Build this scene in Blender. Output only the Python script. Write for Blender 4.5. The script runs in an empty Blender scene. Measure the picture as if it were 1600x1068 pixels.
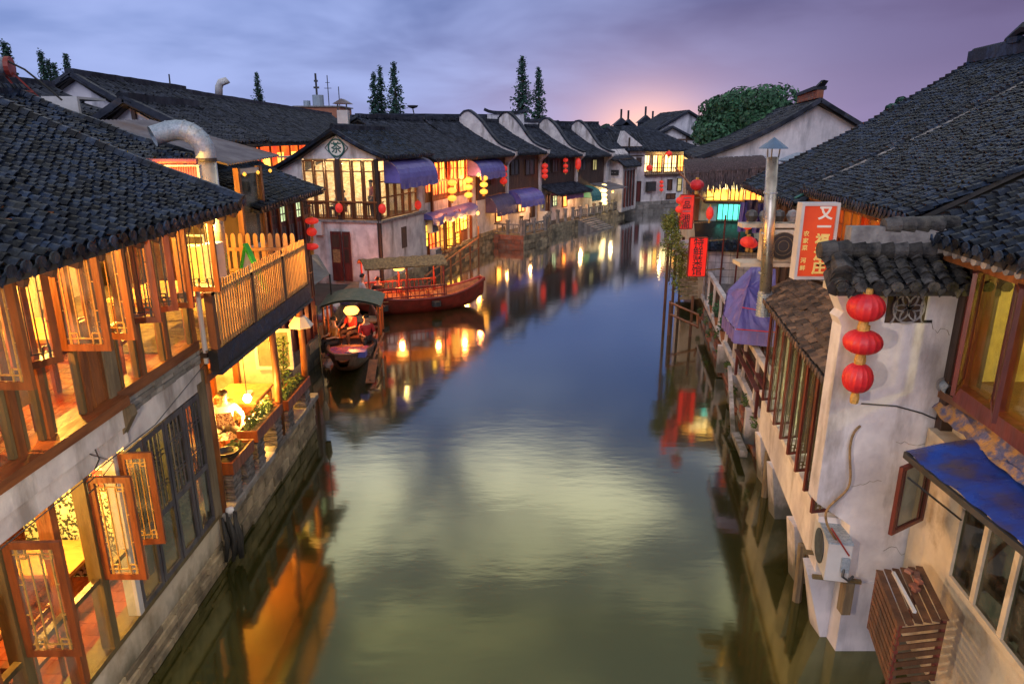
import bpy, math, random
import numpy as np
from mathutils import Vector, Matrix, noise
RN = random.Random(11)
C = bpy.context.scene.collection
sc = bpy.context.scene
V = Vector
# ---------------------------------------------------------------- camera
CH, FL = 7.0, 1080.0                       # lens height above the canal, focal length in px of a 1600 px wide frame
PITCH = math.atan(319 / 1080)
cam = bpy.data.objects.new('camera', bpy.data.cameras.new('camera')); C.objects.link(cam)
cam.location = (0, 0, CH); cam.rotation_euler = (math.pi/2 - PITCH, 0, 0)
cam.data.sensor_width = 36; cam.data.lens = 36 * FL / 1600
cam.data.clip_start = 0.1; cam.data.clip_end = 3000
sc.camera = cam
sc.view_settings.view_transform = 'Standard'; sc.view_settings.look = 'None'
sc.view_settings.gamma = 1; sc.view_settings.exposure = 0.5; sc.view_settings.use_curve_mapping = False
try: sc.cycles.max_bounces = 7; sc.cycles.transparent_max_bounces = 16; sc.cycles.sample_clamp_indirect = 3; sc.cycles.use_denoising = True; sc.cycles.caustics_reflective = False; sc.cycles.caustics_refractive = False
except Exception: pass
# ---------------------------------------------------------------- world: dusk sky with soft cloud
world = bpy.data.worlds.new('World'); sc.world = world; world.use_nodes = True
SUN_EL, SUN_AZ = math.radians(-4.0), math.radians(10)
def build_world():
    nt = world.node_tree; N = nt.nodes; L = nt.links; N.clear()
    out = N.new('ShaderNodeOutputWorld')
    tc = N.new('ShaderNodeTexCoord')
    def math_(op, a, b=None, c=None):
        n = N.new('ShaderNodeMath'); n.operation = op
        for i, x in enumerate((a, b, c)):
            if x is None: continue
            if isinstance(x, (int, float)): n.inputs[i].default_value = x
            else: L.new(x, n.inputs[i])
        return n.outputs[0]
    def mix(f, a, b, mode='MIX'):
        n = N.new('ShaderNodeMix'); n.data_type = 'RGBA'; n.blend_type = mode
        if isinstance(f, (int, float)): n.inputs[0].default_value = f
        else: L.new(f, n.inputs[0])
        for k, x in ((6, a), (7, b)):
            if isinstance(x, tuple): n.inputs[k].default_value = (*x, 1)
            else: L.new(x, n.inputs[k])
        return n.outputs[2]
    def ss(x, a, b):
        n = N.new('ShaderNodeMapRange'); n.interpolation_type = 'SMOOTHSTEP'
        L.new(x, n.inputs[0]); n.inputs[1].default_value = a; n.inputs[2].default_value = b
        return n.outputs[0]
    sp = N.new('ShaderNodeSeparateXYZ'); L.new(tc.outputs['Generated'], sp.inputs[0])
    x, y, z = sp.outputs
    az = math_('ARCTAN2', x, y)
    zc = math_('MAXIMUM', z, 0.0)
    # cloud noise on a plane above the place, so clouds shrink towards the horizon
    den = math_('ADD', zc, 0.22)
    cx = math_('DIVIDE', x, den); cy = math_('DIVIDE', y, den)
    cb = N.new('ShaderNodeCombineXYZ'); L.new(cx, cb.inputs[0]); L.new(cy, cb.inputs[1])
    n1 = N.new('ShaderNodeTexNoise'); L.new(cb.outputs[0], n1.inputs['Vector']); n1.inputs['Scale'].default_value = 1.15; n1.inputs['Detail'].default_value = 4.5; n1.inputs['Roughness'].default_value = 0.52; n1.inputs['Distortion'].default_value = 0.25
    cl = ss(n1.outputs[0], 0.34, 0.68)
    n2 = N.new('ShaderNodeTexNoise'); L.new(cb.outputs[0], n2.inputs['Vector']); n2.inputs['Scale'].default_value = 2.3; n2.inputs['Detail'].default_value = 4; n2.inputs['Roughness'].default_value = 0.5; n2.inputs['Distortion'].default_value = 0.3
    mxn = N.new('ShaderNodeMix'); L.new(ss(zc, 0.28, 0.40), mxn.inputs[0]); L.new(cl, mxn.inputs[2]); L.new(ss(n2.outputs[0], 0.42, 0.60), mxn.inputs[3]); cl = mxn.outputs[0]
    base = mix(ss(az, -0.5, 0.62), (0.12, 0.19, 0.45), (0.085, 0.062, 0.15))
    base = mix(ss(zc, 0.0, 0.2), mix(ss(az, -0.7, 0.6), (0.28, 0.36, 0.66), (0.22, 0.18, 0.35)), base)
    cloudc = mix(ss(az, -0.3, 0.6), (0.34, 0.42, 0.76), (0.16, 0.13, 0.27))
    base = mix(ss(zc, 0.15, 0.24), base, (0.075, 0.125, 0.32))
    cloudc = mix(ss(zc, 0.15, 0.25), cloudc, (0.22, 0.28, 0.48))
    cloudc = mix(ss(zc, 0.37, 0.47), cloudc, (1.9, 1.8, 1.45))
    cloudc = mix(ss(zc, 0.56, 0.66), cloudc, (0.50, 0.50, 0.48))
    base = mix(ss(zc, 0.37, 0.5), base, (0.22, 0.25, 0.33))
    col = mix(math_('MULTIPLY', cl, 0.85), base, cloudc)
    # afterglow where the sun went down
    da = math_('DIVIDE', math_('SUBTRACT', az, 0.185), 0.20); dz = math_('DIVIDE', math_('SUBTRACT', z, 0.0), 0.10)
    g = math_('EXPONENT', math_('MULTIPLY', math_('ADD', math_('MULTIPLY', da, da), math_('MULTIPLY', dz, dz)), -1.0))
    col = mix(math_('MULTIPLY', g, 0.42), col, (0.70, 0.47, 0.60))
    da2 = math_('DIVIDE', math_('SUBTRACT', az, 0.185), 0.070); dz2 = math_('DIVIDE', math_('SUBTRACT', z, 0.0), 0.048)
    g2 = math_('EXPONENT', math_('MULTIPLY', math_('ADD', math_('MULTIPLY', da2, da2), math_('MULTIPLY', dz2, dz2)), -1.0))
    col = mix(math_('MULTIPLY', g2, 0.9), col, (1.25, 0.66, 0.48))
    sky = N.new('ShaderNodeTexSky'); sky.sky_type = 'NISHITA'; sky.sun_disc = False
    sky.sun_elevation = SUN_EL; sky.sun_rotation = SUN_AZ
    b1 = N.new('ShaderNodeBackground'); L.new(sky.outputs[0], b1.inputs[0]); b1.inputs[1].default_value = 0.05
    b2 = N.new('ShaderNodeBackground'); L.new(col, b2.inputs[0]); b2.inputs[1].default_value = 0.85
    ad = N.new('ShaderNodeAddShader'); L.new(b1.outputs[0], ad.inputs[0]); L.new(b2.outputs[0], ad.inputs[1])
    L.new(ad.outputs[0], out.inputs[0])
build_world()
# soft light of the brighter cloud behind the camera (angle wide: no hard shade)
sl = bpy.data.lights.new('sun', 'SUN'); sl.energy = 0.72; sl.angle = math.radians(35); sl.color = (0.86, 0.84, 1.0)
so = bpy.data.objects.new('sun', sl); C.objects.link(so); so.rotation_euler = (math.radians(56), math.radians(-6), math.radians(-8))

# ---------------------------------------------------------------- pixel -> world, mesh builder, things
def ray(u, v):
    x = (u - 800) / FL; y = (534 - v) / FL; c, s = math.cos(PITCH), math.sin(PITCH)
    return V((x, c + y*s, -s + y*c))
def P(u, v, X=None, Y=None, Z=None):
    d = ray(u, v)
    t = X/d.x if X is not None else Y/d.y if Y is not None else (Z-CH)/d.z
    return V((0, 0, CH)) + d*t
W = {}          # world matrix of each top-level root
def root_of(o):
    while o.parent: o = o.parent
    return o
def tag(o, label, cat, group=None, kind=None):
    if label: o['label'] = label
    if cat: o['category'] = cat
    if group: o['group'] = group
    if kind: o['kind'] = kind
    return o
def T(name, label, cat, loc, rz=0, group=None):
    o = bpy.data.objects.new(name, None); C.objects.link(o); o.location = loc; o.rotation_euler = (0, 0, rz)
    o.empty_display_size = 0.2
    W[o] = Matrix.Translation(V(loc)) @ Matrix.Rotation(rz, 4, 'Z')
    return tag(o, label, cat, group)
class MB:
    def __init__(s): s.v = []; s.f = []
    def add(s, vs, fs):
        n = len(s.v); s.v += [V(p) for p in vs]; s.f += [[i+n for i in f] for f in fs]; return s
    def box(s, c, d, rz=0, M=None):
        x, y, z = d[0]/2, d[1]/2, d[2]/2
        vs = [V((a*x, b*y, e*z)) for a in (-1, 1) for b in (-1, 1) for e in (-1, 1)]
        m = M if M is not None else Matrix.Rotation(rz, 3, 'Z')
        return s.add([m @ p + V(c) for p in vs], [(0,1,3,2),(4,6,7,5),(0,4,5,1),(2,3,7,6),(0,2,6,4),(1,5,7,3)])
    def b(s, x0, x1, y0, y1, z0, z1): return s.box(((x0+x1)/2, (y0+y1)/2, (z0+z1)/2), (abs(x1-x0), abs(y1-y0), abs(z1-z0)))
    def beam(s, p, q, w, h, up=(0, 0, 1)):
        p, q = V(p), V(q); d = (q-p).normalized(); up = V(up)
        if abs(d.dot(up)) > .98: up = V((0, 1, 0))
        a = d.cross(up).normalized(); u = a.cross(d)
        m = Matrix((a, d, u)).transposed()
        return s.box((p+q)/2, (w, (q-p).length, h), M=m)
    def tube(s, path, r, seg=8, cap=True):
        path = [V(p) for p in path]; n = len(s.v); k = len(path)
        rs = r if isinstance(r, (list, tuple)) else [r]*k
        ref = None
        for i, p in enumerate(path):
            d = (path[min(i+1, k-1)] - path[max(i-1, 0)]).normalized()
            if ref is None:
                ref = d.cross(V((0, 0, 1))) if abs(d.z) < .95 else d.cross(V((0, 1, 0)))
            ref = (ref - d*ref.dot(d)).normalized(); o = d.cross(ref)
            for j in range(seg):
                a = 2*math.pi*j/seg; s.v.append(p + (ref*math.cos(a) + o*math.sin(a))*rs[i])
        for i in range(k-1):
            for j in range(seg):
                j2 = (j+1) % seg
                s.f.append([n+i*seg+j, n+i*seg+j2, n+(i+1)*seg+j2, n+(i+1)*seg+j])
        if cap: s.f.append([n+j for j in range(seg)][::-1]); s.f.append([n+(k-1)*seg+j for j in range(seg)])
        return s
    def prism(s, poly, vec):
        poly = [V(p) for p in poly]; k = len(poly); vec = V(vec)
        return s.add(poly + [p+vec for p in poly], [list(range(k))[::-1], list(range(k, 2*k))] + [[i, (i+1) % k, k+(i+1) % k, k+i] for i in range(k)])
    def slab(s, a, b, c, d, th):
        a, b, c, d = map(V, (a, b, c, d)); n = (b-a).cross(d-a).normalized()*th
        return s.prism([a, b, c, d], n)
    def lathe(s, c, prof, seg=16, fr=None, sx=1, sy=1):
        c = V(c); n = len(s.v); k = len(prof)
        for r, z in prof:
            for j in range(seg):
                a = 2*math.pi*j/seg; q = r*(fr(j) if fr else 1)
                s.v.append(c + V((q*math.cos(a)*sx, q*math.sin(a)*sy, z)))
        for i in range(k-1):
            for j in range(seg): s.f.append([n+i*seg+j, n+i*seg+(j+1) % seg, n+(i+1)*seg+(j+1) % seg, n+(i+1)*seg+j])
        if prof[0][0] > 0.001: s.f.append([n+j for j in range(seg)][::-1])
        if prof[-1][0] > 0.001: s.f.append([n+(k-1)*seg+j for j in range(seg)])
        return s
    def grid(s, fn, nu, nv):
        n = len(s.v)
        for i in range(nu+1):
            for j in range(nv+1): s.v.append(V(fn(i/nu, j/nv)))
        for i in range(nu):
            for j in range(nv):
                a = n+i*(nv+1)+j; s.f.append([a, a+nv+1, a+nv+2, a+1])
        return s
    def mesh(s, name, mat, M=None, smooth=False):
        me = bpy.data.meshes.new(name)
        vs = s.v if M is None else [M @ p for p in s.v]
        me.from_pydata([tuple(p) for p in vs], [], s.f); me.validate()
        if mat: me.materials.append(mat)
        if smooth: me.polygons.foreach_set('use_smooth', [True]*len(me.polygons))
        me.update(); return me
    def build(s, name, mat, parent, smooth=False, label=None, kind=None):
        M = W[root_of(parent)].inverted()
        o = bpy.data.objects.new(name, s.mesh(name, mat, M, smooth)); C.objects.link(o); o.parent = parent
        if label: o['label'] = label
        if kind: o['kind'] = kind
        return o
    def thing(s, name, mat, label, cat, group=None, kind=None, smooth=False):
        xs = [p.x for p in s.v]; ys = [p.y for p in s.v]; zs = [p.z for p in s.v]
        c = V(((min(xs)+max(xs))/2, (min(ys)+max(ys))/2, min(zs)))
        o = bpy.data.objects.new(name, s.mesh(name, mat, Matrix.Translation(-c), smooth)); C.objects.link(o); o.location = c
        W[o] = Matrix.Translation(c)
        return tag(o, label, cat, group, kind)
def piece(name, mesh, M, parent):
    o = bpy.data.objects.new(name, mesh); C.objects.link(o); o.parent = parent
    o.matrix_basis = W[root_of(parent)].inverted() @ M
    return o
UB = MB().box((0, 0, 0), (1, 1, 1))
_ub = {}
def unit_box(mat, bev=0.04):       # shared slightly chamfered block for bricks, stones, planks, pickets
    if mat.name in _ub: return _ub[mat.name]
    m = MB(); r = random.Random(5)
    e = 0.5-bev
    vs = []
    for z in (-.5, .5):
        for (x, y) in ((-e, -e), (e, -e), (e, e), (-e, e)): vs.append((x, y, z))
    vs2 = []
    for z in (-e, e):
        for (x, y) in ((-.5, -.5), (.5, -.5), (.5, .5), (-.5, .5)): vs2.append((x, y, z))
    m.add(vs[:4]+vs2[:4]+vs2[4:]+vs[4:], [(3,2,1,0),(12,13,14,15)]+[[a+i, a+(i+1) % 4, a+4+(i+1) % 4, a+4+i] for a in (0, 4, 8) for i in range(4)])
    me = m.mesh('block', mat); _ub[mat.name] = me; return me
def block(name, mat, parent, c, d, rz=0, M3=None):
    M = Matrix.Translation(V(c)) @ (M3.to_4x4() if M3 is not None else Matrix.Rotation(rz, 4, 'Z')) @ Matrix.Diagonal((*d, 1))
    return piece(name, unit_box(mat), M, parent)
def bar(name, mat, parent, p, q, w, h, up=(0, 0, 1)):
    p, q = V(p), V(q); d = (q-p).normalized(); up = V(up)
    if abs(d.dot(up)) > .98: up = V((0, 1, 0))
    a = d.cross(up).normalized(); u = a.cross(d)
    return block(name, mat, parent, (p+q)/2, (w, (q-p).length, h), M3=Matrix((a, d, u)).transposed())
class Fac:
    """vertical plane through ground points A, B; s along, d outwards (to the right of A->B), z up"""
    def __init__(s, A, B, out=1):
        s.A = V((A[0], A[1], 0)); s.B = V((B[0], B[1], 0)); s.e = (s.B-s.A).normalized(); s.len = (s.B-s.A).length
        s.n = V((s.e.y, -s.e.x, 0))*out; s.rz = math.atan2(s.e.y, s.e.x)
    def pt(s, a, d, z): return s.A + s.e*a + s.n*d + V((0, 0, z))
    def px(s, u, v):
        r = ray(u, v); o = V((0, 0, CH)); t = (s.A-o).dot(s.n) / r.dot(s.n); p = o + r*t
        return (p-s.A).dot(s.e), p.z
    def bx(s, m, s0, s1, d0, d1, z0, z1):
        return m.box(s.pt((s0+s1)/2, (d0+d1)/2, (z0+z1)/2), (abs(s1-s0), abs(d1-d0), abs(z1-z0)), s.rz)
    def blk(s, name, mat, parent, s0, s1, d0, d1, z0, z1):
        return block(name, mat, parent, s.pt((s0+s1)/2, (d0+d1)/2, (z0+z1)/2), (abs(s1-s0), abs(d1-d0), abs(z1-z0)), s.rz)
def lamp(loc, power, color=(1, .52, .16), r=.08, name='lamp_light'):
    l = bpy.data.lights.new(name, 'POINT'); l.energy = power; l.color = color; l.shadow_soft_size = r
    o = bpy.data.objects.new(name, l); C.objects.link(o); o.location = loc; return o

# ---------------------------------------------------------------- materials
MT = {}
def mat(name, c1, c2=None, scale=3, rough=.65, bump=.25, bscale=30, metal=0, st=(1, 1, 1), var=0, stain=None, stain_amt=.5, stain_scale=.8, det=4, spec=.5, stst=(1, 1, 1), lo=.35, hi=.65, tide=0):
    m = bpy.data.materials.new(name); m.use_nodes = True; nt = m.node_tree; N = nt.nodes; L = nt.links
    bs = N['Principled BSDF']; bs.inputs['Roughness'].default_value = rough; bs.inputs['Metallic'].default_value = metal
    bs.inputs['Specular IOR Level'].default_value = spec
    g = N.new('ShaderNodeNewGeometry')
    def nz(sc_, st_, d=det):
        mp = N.new('ShaderNodeMapping'); L.new(g.outputs['Position'], mp.inputs[0]); mp.inputs['Scale'].default_value = st_
        n = N.new('ShaderNodeTexNoise'); L.new(mp.outputs[0], n.inputs['Vector']); n.inputs['Scale'].default_value = sc_; n.inputs['Detail'].default_value = d; n.inputs['Roughness'].default_value = .6
        return n.outputs[0]
    def rng(x, a, b, c=0., d=1.):
        r = N.new('ShaderNodeMapRange'); L.new(x, r.inputs[0])
        for i, k in enumerate((a, b, c, d)): r.inputs[i+1].default_value = k
        return r.outputs[0]
    def mix(f, a, b, mode='MIX'):
        n = N.new('ShaderNodeMix'); n.data_type = 'RGBA'; n.blend_type = mode
        if isinstance(f, float): n.inputs[0].default_value = f
        else: L.new(f, n.inputs[0])
        for k, x in ((6, a), (7, b)):
            if isinstance(x, tuple): n.inputs[k].default_value = (*x[:3], 1)
            else: L.new(x, n.inputs[k])
        return n.outputs[2]
    c2 = c2 or tuple(x*.7 for x in c1)
    col = mix(rng(nz(scale, st), lo, hi), c1, c2)
    if stain: col = mix(rng(nz(stain_scale, stst, 6), .5, .5+.25/max(stain_amt, .05)*.5, 0, .9), col, stain)
    if tide:
        sz_ = N.new('ShaderNodeSeparateXYZ'); L.new(g.outputs['Position'], sz_.inputs[0])
        ad2 = N.new('ShaderNodeMath'); ad2.operation = 'MULTIPLY_ADD'; L.new(nz(2.2, (1, 1, .6), 6), ad2.inputs[0]); ad2.inputs[1].default_value = 1.6; L.new(sz_.outputs[2], ad2.inputs[2])
        col = mix(rng(ad2.outputs[0], tide+.55, tide+1.15, .85, 0.), col, (.055, .06, .035))
    if var:
        oi = N.new('ShaderNodeObjectInfo'); ad = N.new('ShaderNodeMath'); L.new(oi.outputs['Random'], ad.inputs[0]); L.new(g.outputs['Random Per Island'], ad.inputs[1])
        fr = N.new('ShaderNodeMath'); fr.operation = 'FRACT'; L.new(ad.outputs[0], fr.inputs[0])
        k = rng(fr.outputs[0], 0, 1, 1-var, 1+var)
        hs = N.new('ShaderNodeHueSaturation'); L.new(k, hs.inputs['Value']); L.new(col, hs.inputs['Color']); col = hs.outputs[0]
    L.new(col, bs.inputs['Base Color'])
    rr = rng(nz(scale*2.3, st), .3, .7, max(rough-.12, .02), min(rough+.12, 1)); L.new(rr, bs.inputs['Roughness'])
    if bump:
        bp = N.new('ShaderNodeBump'); bp.inputs['Strength'].default_value = bump; bp.inputs['Distance'].default_value = .02
        L.new(nz(bscale, st), bp.inputs['Height']); L.new(bp.outputs[0], bs.inputs['Normal'])
    MT[name] = m; return m
def glow(name, col, st, c2=None, scale=2, lo=.4, hi=.6, stt=(1, 1, 1), base=(.6, .4, .2)):
    m = bpy.data.materials.new(name); m.use_nodes = True; nt = m.node_tree; N = nt.nodes; L = nt.links
    bs = N['Principled BSDF']; bs.inputs['Base Color'].default_value = (*base, 1); bs.inputs['Roughness'].default_value = .5
    bs.inputs['Emission Strength'].default_value = st
    g = N.new('ShaderNodeNewGeometry'); mp = N.new('ShaderNodeMapping'); L.new(g.outputs['Position'], mp.inputs[0]); mp.inputs['Scale'].default_value = stt
    n = N.new('ShaderNodeTexNoise'); L.new(mp.outputs[0], n.inputs['Vector']); n.inputs['Scale'].default_value = scale; n.inputs['Detail'].default_value = 3
    r = N.new('ShaderNodeValToRGB'); L.new(n.outputs[0], r.inputs[0]); r.color_ramp.elements[0].position = lo; r.color_ramp.elements[1].position = hi
    r.color_ramp.elements[0].color = (*(c2 or col), 1); r.color_ramp.elements[1].color = (*col, 1)
    L.new(r.outputs[0], bs.inputs['Emission Color']); MT[name] = m; return m
def glassy(name, tint=(.95, .97, .95), refl=1.0):
    m = bpy.data.materials.new(name); m.use_nodes = True; nt = m.node_tree; N = nt.nodes; L = nt.links; N.clear()
    o = N.new('ShaderNodeOutputMaterial'); t = N.new('ShaderNodeBsdfTransparent'); t.inputs[0].default_value = (*tint, 1)
    g = N.new('ShaderNodeBsdfGlossy'); g.inputs['Roughness'].default_value = .03; g.inputs[0].default_value = (refl, refl, refl, 1)
    lw_ = N.new('ShaderNodeLayerWeight'); lw_.inputs[0].default_value = .5; pw = N.new('ShaderNodeMath'); pw.operation = 'POWER'; L.new(lw_.outputs['Facing'], pw.inputs[0]); pw.inputs[1].default_value = 5
    f = N.new('ShaderNodeMath'); f.operation = 'MULTIPLY_ADD'; L.new(pw.outputs[0], f.inputs[0]); f.inputs[1].default_value = .7; f.inputs[2].default_value = .035; x = N.new('ShaderNodeMixShader')
    L.new(f.outputs[0], x.inputs[0]); L.new(t.outputs[0], x.inputs[1]); L.new(g.outputs[0], x.inputs[2])
    ge = N.new('ShaderNodeNewGeometry'); dn = N.new('ShaderNodeTexNoise'); L.new(ge.outputs['Position'], dn.inputs['Vector']); dn.inputs['Scale'].default_value = 3.5; dn.inputs['Detail'].default_value = 6
    dr = N.new('ShaderNodeMapRange'); L.new(dn.outputs[0], dr.inputs[0]); dr.inputs[1].default_value = .4; dr.inputs[2].default_value = .75; dr.inputs[3].default_value = .02; dr.inputs[4].default_value = .22
    df = N.new('ShaderNodeBsdfDiffuse'); df.inputs[0].default_value = (.5, .47, .4, 1); y = N.new('ShaderNodeMixShader'); L.new(dr.outputs[0], y.inputs[0]); L.new(x.outputs[0], y.inputs[1]); L.new(df.outputs[0], y.inputs[2])
    L.new(y.outputs[0], o.inputs[0]); MT[name] = m; return m
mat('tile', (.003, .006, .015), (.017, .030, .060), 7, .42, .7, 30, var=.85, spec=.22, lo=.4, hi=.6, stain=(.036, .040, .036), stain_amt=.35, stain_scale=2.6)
mat('tile_gray', (.012, .013, .016), (.075, .072, .074), 6, .6, .9, 30, var=.5, spec=.2, stain=(.13, .12, .10), stain_amt=.4, stain_scale=4)
mat('tile_warm', (.05, .035, .03), (.17, .11, .07), 5, .55, .4, 40, var=.6)
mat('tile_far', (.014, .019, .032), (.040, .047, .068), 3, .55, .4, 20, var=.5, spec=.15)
mat('deck', (.03, .03, .035), (.05, .045, .04), 3, .8)
mat('mortar', (.32, .31, .31), (.16, .15, .16), 6, .9, .6, 25, var=.2)
mat('plaster', (.78, .75, .76), (.52, .49, .52), 1.6, .85, .5, 10, stain=(.27, .24, .23), stain_amt=.7, stain_scale=1.9, stst=(1, 1, .28), tide=.55)
mat('plaster_old', (.70, .69, .74), (.50, .50, .56), 1.0, .9, .3, 12, stain=(.22, .23, .27), stain_amt=.75, stain_scale=1.4, stst=(1, 1, .25))
mat('plaster_warm', (.68, .60, .47), (.54, .46, .34), 1.5, .85, .3, 16, stain=(.30, .22, .13), stain_amt=.6, stain_scale=2.0, tide=.45)
mat('wood_red', (.27, .075, .022), (.13, .035, .013), 9, .42, .3, 30, st=(1, 1, .18), var=.15)
mat('wood_orange', (.30, .105, .03), (.15, .05, .016), 8, .5, .3, 30, st=(1, 1, .2), var=.12)
mat('wood_h', (.27, .095, .03), (.14, .045, .016), 8, .5, .3, 30, st=(1, .15, 1), var=.15)
mat('wood_olive', (.17, .12, .05), (.10, .07, .03), 8, .5, .3, 30, st=(1, 1, .2), var=.1)
mat('wood_gray', (.24, .19, .12), (.12, .09, .055), 9, .75, .6, 25, st=(1, 1, .15), var=.15)
mat('wood_dark', (.065, .035, .025), (.035, .02, .015), 7, .55, .3, 25, st=(1, 1, .2), var=.25)
mat('wood_brown', (.15, .065, .03), (.08, .035, .018), 7, .55, .3, 25, st=(1, 1, .2), var=.25)
mat('wood_maroon', (.15, .028, .022), (.07, .015, .014), 7, .45, .25, 25, st=(1, 1, .2), var=.2)
mat('wood_slate', (.10, .095, .11), (.05, .045, .055), 7, .5, .3, 25, st=(1, 1, .2), var=.15)
mat('picket', (.58, .33, .13), (.42, .20, .07), 8, .55, .3, 30, st=(1, 1, .2), var=.2)
mat('black_beam', (.012, .012, .014), (.03, .025, .022), 3, .35, .15, 20)
mat('floor_red', (.30, .075, .035), (.18, .04, .02), 6, .3, .15, 20, st=(1, .2, 1), var=.25)
mat('table_top', (.55, .27, .08), (.38, .16, .05), 7, .35, .15, 20, st=(.3, 1, 1), var=.1)
mat('stone', (.46, .37, .23), (.20, .16, .11), 2.5, .85, .9, 14, var=.4, stain=(.09, .08, .05), stain_amt=.5, stain_scale=2.2, tide=-.25)
mat('stone_gray', (.30, .285, .27), (.17, .16, .15), 2.5, .85, .8, 16, var=.3, stain=(.09, .085, .06), stain_amt=.5, stain_scale=1.5)
mat('brick_gray', (.20, .185, .18), (.10, .09, .09), 8, .85, .7, 40, var=.45)
mat('brick_red', (.34, .12, .07), (.18, .07, .05), 5, .85, .7, 30, var=.35, stain=(.30, .27, .24), stain_amt=.4, stain_scale=2.5)
mat('joint', (.12, .11, .095), (.07, .065, .055), 6, .95, .5, 30)
mat('steel', (.60, .55, .48), (.36, .32, .28), 3, .33, .25, 8, metal=.75)
mat('galv', (.42, .50, .58), (.24, .30, .38), 26, .5, .2, 40, metal=.25)
mat('white_metal', (.62, .62, .63), (.50, .50, .51), 2, .45, .05, stain=(.3, .27, .24), stain_amt=.3)
mat('dark_metal', (.05, .05, .055), (.03, .03, .03), 3, .45, .1)
mat('red_metal', (.35, .04, .03), (.2, .03, .02), 3, .5, .2)
mat('sheet_gray', (.20, .19, .21), (.11, .10, .12), 2, .5, .2, 10, stain=(.14, .08, .05), stain_amt=.5)
mat('sheet_pink', (.52, .14, .13), (.36, .09, .09), 4, .5, .2, 20)
mat('tarp_purple', (.17, .15, .50), (.11, .09, .34), 2, .42, .5, 6)
mat('tarp_blue', (.08, .12, .45), (.13, .10, .36), 2, .4, .4, 6)
mat('cowl_blue', (.10, .18, .30), (.07, .12, .2), 2, .4, .1)
mat('tarp_dull', (.12, .09, .20), (.08, .06, .14), 3, .6, .4, 8)
mat('tarp_green', (.03, .20, .19), (.03, .13, .14), 3, .5, .3, 8)
mat('tarp_pink', (.30, .10, .28), (.2, .07, .2), 3, .5, .3, 8)
mat('blue_sheet', (.020, .075, .42), (.03, .03, .12), 2.2, .33, .25, 5, stain=(.11, .09, .10), stain_amt=.9, stain_scale=1.1)
mat('straw', (.12, .085, .09), (.04, .03, .035), 20, .9, .6, 60, st=(1, 1, .1), var=.3)
mat('lantern_red', (.74, .028, .03), (.50, .015, .03), 5, .45, .1)
mat('gold', (.62, .36, .09), (.4, .22, .05), 30, .5, .3, 60)
mat('cloth_cream', (.55, .52, .30), (.42, .40, .22), 4, .8, .4, 15)
mat('cloth_red', (.55, .03, .02), (.4, .02, .02), 4, .6, .2, 15)
mat('cloth_white', (.75, .75, .78), (.6, .6, .65), 6, .8, .3, 15)
mat('ceramic', (.82, .82, .82), (.75, .75, .78), 3, .15, 0)
mat('paper', (.78, .75, .70), (.7, .66, .6), 3, .8, .05)
mat('paper_red', (.62, .04, .03), (.55, .03, .03), 3, .7, .05)
mat('print_white', (.85, .83, .75), (.8, .78, .7), 3, .6, 0)
mat('print_dark', (.03, .03, .035), (.02, .02, .02), 3, .6, 0)
mat('print_yellow', (.95, .75, .25), (.9, .7, .2), 3, .6, 0)
mat('print_green', (.02, .13, .11), (.02, .09, .09), 3, .6, 0)
mat('wallpaper', (.55, .56, .45), (.02, .03, .035), 22, .7, .05, lo=.49, hi=.52, det=3)
mat('skin', (.62, .36, .24), (.55, .30, .20), 4, .55, .05)
mat('hair', (.012, .010, .010), (.02, .016, .014), 40, .45, .3)
mat('apron', (.55, .45, .40), (.14, .06, .07), 30, .8, .2, lo=.45, hi=.55)
mat('trouser', (.03, .022, .022), (.05, .035, .03), 8, .8, .3)
mat('shirt_red', (.50, .03, .03), (.4, .02, .02), 4, .7, .2)
mat('boat_red', (.30, .035, .025), (.16, .02, .015), 3, .4, .25, 12, stain=(.07, .03, .02), stain_amt=.5)
mat('boat_dark', (.17, .06, .035), (.07, .03, .02), 4, .5, .4, 14, var=.2)
mat('boat_deck', (.34, .17, .07), (.2, .09, .04), 6, .55, .3, 20, st=(1, .2, 1), var=.2)
mat('mat_roof', (.36, .23, .10), (.16, .10, .05), 12, .8, .6, 30, st=(1, .4, 1))
mat('mat_green', (.10, .13, .09), (.17, .17, .13), 5, .7, .5, 12)
mat('leaf', (.045, .10, .025), (.075, .13, .03), 3, .6, 0, var=.45)
mat('leaf_dark', (.020, .085, .045), (.035, .12, .05), 2, .65, 0, var=.5)
mat('leaf_conifer', (.020, .065, .055), (.03, .09, .06), 2, .7, 0, var=.5)
mat('bark', (.09, .06, .04), (.05, .035, .025), 10, .9, .6, 20, st=(1, 1, .2))
mat('green_print', (.02, .45, .04), (.02, .38, .03), 2, .5, .05)
mat('soil', (.05, .035, .025), (.03, .02, .015), 12, .95, .5, 40)
mat('ground', (.10, .10, .09), (.06, .06, .055), 1, .9, .4, 8)
mat('rubber', (.02, .02, .02), (.03, .03, .03), 3, .7, .2)
mat('pot', (.3, .13, .07), (.2, .09, .05), 3, .6, .1)
mat('teal_panel', (.05, .45, .40), (.04, .35, .33), 3, .3, 0)
mat('terracotta_far', (.42, .17, .10), (.33, .13, .08), 2, .8, .2)
glassy('glass'); glassy('glass_dim', (.55, .58, .52)); glassy('glass_green', (.85, .80, .42)); glassy('glass_dark', (.10, .24, .11))
glow('g_lamp', (1, .80, .42), 9)
glow('g_lampw', (1, .93, .78), 12)
glow('g_yel', (1, .52, .07), 2.4, (.95, .26, .03), 1.6)
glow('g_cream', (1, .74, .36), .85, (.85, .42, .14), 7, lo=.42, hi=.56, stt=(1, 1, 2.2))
glow('g_red', (1, .28, .03), 2.4, (.95, .06, .01), 1.5)
glow('g_redfar', (1, .16, .02), 1.3, (.8, .05, .02), .8)
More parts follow.
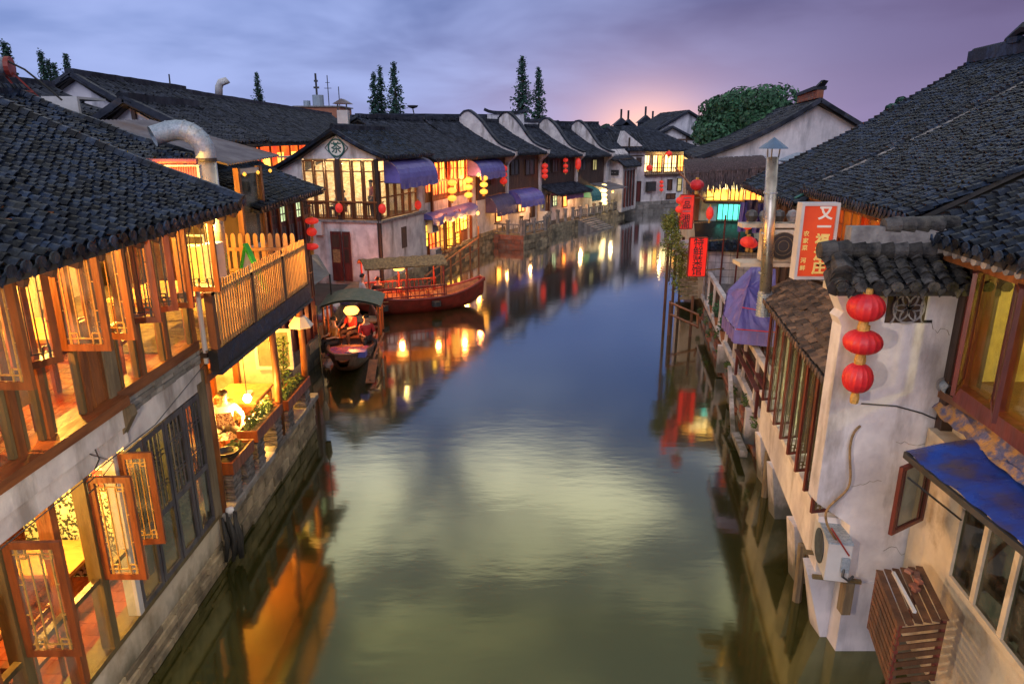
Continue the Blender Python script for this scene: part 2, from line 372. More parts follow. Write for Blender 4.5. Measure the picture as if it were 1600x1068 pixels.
glow('g_hot', (1, .66, .06), 2.6, (1, .42, .03), 2)
glow('g_green', (.75, .9, .5), .9, (.3, .45, .2), 5)
glow('g_pale', (1, .74, .28), 2.4, (.7, .55, .25), 5)
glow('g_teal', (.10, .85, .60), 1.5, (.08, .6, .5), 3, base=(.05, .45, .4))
glow('g_lboat', (1, .42, .07), 3.0)
glow('g_lanw', (1, .50, .05), 1.0, base=(.8, .3, .1))
glow('g_lanr', (.85, .045, .02), .35, (.55, .02, .02), 4, base=(.7, .04, .03))
glow('g_sign', (1, .09, .01), .28, (.55, .02, .005), 1.6, base=(.34, .04, .02))
glow('g_dimw', (.55, .50, .18), .5, (.3, .28, .1), 2)
def water_mat():
    m = bpy.data.materials.new('water'); m.use_nodes = True; nt = m.node_tree; N = nt.nodes; L = nt.links; N.clear()
    o = N.new('ShaderNodeOutputMaterial'); d = N.new('ShaderNodeBsdfDiffuse'); g = N.new('ShaderNodeBsdfGlossy'); x = N.new('ShaderNodeMixShader')
    geo = N.new('ShaderNodeNewGeometry')
    n0 = N.new('ShaderNodeTexNoise'); n0.inputs['Scale'].default_value = .12; L.new(geo.outputs['Position'], n0.inputs['Vector'])
    r = N.new('ShaderNodeValToRGB'); L.new(n0.outputs[0], r.inputs[0]); r.color_ramp.elements[0].color = (.024, .026, .006, 1); r.color_ramp.elements[1].color = (.048, .046, .013, 1)
    L.new(r.outputs[0], d.inputs[0])
    g.inputs['Roughness'].default_value = .085
    mp = N.new('ShaderNodeMapping'); L.new(geo.outputs['Position'], mp.inputs[0]); mp.inputs['Scale'].default_value = (.8, 2.2, 1)
    n1 = N.new('ShaderNodeTexNoise'); L.new(mp.outputs[0], n1.inputs['Vector']); n1.inputs['Scale'].default_value = 1.6; n1.inputs['Detail'].default_value = 3
    bp = N.new('ShaderNodeBump'); bp.inputs['Strength'].default_value = .045; bp.inputs['Distance'].default_value = .05; L.new(n1.outputs[0], bp.inputs['Height'])
    L.new(bp.outputs[0], g.inputs['Normal'])
    f = N.new('ShaderNodeFresnel'); f.inputs[0].default_value = 1.85; L.new(bp.outputs[0], f.inputs['Normal'])
    mr = N.new('ShaderNodeMath'); mr.operation = 'MULTIPLY_ADD'; L.new(f.outputs[0], mr.inputs[0]); mr.inputs[1].default_value = 1.7; mr.inputs[2].default_value = .11; mr.use_clamp = True
    lw_ = N.new('ShaderNodeLayerWeight'); lw_.inputs[0].default_value = .5; mrr = N.new('ShaderNodeMapRange'); L.new(lw_.outputs['Facing'], mrr.inputs[0]); mrr.inputs[1].default_value = .38; mrr.inputs[2].default_value = .72
    mc = N.new('ShaderNodeMix'); mc.data_type = 'RGBA'; L.new(mrr.outputs[0], mc.inputs[0]); mc.inputs[6].default_value = (.58, .60, .32, 1); mc.inputs[7].default_value = (.95, .97, 1, 1); L.new(mc.outputs[2], g.inputs[0])
    L.new(mr.outputs[0], x.inputs[0]); L.new(d.outputs[0], x.inputs[1]); L.new(g.outputs[0], x.inputs[2]); L.new(x.outputs[0], o.inputs[0])
    MT['water'] = m
water_mat()

# ---------------------------------------------------------------- roofs of curved tiles
def tile_arrays(kind, w, L):
    k = 4; vs = []; fs = []
    if kind == 'cap': hgt = w*.43; lift0, lift1, th = .004, .036, .020
    else: hgt = -w*.20; lift0, lift1, th = -.016, .012, .014
    for (y, lf) in ((0, lift0), (L, lift1)):
        for i in range(k+1):
            a = (i/k-.5)*2; vs.append((a*w/2, y, hgt*(1-a*a)+lf))
    for i in range(k+1):
        a = (i/k-.5)*2; vs.append((a*w/2*.94, L, hgt*(1-a*a)+lift1-th-(.0 if kind == 'pan' else .004)))
    n = k+1
    for i in range(n): vs.append(vs[n+i])
    for i in range(k): fs.append((i, n+i, n+i+1, i+1)); fs.append((3*n+i, 2*n+i, 2*n+i+1, 3*n+i+1))
    return np.array(vs, float), fs
_tm = {}
def tile_roof(parent, E0, E1, R0, R1, pitch=.2, expose=.13, parts=300, material='tile', sag=.12, jit=1.0, drip=True, deck='deck', wav=.02):
    """E0-E1 eave, R0-R1 top edge; builds roof deck, tiles singly (largest) and the rest as one part"""
    E0, E1, R0, R1 = map(V, (E0, E1, R0, R1))
    def S(a, t):
        p = (R0.lerp(R1, a)).lerp(E0.lerp(E1, a), t); q = p.copy()
        q.z -= sag*math.sin(math.pi*t)*(1-.3*t)
        q.z += wav*noise.noise(V((p.x*.9, p.y*.9, 3.1)))
        return q
    d = MB(); d.grid(lambda a, t: S(a, t)-V((0, 0, .05)), 12, 10); n0 = len(d.v); d.grid(lambda a, t: S(a, t)-V((0, 0, .12)), 12, 10)
    f2 = [f[::-1] for f in d.f[:120]]
    for (aa, bb) in (((0, 0), (1, 0)), ((0, 1), (1, 1)), ((0, 0), (0, 1)), ((1, 0), (1, 1))):
        d.slab(S(*aa)-V((0,0,.05)), S(*bb)-V((0,0,.05)), S(*bb)-V((0,0,.12)), S(*aa)-V((0,0,.12)), .004)
    roof = d.build('roof', MT[deck], parent)
    nc = max(2, round((E1-E0).length/pitch)); slen = ((R0+R1)/2-(E0+E1)/2).length; nr = max(2, round(slen/expose))
    L = expose*1.45
    items = {'cap': [], 'pan': []}
    camp = V((0, 0, CH))
    for kind in ('cap', 'pan'):
        for i in range(nc + (1 if kind == 'cap' else 0)):
            a = (i if kind == 'cap' else i+.5)/nc
            jr = RN.uniform(-.2, .2)
            for j in range(nr):
                t = (j+.5+jr*.4)/nr
                p = S(a, t); y = (S(a, min(t+.02, 1.02))-S(a, t-.02)).normalized(); x = (E1-E0).normalized(); x = (x-y*x.dot(y)).normalized()
                z = x.cross(y)
                if z.z < 0: x = -x; z = -z
                r_ = RN.gauss(0, .045*jit); r2 = RN.gauss(0, .03*jit)
                m = Matrix((x, y, z)).transposed() @ Matrix.Rotation(r_, 3, 'Z') @ Matrix.Rotation(r2, 3, 'X')
                q = p - y*(L*.6 + (RN.uniform(-.06, .06) if RN.random() < .06 else 0)) + x*RN.gauss(0, .008*jit) + z*RN.gauss(0, .004*jit)
                items[kind].append((m, q, (p-camp).length, (p-camp)))
    wt = {'cap': pitch*.66, 'pan': pitch*.82}
    allit = [(it[2], k, it) for k in items for it in items[k]]
    def inview(dv):
        c, s_ = math.cos(PITCH), math.sin(PITCH); f = dv.y*c - dv.z*s_
        return f > .5 and abs(dv.x/f) < .76 and abs((dv.y*s_+dv.z*c)/f) < .52
    allit.sort(key=lambda e: (0 if (e[1] == 'cap' and inview(e[2][3])) else 1, e[0]))
    single = allit[:parts]; rest = allit[parts:]
    for kind in ('cap', 'pan'):
        key = (kind, material, round(pitch, 3), round(L, 3))
        if key not in _tm:
            vs, fs = tile_arrays(kind, wt[kind], L); me = bpy.data.meshes.new('tile'); me.from_pydata(vs.tolist(), [], fs); me.materials.append(MT[material])
            me.polygons.foreach_set('use_smooth', [True]*len(me.polygons)); _tm[key] = me
    Wi = W[root_of(parent)].inverted()
    for _, kind, it in single:
        o = bpy.data.objects.new('tile', _tm[(kind, material, round(pitch, 3), round(L, 3))]); C.objects.link(o); o.parent = roof
        o.matrix_basis = Wi @ Matrix.Translation(it[1]) @ it[0].to_4x4()
    VS = []; FS = []; off = 0
    for kind in ('cap', 'pan'):
        vs, fs = tile_arrays(kind, wt[kind], L)
        sel = [it for _, k, it in rest if k == kind]
        if not sel: continue
        Mx = np.array([[list(r) for r in it[0]] for it in sel]); T_ = np.array([list(it[1]) for it in sel])
        vv = np.einsum('kij,nj->kni', Mx, vs) + T_[:, None, :]
        VS.append(vv.reshape(-1, 3))
        nv = len(vs)
        for k in range(len(sel)):
            o_ = off + k*nv
            FS.extend([tuple(o_+i for i in f) for f in fs])
        off += nv*len(sel)
    if drip:   # drip tiles and round ends along the eave
        dm = MB(); x = (E1-E0).normalized(); y = (S(.5, 1)-S(.5, .96)).normalized(); yh = V((y.x, y.y, 0)).normalized()
        for i in range(nc):
            p = S((i+.5)/nc, 1)+yh*RN.uniform(.03, .06); w = pitch*.42; dz = V((0, 0, -1))
            a_ = x*RN.uniform(-.01, .01); hh = pitch*RN.uniform(.5, .66)
            dm.prism([p-x*w+V((0, 0, .01)), p-x*w*.6+dz*hh*.35, p+a_+dz*hh, p+x*w*.6+dz*hh*.35, p+x*w+V((0, 0, .01)), p+dz*.03], yh*.018)
        for i in range(nc+1):
            p = S(i/nc, 1)+yh*.07; w = pitch*.34
            dm.prism([p+x*math.cos(t)*w+V((0, 0, math.sin(t)*w*.9)) for t in [math.pi*q/6 for q in range(7)]]+[p-x*w*.5-V((0, 0, .05)), p+x*w*.5-V((0, 0, .05))], yh*.02)
        dm.build('drip_tiles', MT[material], roof, kind='stuff')
    if VS:
        A = (np.array(Wi)[:3, :3] @ np.concatenate(VS).T).T + np.array(Wi)[:3, 3]
        me = bpy.data.meshes.new('tile_courses'); me.from_pydata(A.tolist(), [], FS); me.materials.append(MT[material])
        me.polygons.foreach_set('use_smooth', [True]*len(me.polygons))
        o = bpy.data.objects.new('tile_courses', me); C.objects.link(o); o.parent = roof; o['kind'] = 'stuff'
    roof['S'] = 0; del roof['S']
    return roof, S
def ridge(parent, roof, a, b, w=.22, h=.22, material='tile', caps=True, sagr=0):
    a, b = V(a), V(b); m = MB(); n = max(3, int((b-a).length/.5))
    pts = [a.lerp(b, i/n) + V((0, 0, -sagr*math.sin(math.pi*i/n)+RN.uniform(-.01, .01))) for i in range(n+1)]
    for i in range(n): m.beam(pts[i], pts[i+1], w, h)
    if caps:
        k = int((b-a).length/.12); x = (b-a).normalized()
        for i in range(k):
            p = a.lerp(b, (i+.5)/k)+V((0, 0, h/2-sagr*math.sin(math.pi*(i+.5)/k))); m.tube([p-x*.07, p+x*.065], [.09, .075], 6)
    return m.build('ridge', MT[material], roof)
# ================================================================ setting: water, ground
m = MB(); m.add([(-60, -10, 0), (60, -10, 0), (60, 140, 0), (-60, 140, 0)], [(0, 1, 2, 3)])
w = m.thing('water', MT['water'], None, None, kind='structure')
m = MB(); m.add([(-900, -300, -1.2), (900, -300, -1.2), (900, 1500, -1.2), (-900, 1500, -1.2)], [(0, 1, 2, 3)])
m.thing('canal_bed', MT['ground'], None, None, kind='structure')
# banks: the canal's outline, left and right
LB = [(-4.9, -10), (-5.2, 10.3), (-5.2, 16.0), (-6.95, 17.5), (-7.0, 31), (-5.9, 31.0), (-2.1, 44.3), (-1.7, 47.2), (.5, 46.6), (4.3, 55.5), (9.7, 66.6), (12.4, 68.6), (17.3, 71.2), (40, 78)]
RB = [(4.9, -10), (4.9, 3.6), (5.45, 8.5), (5.2, 8.7), (6.2, 13.7), (6.6, 16.8), (7.8, 26), (8.6, 32), (17.4, 60), (30, 68), (45, 72)]
def bank(name, pts, sx, ztop, mt):
    m = MB()
    for a, b in zip(pts, pts[1:]):
        m.add([(a[0], a[1], ztop), (b[0], b[1], ztop), (sx, b[1], ztop), (sx, a[1], ztop)], [(0, 1, 2, 3) if sx > 0 else (3, 2, 1, 0)])
        m.add([(a[0], a[1], -1.1), (b[0], b[1], -1.1), (b[0], b[1], ztop), (a[0], a[1], ztop)], [(0, 1, 2, 3)])
    return m.thing(name, MT[mt], None, None, kind='structure')
bank('left_bank', LB[:-1]+[(40, 78)], -400, .5, 'ground')
bank('right_bank', RB, 400, .55, 'ground')
m = MB(); m.b(-400, 400, 80, 900, -1, .5); m.thing('ground', MT['ground'], None, None, kind='structure')

def stone_course(parent, F, s0, s1, zs, mt='stone', dmax=.06, wmin=.4, wmax=.8, d0=-.2, seed=1, gap=.012):
    """separate stone blocks laid in courses on a facade line"""
    r = random.Random(seed)
    for z0, z1 in zip(zs, zs[1:]):
        s = s0 - r.uniform(0, .3)
        while s < s1:
            e = min(s + r.uniform(wmin, wmax), s1+.02)
            if e - max(s, s0) > .08:
                F.blk('stone', MT[mt], parent, max(s, s0)+gap, e-gap, d0, r.uniform(.005, dmax), z0+gap*.7, z1-gap*.7)
            s = e
def sash(parent, hinge, dr, w, z0, z1, mt='wood_red', gl='glass', cols=(.22, .34), name='sash', fr=.075, lat='gold', pattern=True):
    """opened casement: hinge (x,y), direction dr, width w"""
    hx = V((hinge[0], hinge[1], 0)); d = V((dr[0], dr[1], 0)).normalized(); n = V((d.y, -d.x, 0))
    def pt(a, z): return hx + d*a + V((0, 0, z))
    m = MB(); t = .045
    rz = math.atan2(d.y, d.x)
    def bx(mm, a0, a1, zz0, zz1, th): mm.box(pt((a0+a1)/2, (zz0+zz1)/2), (a1-a0, th, zz1-zz0), rz)
    bx(m, 0, fr, z0, z1, t); bx(m, w-fr, w, z0, z1, t); bx(m, fr, w-fr, z0, z0+fr, t*.96); bx(m, fr, w-fr, z1-fr, z1, t*.96)
    o = m.build(name, MT[mt], parent)
    g = MB(); bx(g, fr, w-fr, z0+fr, z1-fr, .008); g.build('pane', MT[gl], o)
    l = MB(); th = .014; a, b = fr, w-fr; y0, y1 = z0+fr, z1-fr
    for f_ in cols: 
        for k in (a+(b-a)*f_*.5, ) if f_ == cols[0] else (b-(b-a)*cols[0]*.5,): bx(l, k-.006, k+.006, y0, y1, th+.004)
    if pattern:
        bx(l, a, b, y0+.055, y0+.068, th); bx(l, a, b, y1-.068, y1-.055, th+.001)
        q = (b-a)
        for e, sg in ((y0, 1), (y1, -1)):
            zA = e+sg*.055; zB = e+sg*.115
            for (c0, c1) in ((a+q*.08, a+q*.3), (b-q*.3, b-q*.08)):
                bx(l, c0, c1, min(zB, zB+.012), max(zB, zB+.012), th+.006)
                for c_ in (c0, c1): bx(l, c_-.006, c_+.006, min(e, zB), max(e, zB), th+.008)
        for k_ in (.36, .64): bx(l, a+q*k_-.005, a+q*k_+.005, y0+.07, y1-.07, th+.002)
        for zz in (y0+(y1-y0)*.35, y0+(y1-y0)*.65): bx(l, a, a+q*cols[0]*.5, zz, zz+.01, th); bx(l, b-q*cols[0]*.5, b, zz, zz+.01, th)
    l.build('lattice', MT[lat], o)
    return o

# ================================================================ near left restaurant (two storeys)
XF = -4.9
nl = T('restaurant', 'near left two-storey restaurant with opened orange casements under a dark tile roof', 'building', (XF, 7, 0))
fl = Fac((XF, 2.0), (XF, 10.25))     # s = Y-2, outwards = +X
def S2(y): return y-2.0
# walls
m = MB(); fl.bx(m, 0, 8.25, -.32, .0, .48, .93); m.build('plinth', MT['plaster_warm'], nl)
m = MB(); fl.bx(m, 0, 8.25, -.34, -.05, -.9, .5); m.build('stone_base', MT['joint'], nl)
stone_course(nl, fl, 1.8, 8.25, [-.2, .0, .13, .25, .37, .475], dmax=.05, wmin=.35, wmax=1.1, d0=-.1, seed=4)
# fascia with jettied white boards
m = MB(); fl.bx(m, 0, 5.95, -.3, .10, 3.34, 3.58); fl.bx(m, 0, 5.95, -.3, .14, 3.585, 3.84); m.build('fascia', MT['plaster'], nl)
m = MB(); fl.bx(m, 5.95, 8.25, -.3, .02, 3.22, 3.62); m.build('fascia', MT['plaster'], nl)
for r_ in range(3):
    s = 6.0 + RN.uniform(0, .1)
    while s < 8.2:
        e = min(s+RN.uniform(.22, .45), 8.24); fl.blk('stone', MT['stone_gray'], nl, s+.008, e-.008, -.2, RN.uniform(.02, .07), 3.63+r_*.075, 3.695+r_*.075); s = e
m = MB(); fl.bx(m, 0, 5.95, -.22, .20, 3.85, 3.97); m.build('sill_beam', MT['wood_h'], nl)
m = MB(); fl.bx(m, 5.97, 8.25, -.2, .06, 3.85, 4.0); m.build('sill_beam', MT['wood_h'], nl)
# upper posts
for y, w_, mt_ in ((4.75, .14, 'wood_orange'), (6.28, .12, 'wood_orange'), (6.72, .10, 'wood_orange'), (7.95, .30, 'wood_gray'), (8.62, .10, 'wood_orange'), (9.32, .10, 'wood_orange'), (10.17, .14, 'wood_orange'), (5.5, .10, 'wood_orange'), (7.42, .09, 'wood_orange')):
    m = MB(); fl.bx(m, S2(y)-w_*.4, S2(y)+w_*.4, -.08, .05, 3.97, 6.25); m.build('post', MT[mt_], nl)
# boards of the wide panel by the grey post
for k, y in enumerate((7.52, 7.62, 7.72, 7.82)): fl.blk('panel_board', MT['wood_orange'], nl, S2(y)-.049, S2(y)+.049, -.03, .02+.006*(k % 2), 3.98, 5.0)
# fixed lower lights and mid rail, glass
for a, b in ((4.85, 5.44), (5.56, 6.21), (6.35, 6.66), (6.78, 7.37), (8.13, 8.56), (8.68, 9.26), (9.38, 10.09)):
    m = MB(); fl.bx(m, S2(a), S2(b), -.05, .03, 4.74, 4.80); fr = m.build('window_rail', MT['wood_red'], nl)
    m = MB(); fl.bx(m, S2(a), S2(b), -.008, .0, 3.98, 4.735); m.build('pane', MT['glass'], fr)
    m = MB(); fl.bx(m, S2(b)-.05, S2(b), -.03, .035, 3.98, 4.735); m.build('window_stile', MT['wood_olive'], nl)
    m = MB(); fl.bx(m, S2(a), S2(a)+.05, -.03, .035, 3.98, 4.735); m.build('window_stile', MT['wood_olive'], nl)
m = MB(); fl.bx(m, 0, 8.25, -.1, .08, 6.02, 6.2); m.build('head_beam', MT['wood_orange'], nl)
# upper opened casements
for (y, dx, dy, w_, mt_) in ((5.94, 1, -.05, .50, 'wood_orange'), (6.35, .55, .95, .46, 'wood_red'), (7.12, 1, .0, .54, 'wood_orange'), (7.60, 1, -.12, .58, 'wood_orange'), (8.20, 1, .25, .5, 'wood_red'), (9.06, 1, .02, .56, 'wood_red'), (10.12, 1, -.05, .50, 'wood_red'), (8.68, .85, .55, .48, 'wood_red')):
    sash(nl, (XF+.06, y), (dx, dy), w_, 4.80, 5.99, mt_, lat='dark_metal' if mt_ == 'wood_red' else 'gold')
# lower storey
m = MB(); fl.bx(m, 0, 8.25, -.26, .03, .93, 1.0); m.build('lower_sill', MT['wood_olive'], nl)
for y, w_, mt_ in ((4.9, .12, 'wood_olive'), (5.76, .11, 'wood_olive'), (6.5, .10, 'wood_red'), (7.12, .12, 'wood_olive'), (7.72, .10, 'white_metal'), (10.15, .16, 'wood_gray')):
    m = MB(); fl.bx(m, S2(y)-w_/2, S2(y)+w_/2, -.12, .04, 1.0, 3.33); m.build('lower_post', MT[mt_], nl)
for a, b in ((4.97, 5.70), (5.83, 6.44), (6.56, 7.05), (7.19, 7.66)):
    m = MB(); fl.bx(m, S2(a), S2(b), -.06, .02, 1.94, 2.0); fr = m.build('window_rail', MT['wood_olive'], nl)
    m = MB(); fl.bx(m, S2(a), S2(b), -.008, .0, 1.0, 1.935); m.build('pane', MT['glass'], fr)
sash(nl, (XF+.05, 5.76), (1, .02), .55, 2.02, 3.32, 'wood_red'); sash(nl, (XF+.05, 7.12), (1, .0), .50, 1.95, 3.3, 'wood_red'); sash(nl, (XF+.05, 7.76), (1, .12), .40, 2.0, 3.28, 'wood_red')
sash(nl, (XF+.05, 4.82), (1, .0), .5, 2.02, 3.32, 'wood_red')
# fixed slate-coloured windows towards the corner
for k in range(4):
    a = 7.80+k*.58; b = a+.55
    m = MB(); 
    for (s0, s1, z0, z1) in ((a, a+.06, 1.0, 3.2), (b-.06, b, 1.0, 3.2), (a+.06, b-.06, 1.0, 1.07), (a+.06, b-.06, 1.93, 2.02), (a+.06, b-.06, 3.12, 3.2)): fl.bx(m, S2(s0), S2(s1), -.03, .03, z0, z1)
    fr = m.build('fixed_window', MT['wood_slate'], nl)
    m = MB(); fl.bx(m, S2(a+.06), S2(b-.06), -.006, .0, 1.07, 1.93); fl.bx(m, S2(a+.06), S2(b-.06), -.006, .0, 2.02, 3.12); m.build('pane', MT['glass_dim'], fr)
    m = MB()
    for q in range(3): fl.bx(m, S2(a+.16+q*.11), S2(a+.175+q*.11), .0, .014, 2.02, 3.12)
    for z_ in (2.3, 2.36, 2.75, 2.82): fl.bx(m, S2(a+.06), S2(b-.06), .0, .012, z_, z_+.012)
    m.build('lattice', MT['wood_slate'], fr)
# corner post, downpipe white, timber
m = MB(); m.b(XF-.12, XF+.03, 10.24, 10.34, .5, 3.5); m.build('corner_post', MT['wood_gray'], nl)
m = MB(); m.tube([(XF+.1, 10.33, 3.6), (XF+.1, 10.33, 4.85)], .04, 8); m.build('white_post', MT['white_metal'], nl)
m = MB(); m.prism([(XF+.02, 7.86, 3.35), (XF+.24, 7.86, 3.72), (XF+.22, 7.86, 3.84), (XF+.0, 7.86, 3.84)], (0, .14, 0)); m.build('bracket', MT['wood_gray'], nl)
# floors, ceilings, inner walls
m = MB(); m.b(-9.6, XF-.22, 2, 10.25, 3.58, 3.78); m.build('upper_floor', MT['wood_dark'], nl)
for k in range(30):
    y = 3.6+k*.222; block('floor_plank', MT['floor_red'], nl, (-7.2, y, 3.795), (4.5, .215, .022))
m = MB(); m.b(-9.6, XF-.22, 2, 10.25, .75, .9); m.build('lower_floor', MT['wood_dark'], nl)
for k in range(26):
    y = 4.4+k*.222; block('floor_plank', MT['floor_red'], nl, (-7.0, y, .912), (4.0, .215, .022))
m = MB(); m.b(-9.75, -9.6, 2, 10.3, .5, 6.9); m.build('back_wall', MT['wood_h'], nl)
m = MB(); m.b(-9.6, XF-.36, 10.12, 10.24, .9, 3.3); m.build('side_wall', MT['wallpaper'], nl)
m = MB(); m.b(-9.6, -7.2, 10.12, 10.24, 3.8, 6.6); m.build('side_wall', MT['plaster_warm'], nl)
m = MB(); m.b(-9.6, XF-.3, 1.9, 2.0, .5, 6.6); m.build('end_wall', MT['plaster_warm'], nl)
m = MB(); m.b(-9.6, XF-.3, 2.0, 10.2, 6.30, 6.34); m.build('ceiling', MT['wood_orange'], nl)
m = MB(); m.b(-9.6, XF-.3, 2.0, 10.12, 3.42, 3.5); m.build('lower_ceiling', MT['wood_orange'], nl)
m = MB(); m.b(-7.62, -7.5, 8.0, 10.12, 3.8, 6.2); m.build('brick_partition', MT['plaster_warm'], nl)
# patterned partition and notices seen through the lower casement
m = MB(); m.b(-6.9, -5.3, 8.62, 8.72, .92, 3.4); m.build('partition', MT['wallpaper'], nl)
m = MB(); m.b(-5.35, -5.22, 8.60, 8.74, .92, 3.4); m.build('partition_post', MT['wood_red'], nl)
def poster(p0, p1, z0, z1, mt_, rows=6, ink='print_dark', parent=nl, y=8.612):
    m = MB(); m.b(p0, p1, y-.006, y, z0, z1); o = m.build('notice', MT[mt_], parent)
    k = MB()
    for i in range(rows):
        z = z1-(i+.8)*(z1-z0)/(rows+.6); x = p0+.03
        while x < p1-.05:
            w_ = RN.uniform(.015, .05); k.b(x, min(x+w_, p1-.02), y-.009, y-.0062, z-.008, z+.008); x += w_+.014
    k.build('print', MT[ink], o)
poster(-6.28, -5.95, 2.75, 3.15, 'paper', 9); poster(-6.1, -5.9, 2.42, 2.68, 'paper', 6, 'paper_red'); poster(-5.78, -5.45, 2.35, 2.62, 'paper_red', 2, 'print_white'); poster(-5.75, -5.45, 2.8, 3.1, 'cloth_cream', 3, 'paper_red')
# roof
roof, S_ = tile_roof(nl, (-4.28, 2.6, 5.88), (-4.25, 10.95, 6.02), (-9.3, 2.6, 8.25), (-9.3, 10.95, 8.28), pitch=.195, expose=.108, sag=.16)
ridge(nl, roof, (-9.3, 2.6, 8.3), (-9.3, 11.0, 8.34))
# verge tiles at the far end of the roof
m = MB()
for k in range(38):
    p = S_(1.0, k/38); m.tube([p+V((.04, .02, .05)), p+V((.17, .02, -.01))], [.085, .10], 6)
m.build('verge_tiles', MT['tile'], roof, kind='stuff')
for k in range(20):
    y = 3.2+k*.4; bar('rafter', MT['wood_brown'], roof, S_((y-2.6)/8.35, 1)-V((.02, 0, .17)), S_((y-2.6)/8.35, .78)-V((0, 0, .17)), .07, .08)
# furniture upstairs / downstairs: tables, chairs, dishes
def table(x, y, z, lx, ly, h, label, top='table_top', cloth=None, group='dining tables in the restaurant', leg='wood_red'):
    t = T('dining_table', label, 'table', (x, y, z), 0, group)
    m = MB(); m.b(x-lx/2, x+lx/2, y-ly/2, y+ly/2, z+h-.05, z+h); m.build('table_top', MT[top], t)
    m = MB(); m.b(x-lx/2+.05, x+lx/2-.05, y-ly/2+.05, y+ly/2-.05, z+h-.13, z+h-.052); m.build('apron', MT[leg], t)
    for a in (-1, 1):
        for b in (-1, 1):
            m = MB(); m.b(x+a*(lx/2-.08)-.035, x+a*(lx/2-.08)+.035, y+b*(ly/2-.08)-.035, y+b*(ly/2-.08)+.035, z, z+h-.13); m.build('leg', MT[leg], t)
    return t
def chair(x, y, z, rz, label, body='wood_red', cover=None, group='dining chairs in the restaurant'):
    t = T('dining_chair', label, 'chair', (x, y, z), rz, group)
    M = W[t]
    def bb(mm, x0, x1, y0, y1, z0, z1): mm.v, n = mm.v, len(mm.v); mm.b(x0, x1, y0, y1, z0, z1); mm.v[n:] = [M @ p for p in mm.v[n:]]; return mm
    bb(MB(), -.21, .21, -.21, .21, .42, .47).build('seat', MT[cover or body], t)
    for a in (-1, 1):
        bb(MB(), a*.19-.02, a*.19+.02, .17, .21, 0, .42).build('leg', MT[body], t)
        bb(MB(), a*.19-.02, a*.19+.02, -.21, -.17, 0, 1.0).build('leg', MT[body], t)
    if cover: bb(MB(), -.22, .22, -.225, -.17, .40, 1.04).build('cover', MT[cover], t)
    else:
        for z_ in (.62, .78, .92): bb(MB(), -.17, .17, -.2, -.18, z_, z_+.06).build('back_rail', MT[body], t)
    return t
def disc(x, y, z, r, name, mt_, label, cat, prof=None, group=None):
    m = MB(); m.lathe((x, y, z), prof or [(r*.5, 0), (r*.6, .008), (r, .022), (r*.97, .026), (r*.5, .012), (0.0005, .012)], 18); return m.thing(name, MT[mt_], label, cat, group)
table(-6.25, 6.6, 3.81, .95, 1.3, .74, 'upstairs table under a red cloth behind the leftmost casements')
m = MB(); m.b(-6.76, -5.74, 5.92, 7.28, 4.552, 4.562); m.b(-5.74, -5.725, 5.9, 7.3, 4.25, 4.562); m.b(-6.775, -6.76, 5.9, 7.3, 4.25, 4.562); m.b(-6.76, -5.74, 7.28, 7.295, 4.25, 4.56); m.b(-6.76, -5.74, 5.905, 5.92, 4.25, 4.56)
m.thing('tablecloth', MT['cloth_red'], 'red cloth draped over the upstairs table on the left', 'tablecloth')
for k, (a, b) in enumerate(((-6.0, 6.3), (-6.1, 6.75), (-6.5, 6.5), (-6.4, 7.0))):
    disc(a, b, 4.565, .12, 'plate', 'ceramic', ('white plate at the near edge of the red tablecloth', 'white plate in the middle of the red tablecloth', 'white plate on the inner side of the red tablecloth', 'white plate at the far end of the red tablecloth')[k], 'plate', group='plates upstairs')
table(-6.3, 8.95, 3.81, .9, 1.1, .74, 'bare wooden upstairs table behind the right-hand casements')
for (x, y, rz, lb, cv) in ((-5.55, 6.1, 1.57, 'yellow covered chair right behind the leftmost upper casement', 'cloth_cream'), (-5.5, 6.95, 1.57, 'yellow covered chair behind the second upper casement', 'cloth_cream'), (-7.1, 6.3, -1.57, 'yellow covered chair on the inner side of the red table', 'cloth_cream'), (-5.7, 8.6, 1.4, 'red wooden chair behind the grey weathered post', None), (-5.65, 9.35, 1.7, 'red wooden chair at the far corner window upstairs', None), (-7.0, 9.0, -1.57, 'red wooden chair beyond the bare upstairs table', None)):
    chair(x, y, 3.81, rz, lb, 'wood_red', cv)
table(-6.25, 6.0, .925, 1.1, 1.5, .78, 'downstairs wooden table laid with white dishes near the water', 'table_top')
table(-6.1, 8.0, .925, .9, .8, .74, 'small downstairs table beside the patterned partition')
k = 0
for (a, b, r, lb) in ((-6.0, 5.75, .13, 'large white plate near the window on the lower table'), (-6.45, 5.6, .12, 'white plate at the left end of the lower table'), (-5.95, 6.35, .10, 'white plate at the far end of the lower table'), (-6.5, 6.2, .08, 'small white dish at the middle of the lower table')):
    disc(a, b, 1.706, r, 'plate', 'ceramic', lb, 'plate', group='plates downstairs')
for (a, b, lb) in ((-5.85, 6.0, 'white tea cup beside the large plate'), (-6.15, 6.5, 'white tea cup at the far end of the lower table'), (-6.25, 5.5, 'white tea cup at the near end of the lower table')):
    disc(a, b, 1.706, .04, 'tea_cup', 'ceramic', lb, 'cup', [(.022, 0), (.038, .05), (.034, .05), (.018, .012), (.0005, .012)], 'tea cups downstairs')
for (x, y, rz, lb) in ((-5.35, 5.3, 1.57, 'red wooden chair at the window end of the lower table'), (-6.9, 5.8, -1.57, 'red wooden chair behind the lower table'), (-5.45, 6.5, 1.57, 'red wooden chair between the two lower casements')):
    chair(x, y, .925, rz, lb)
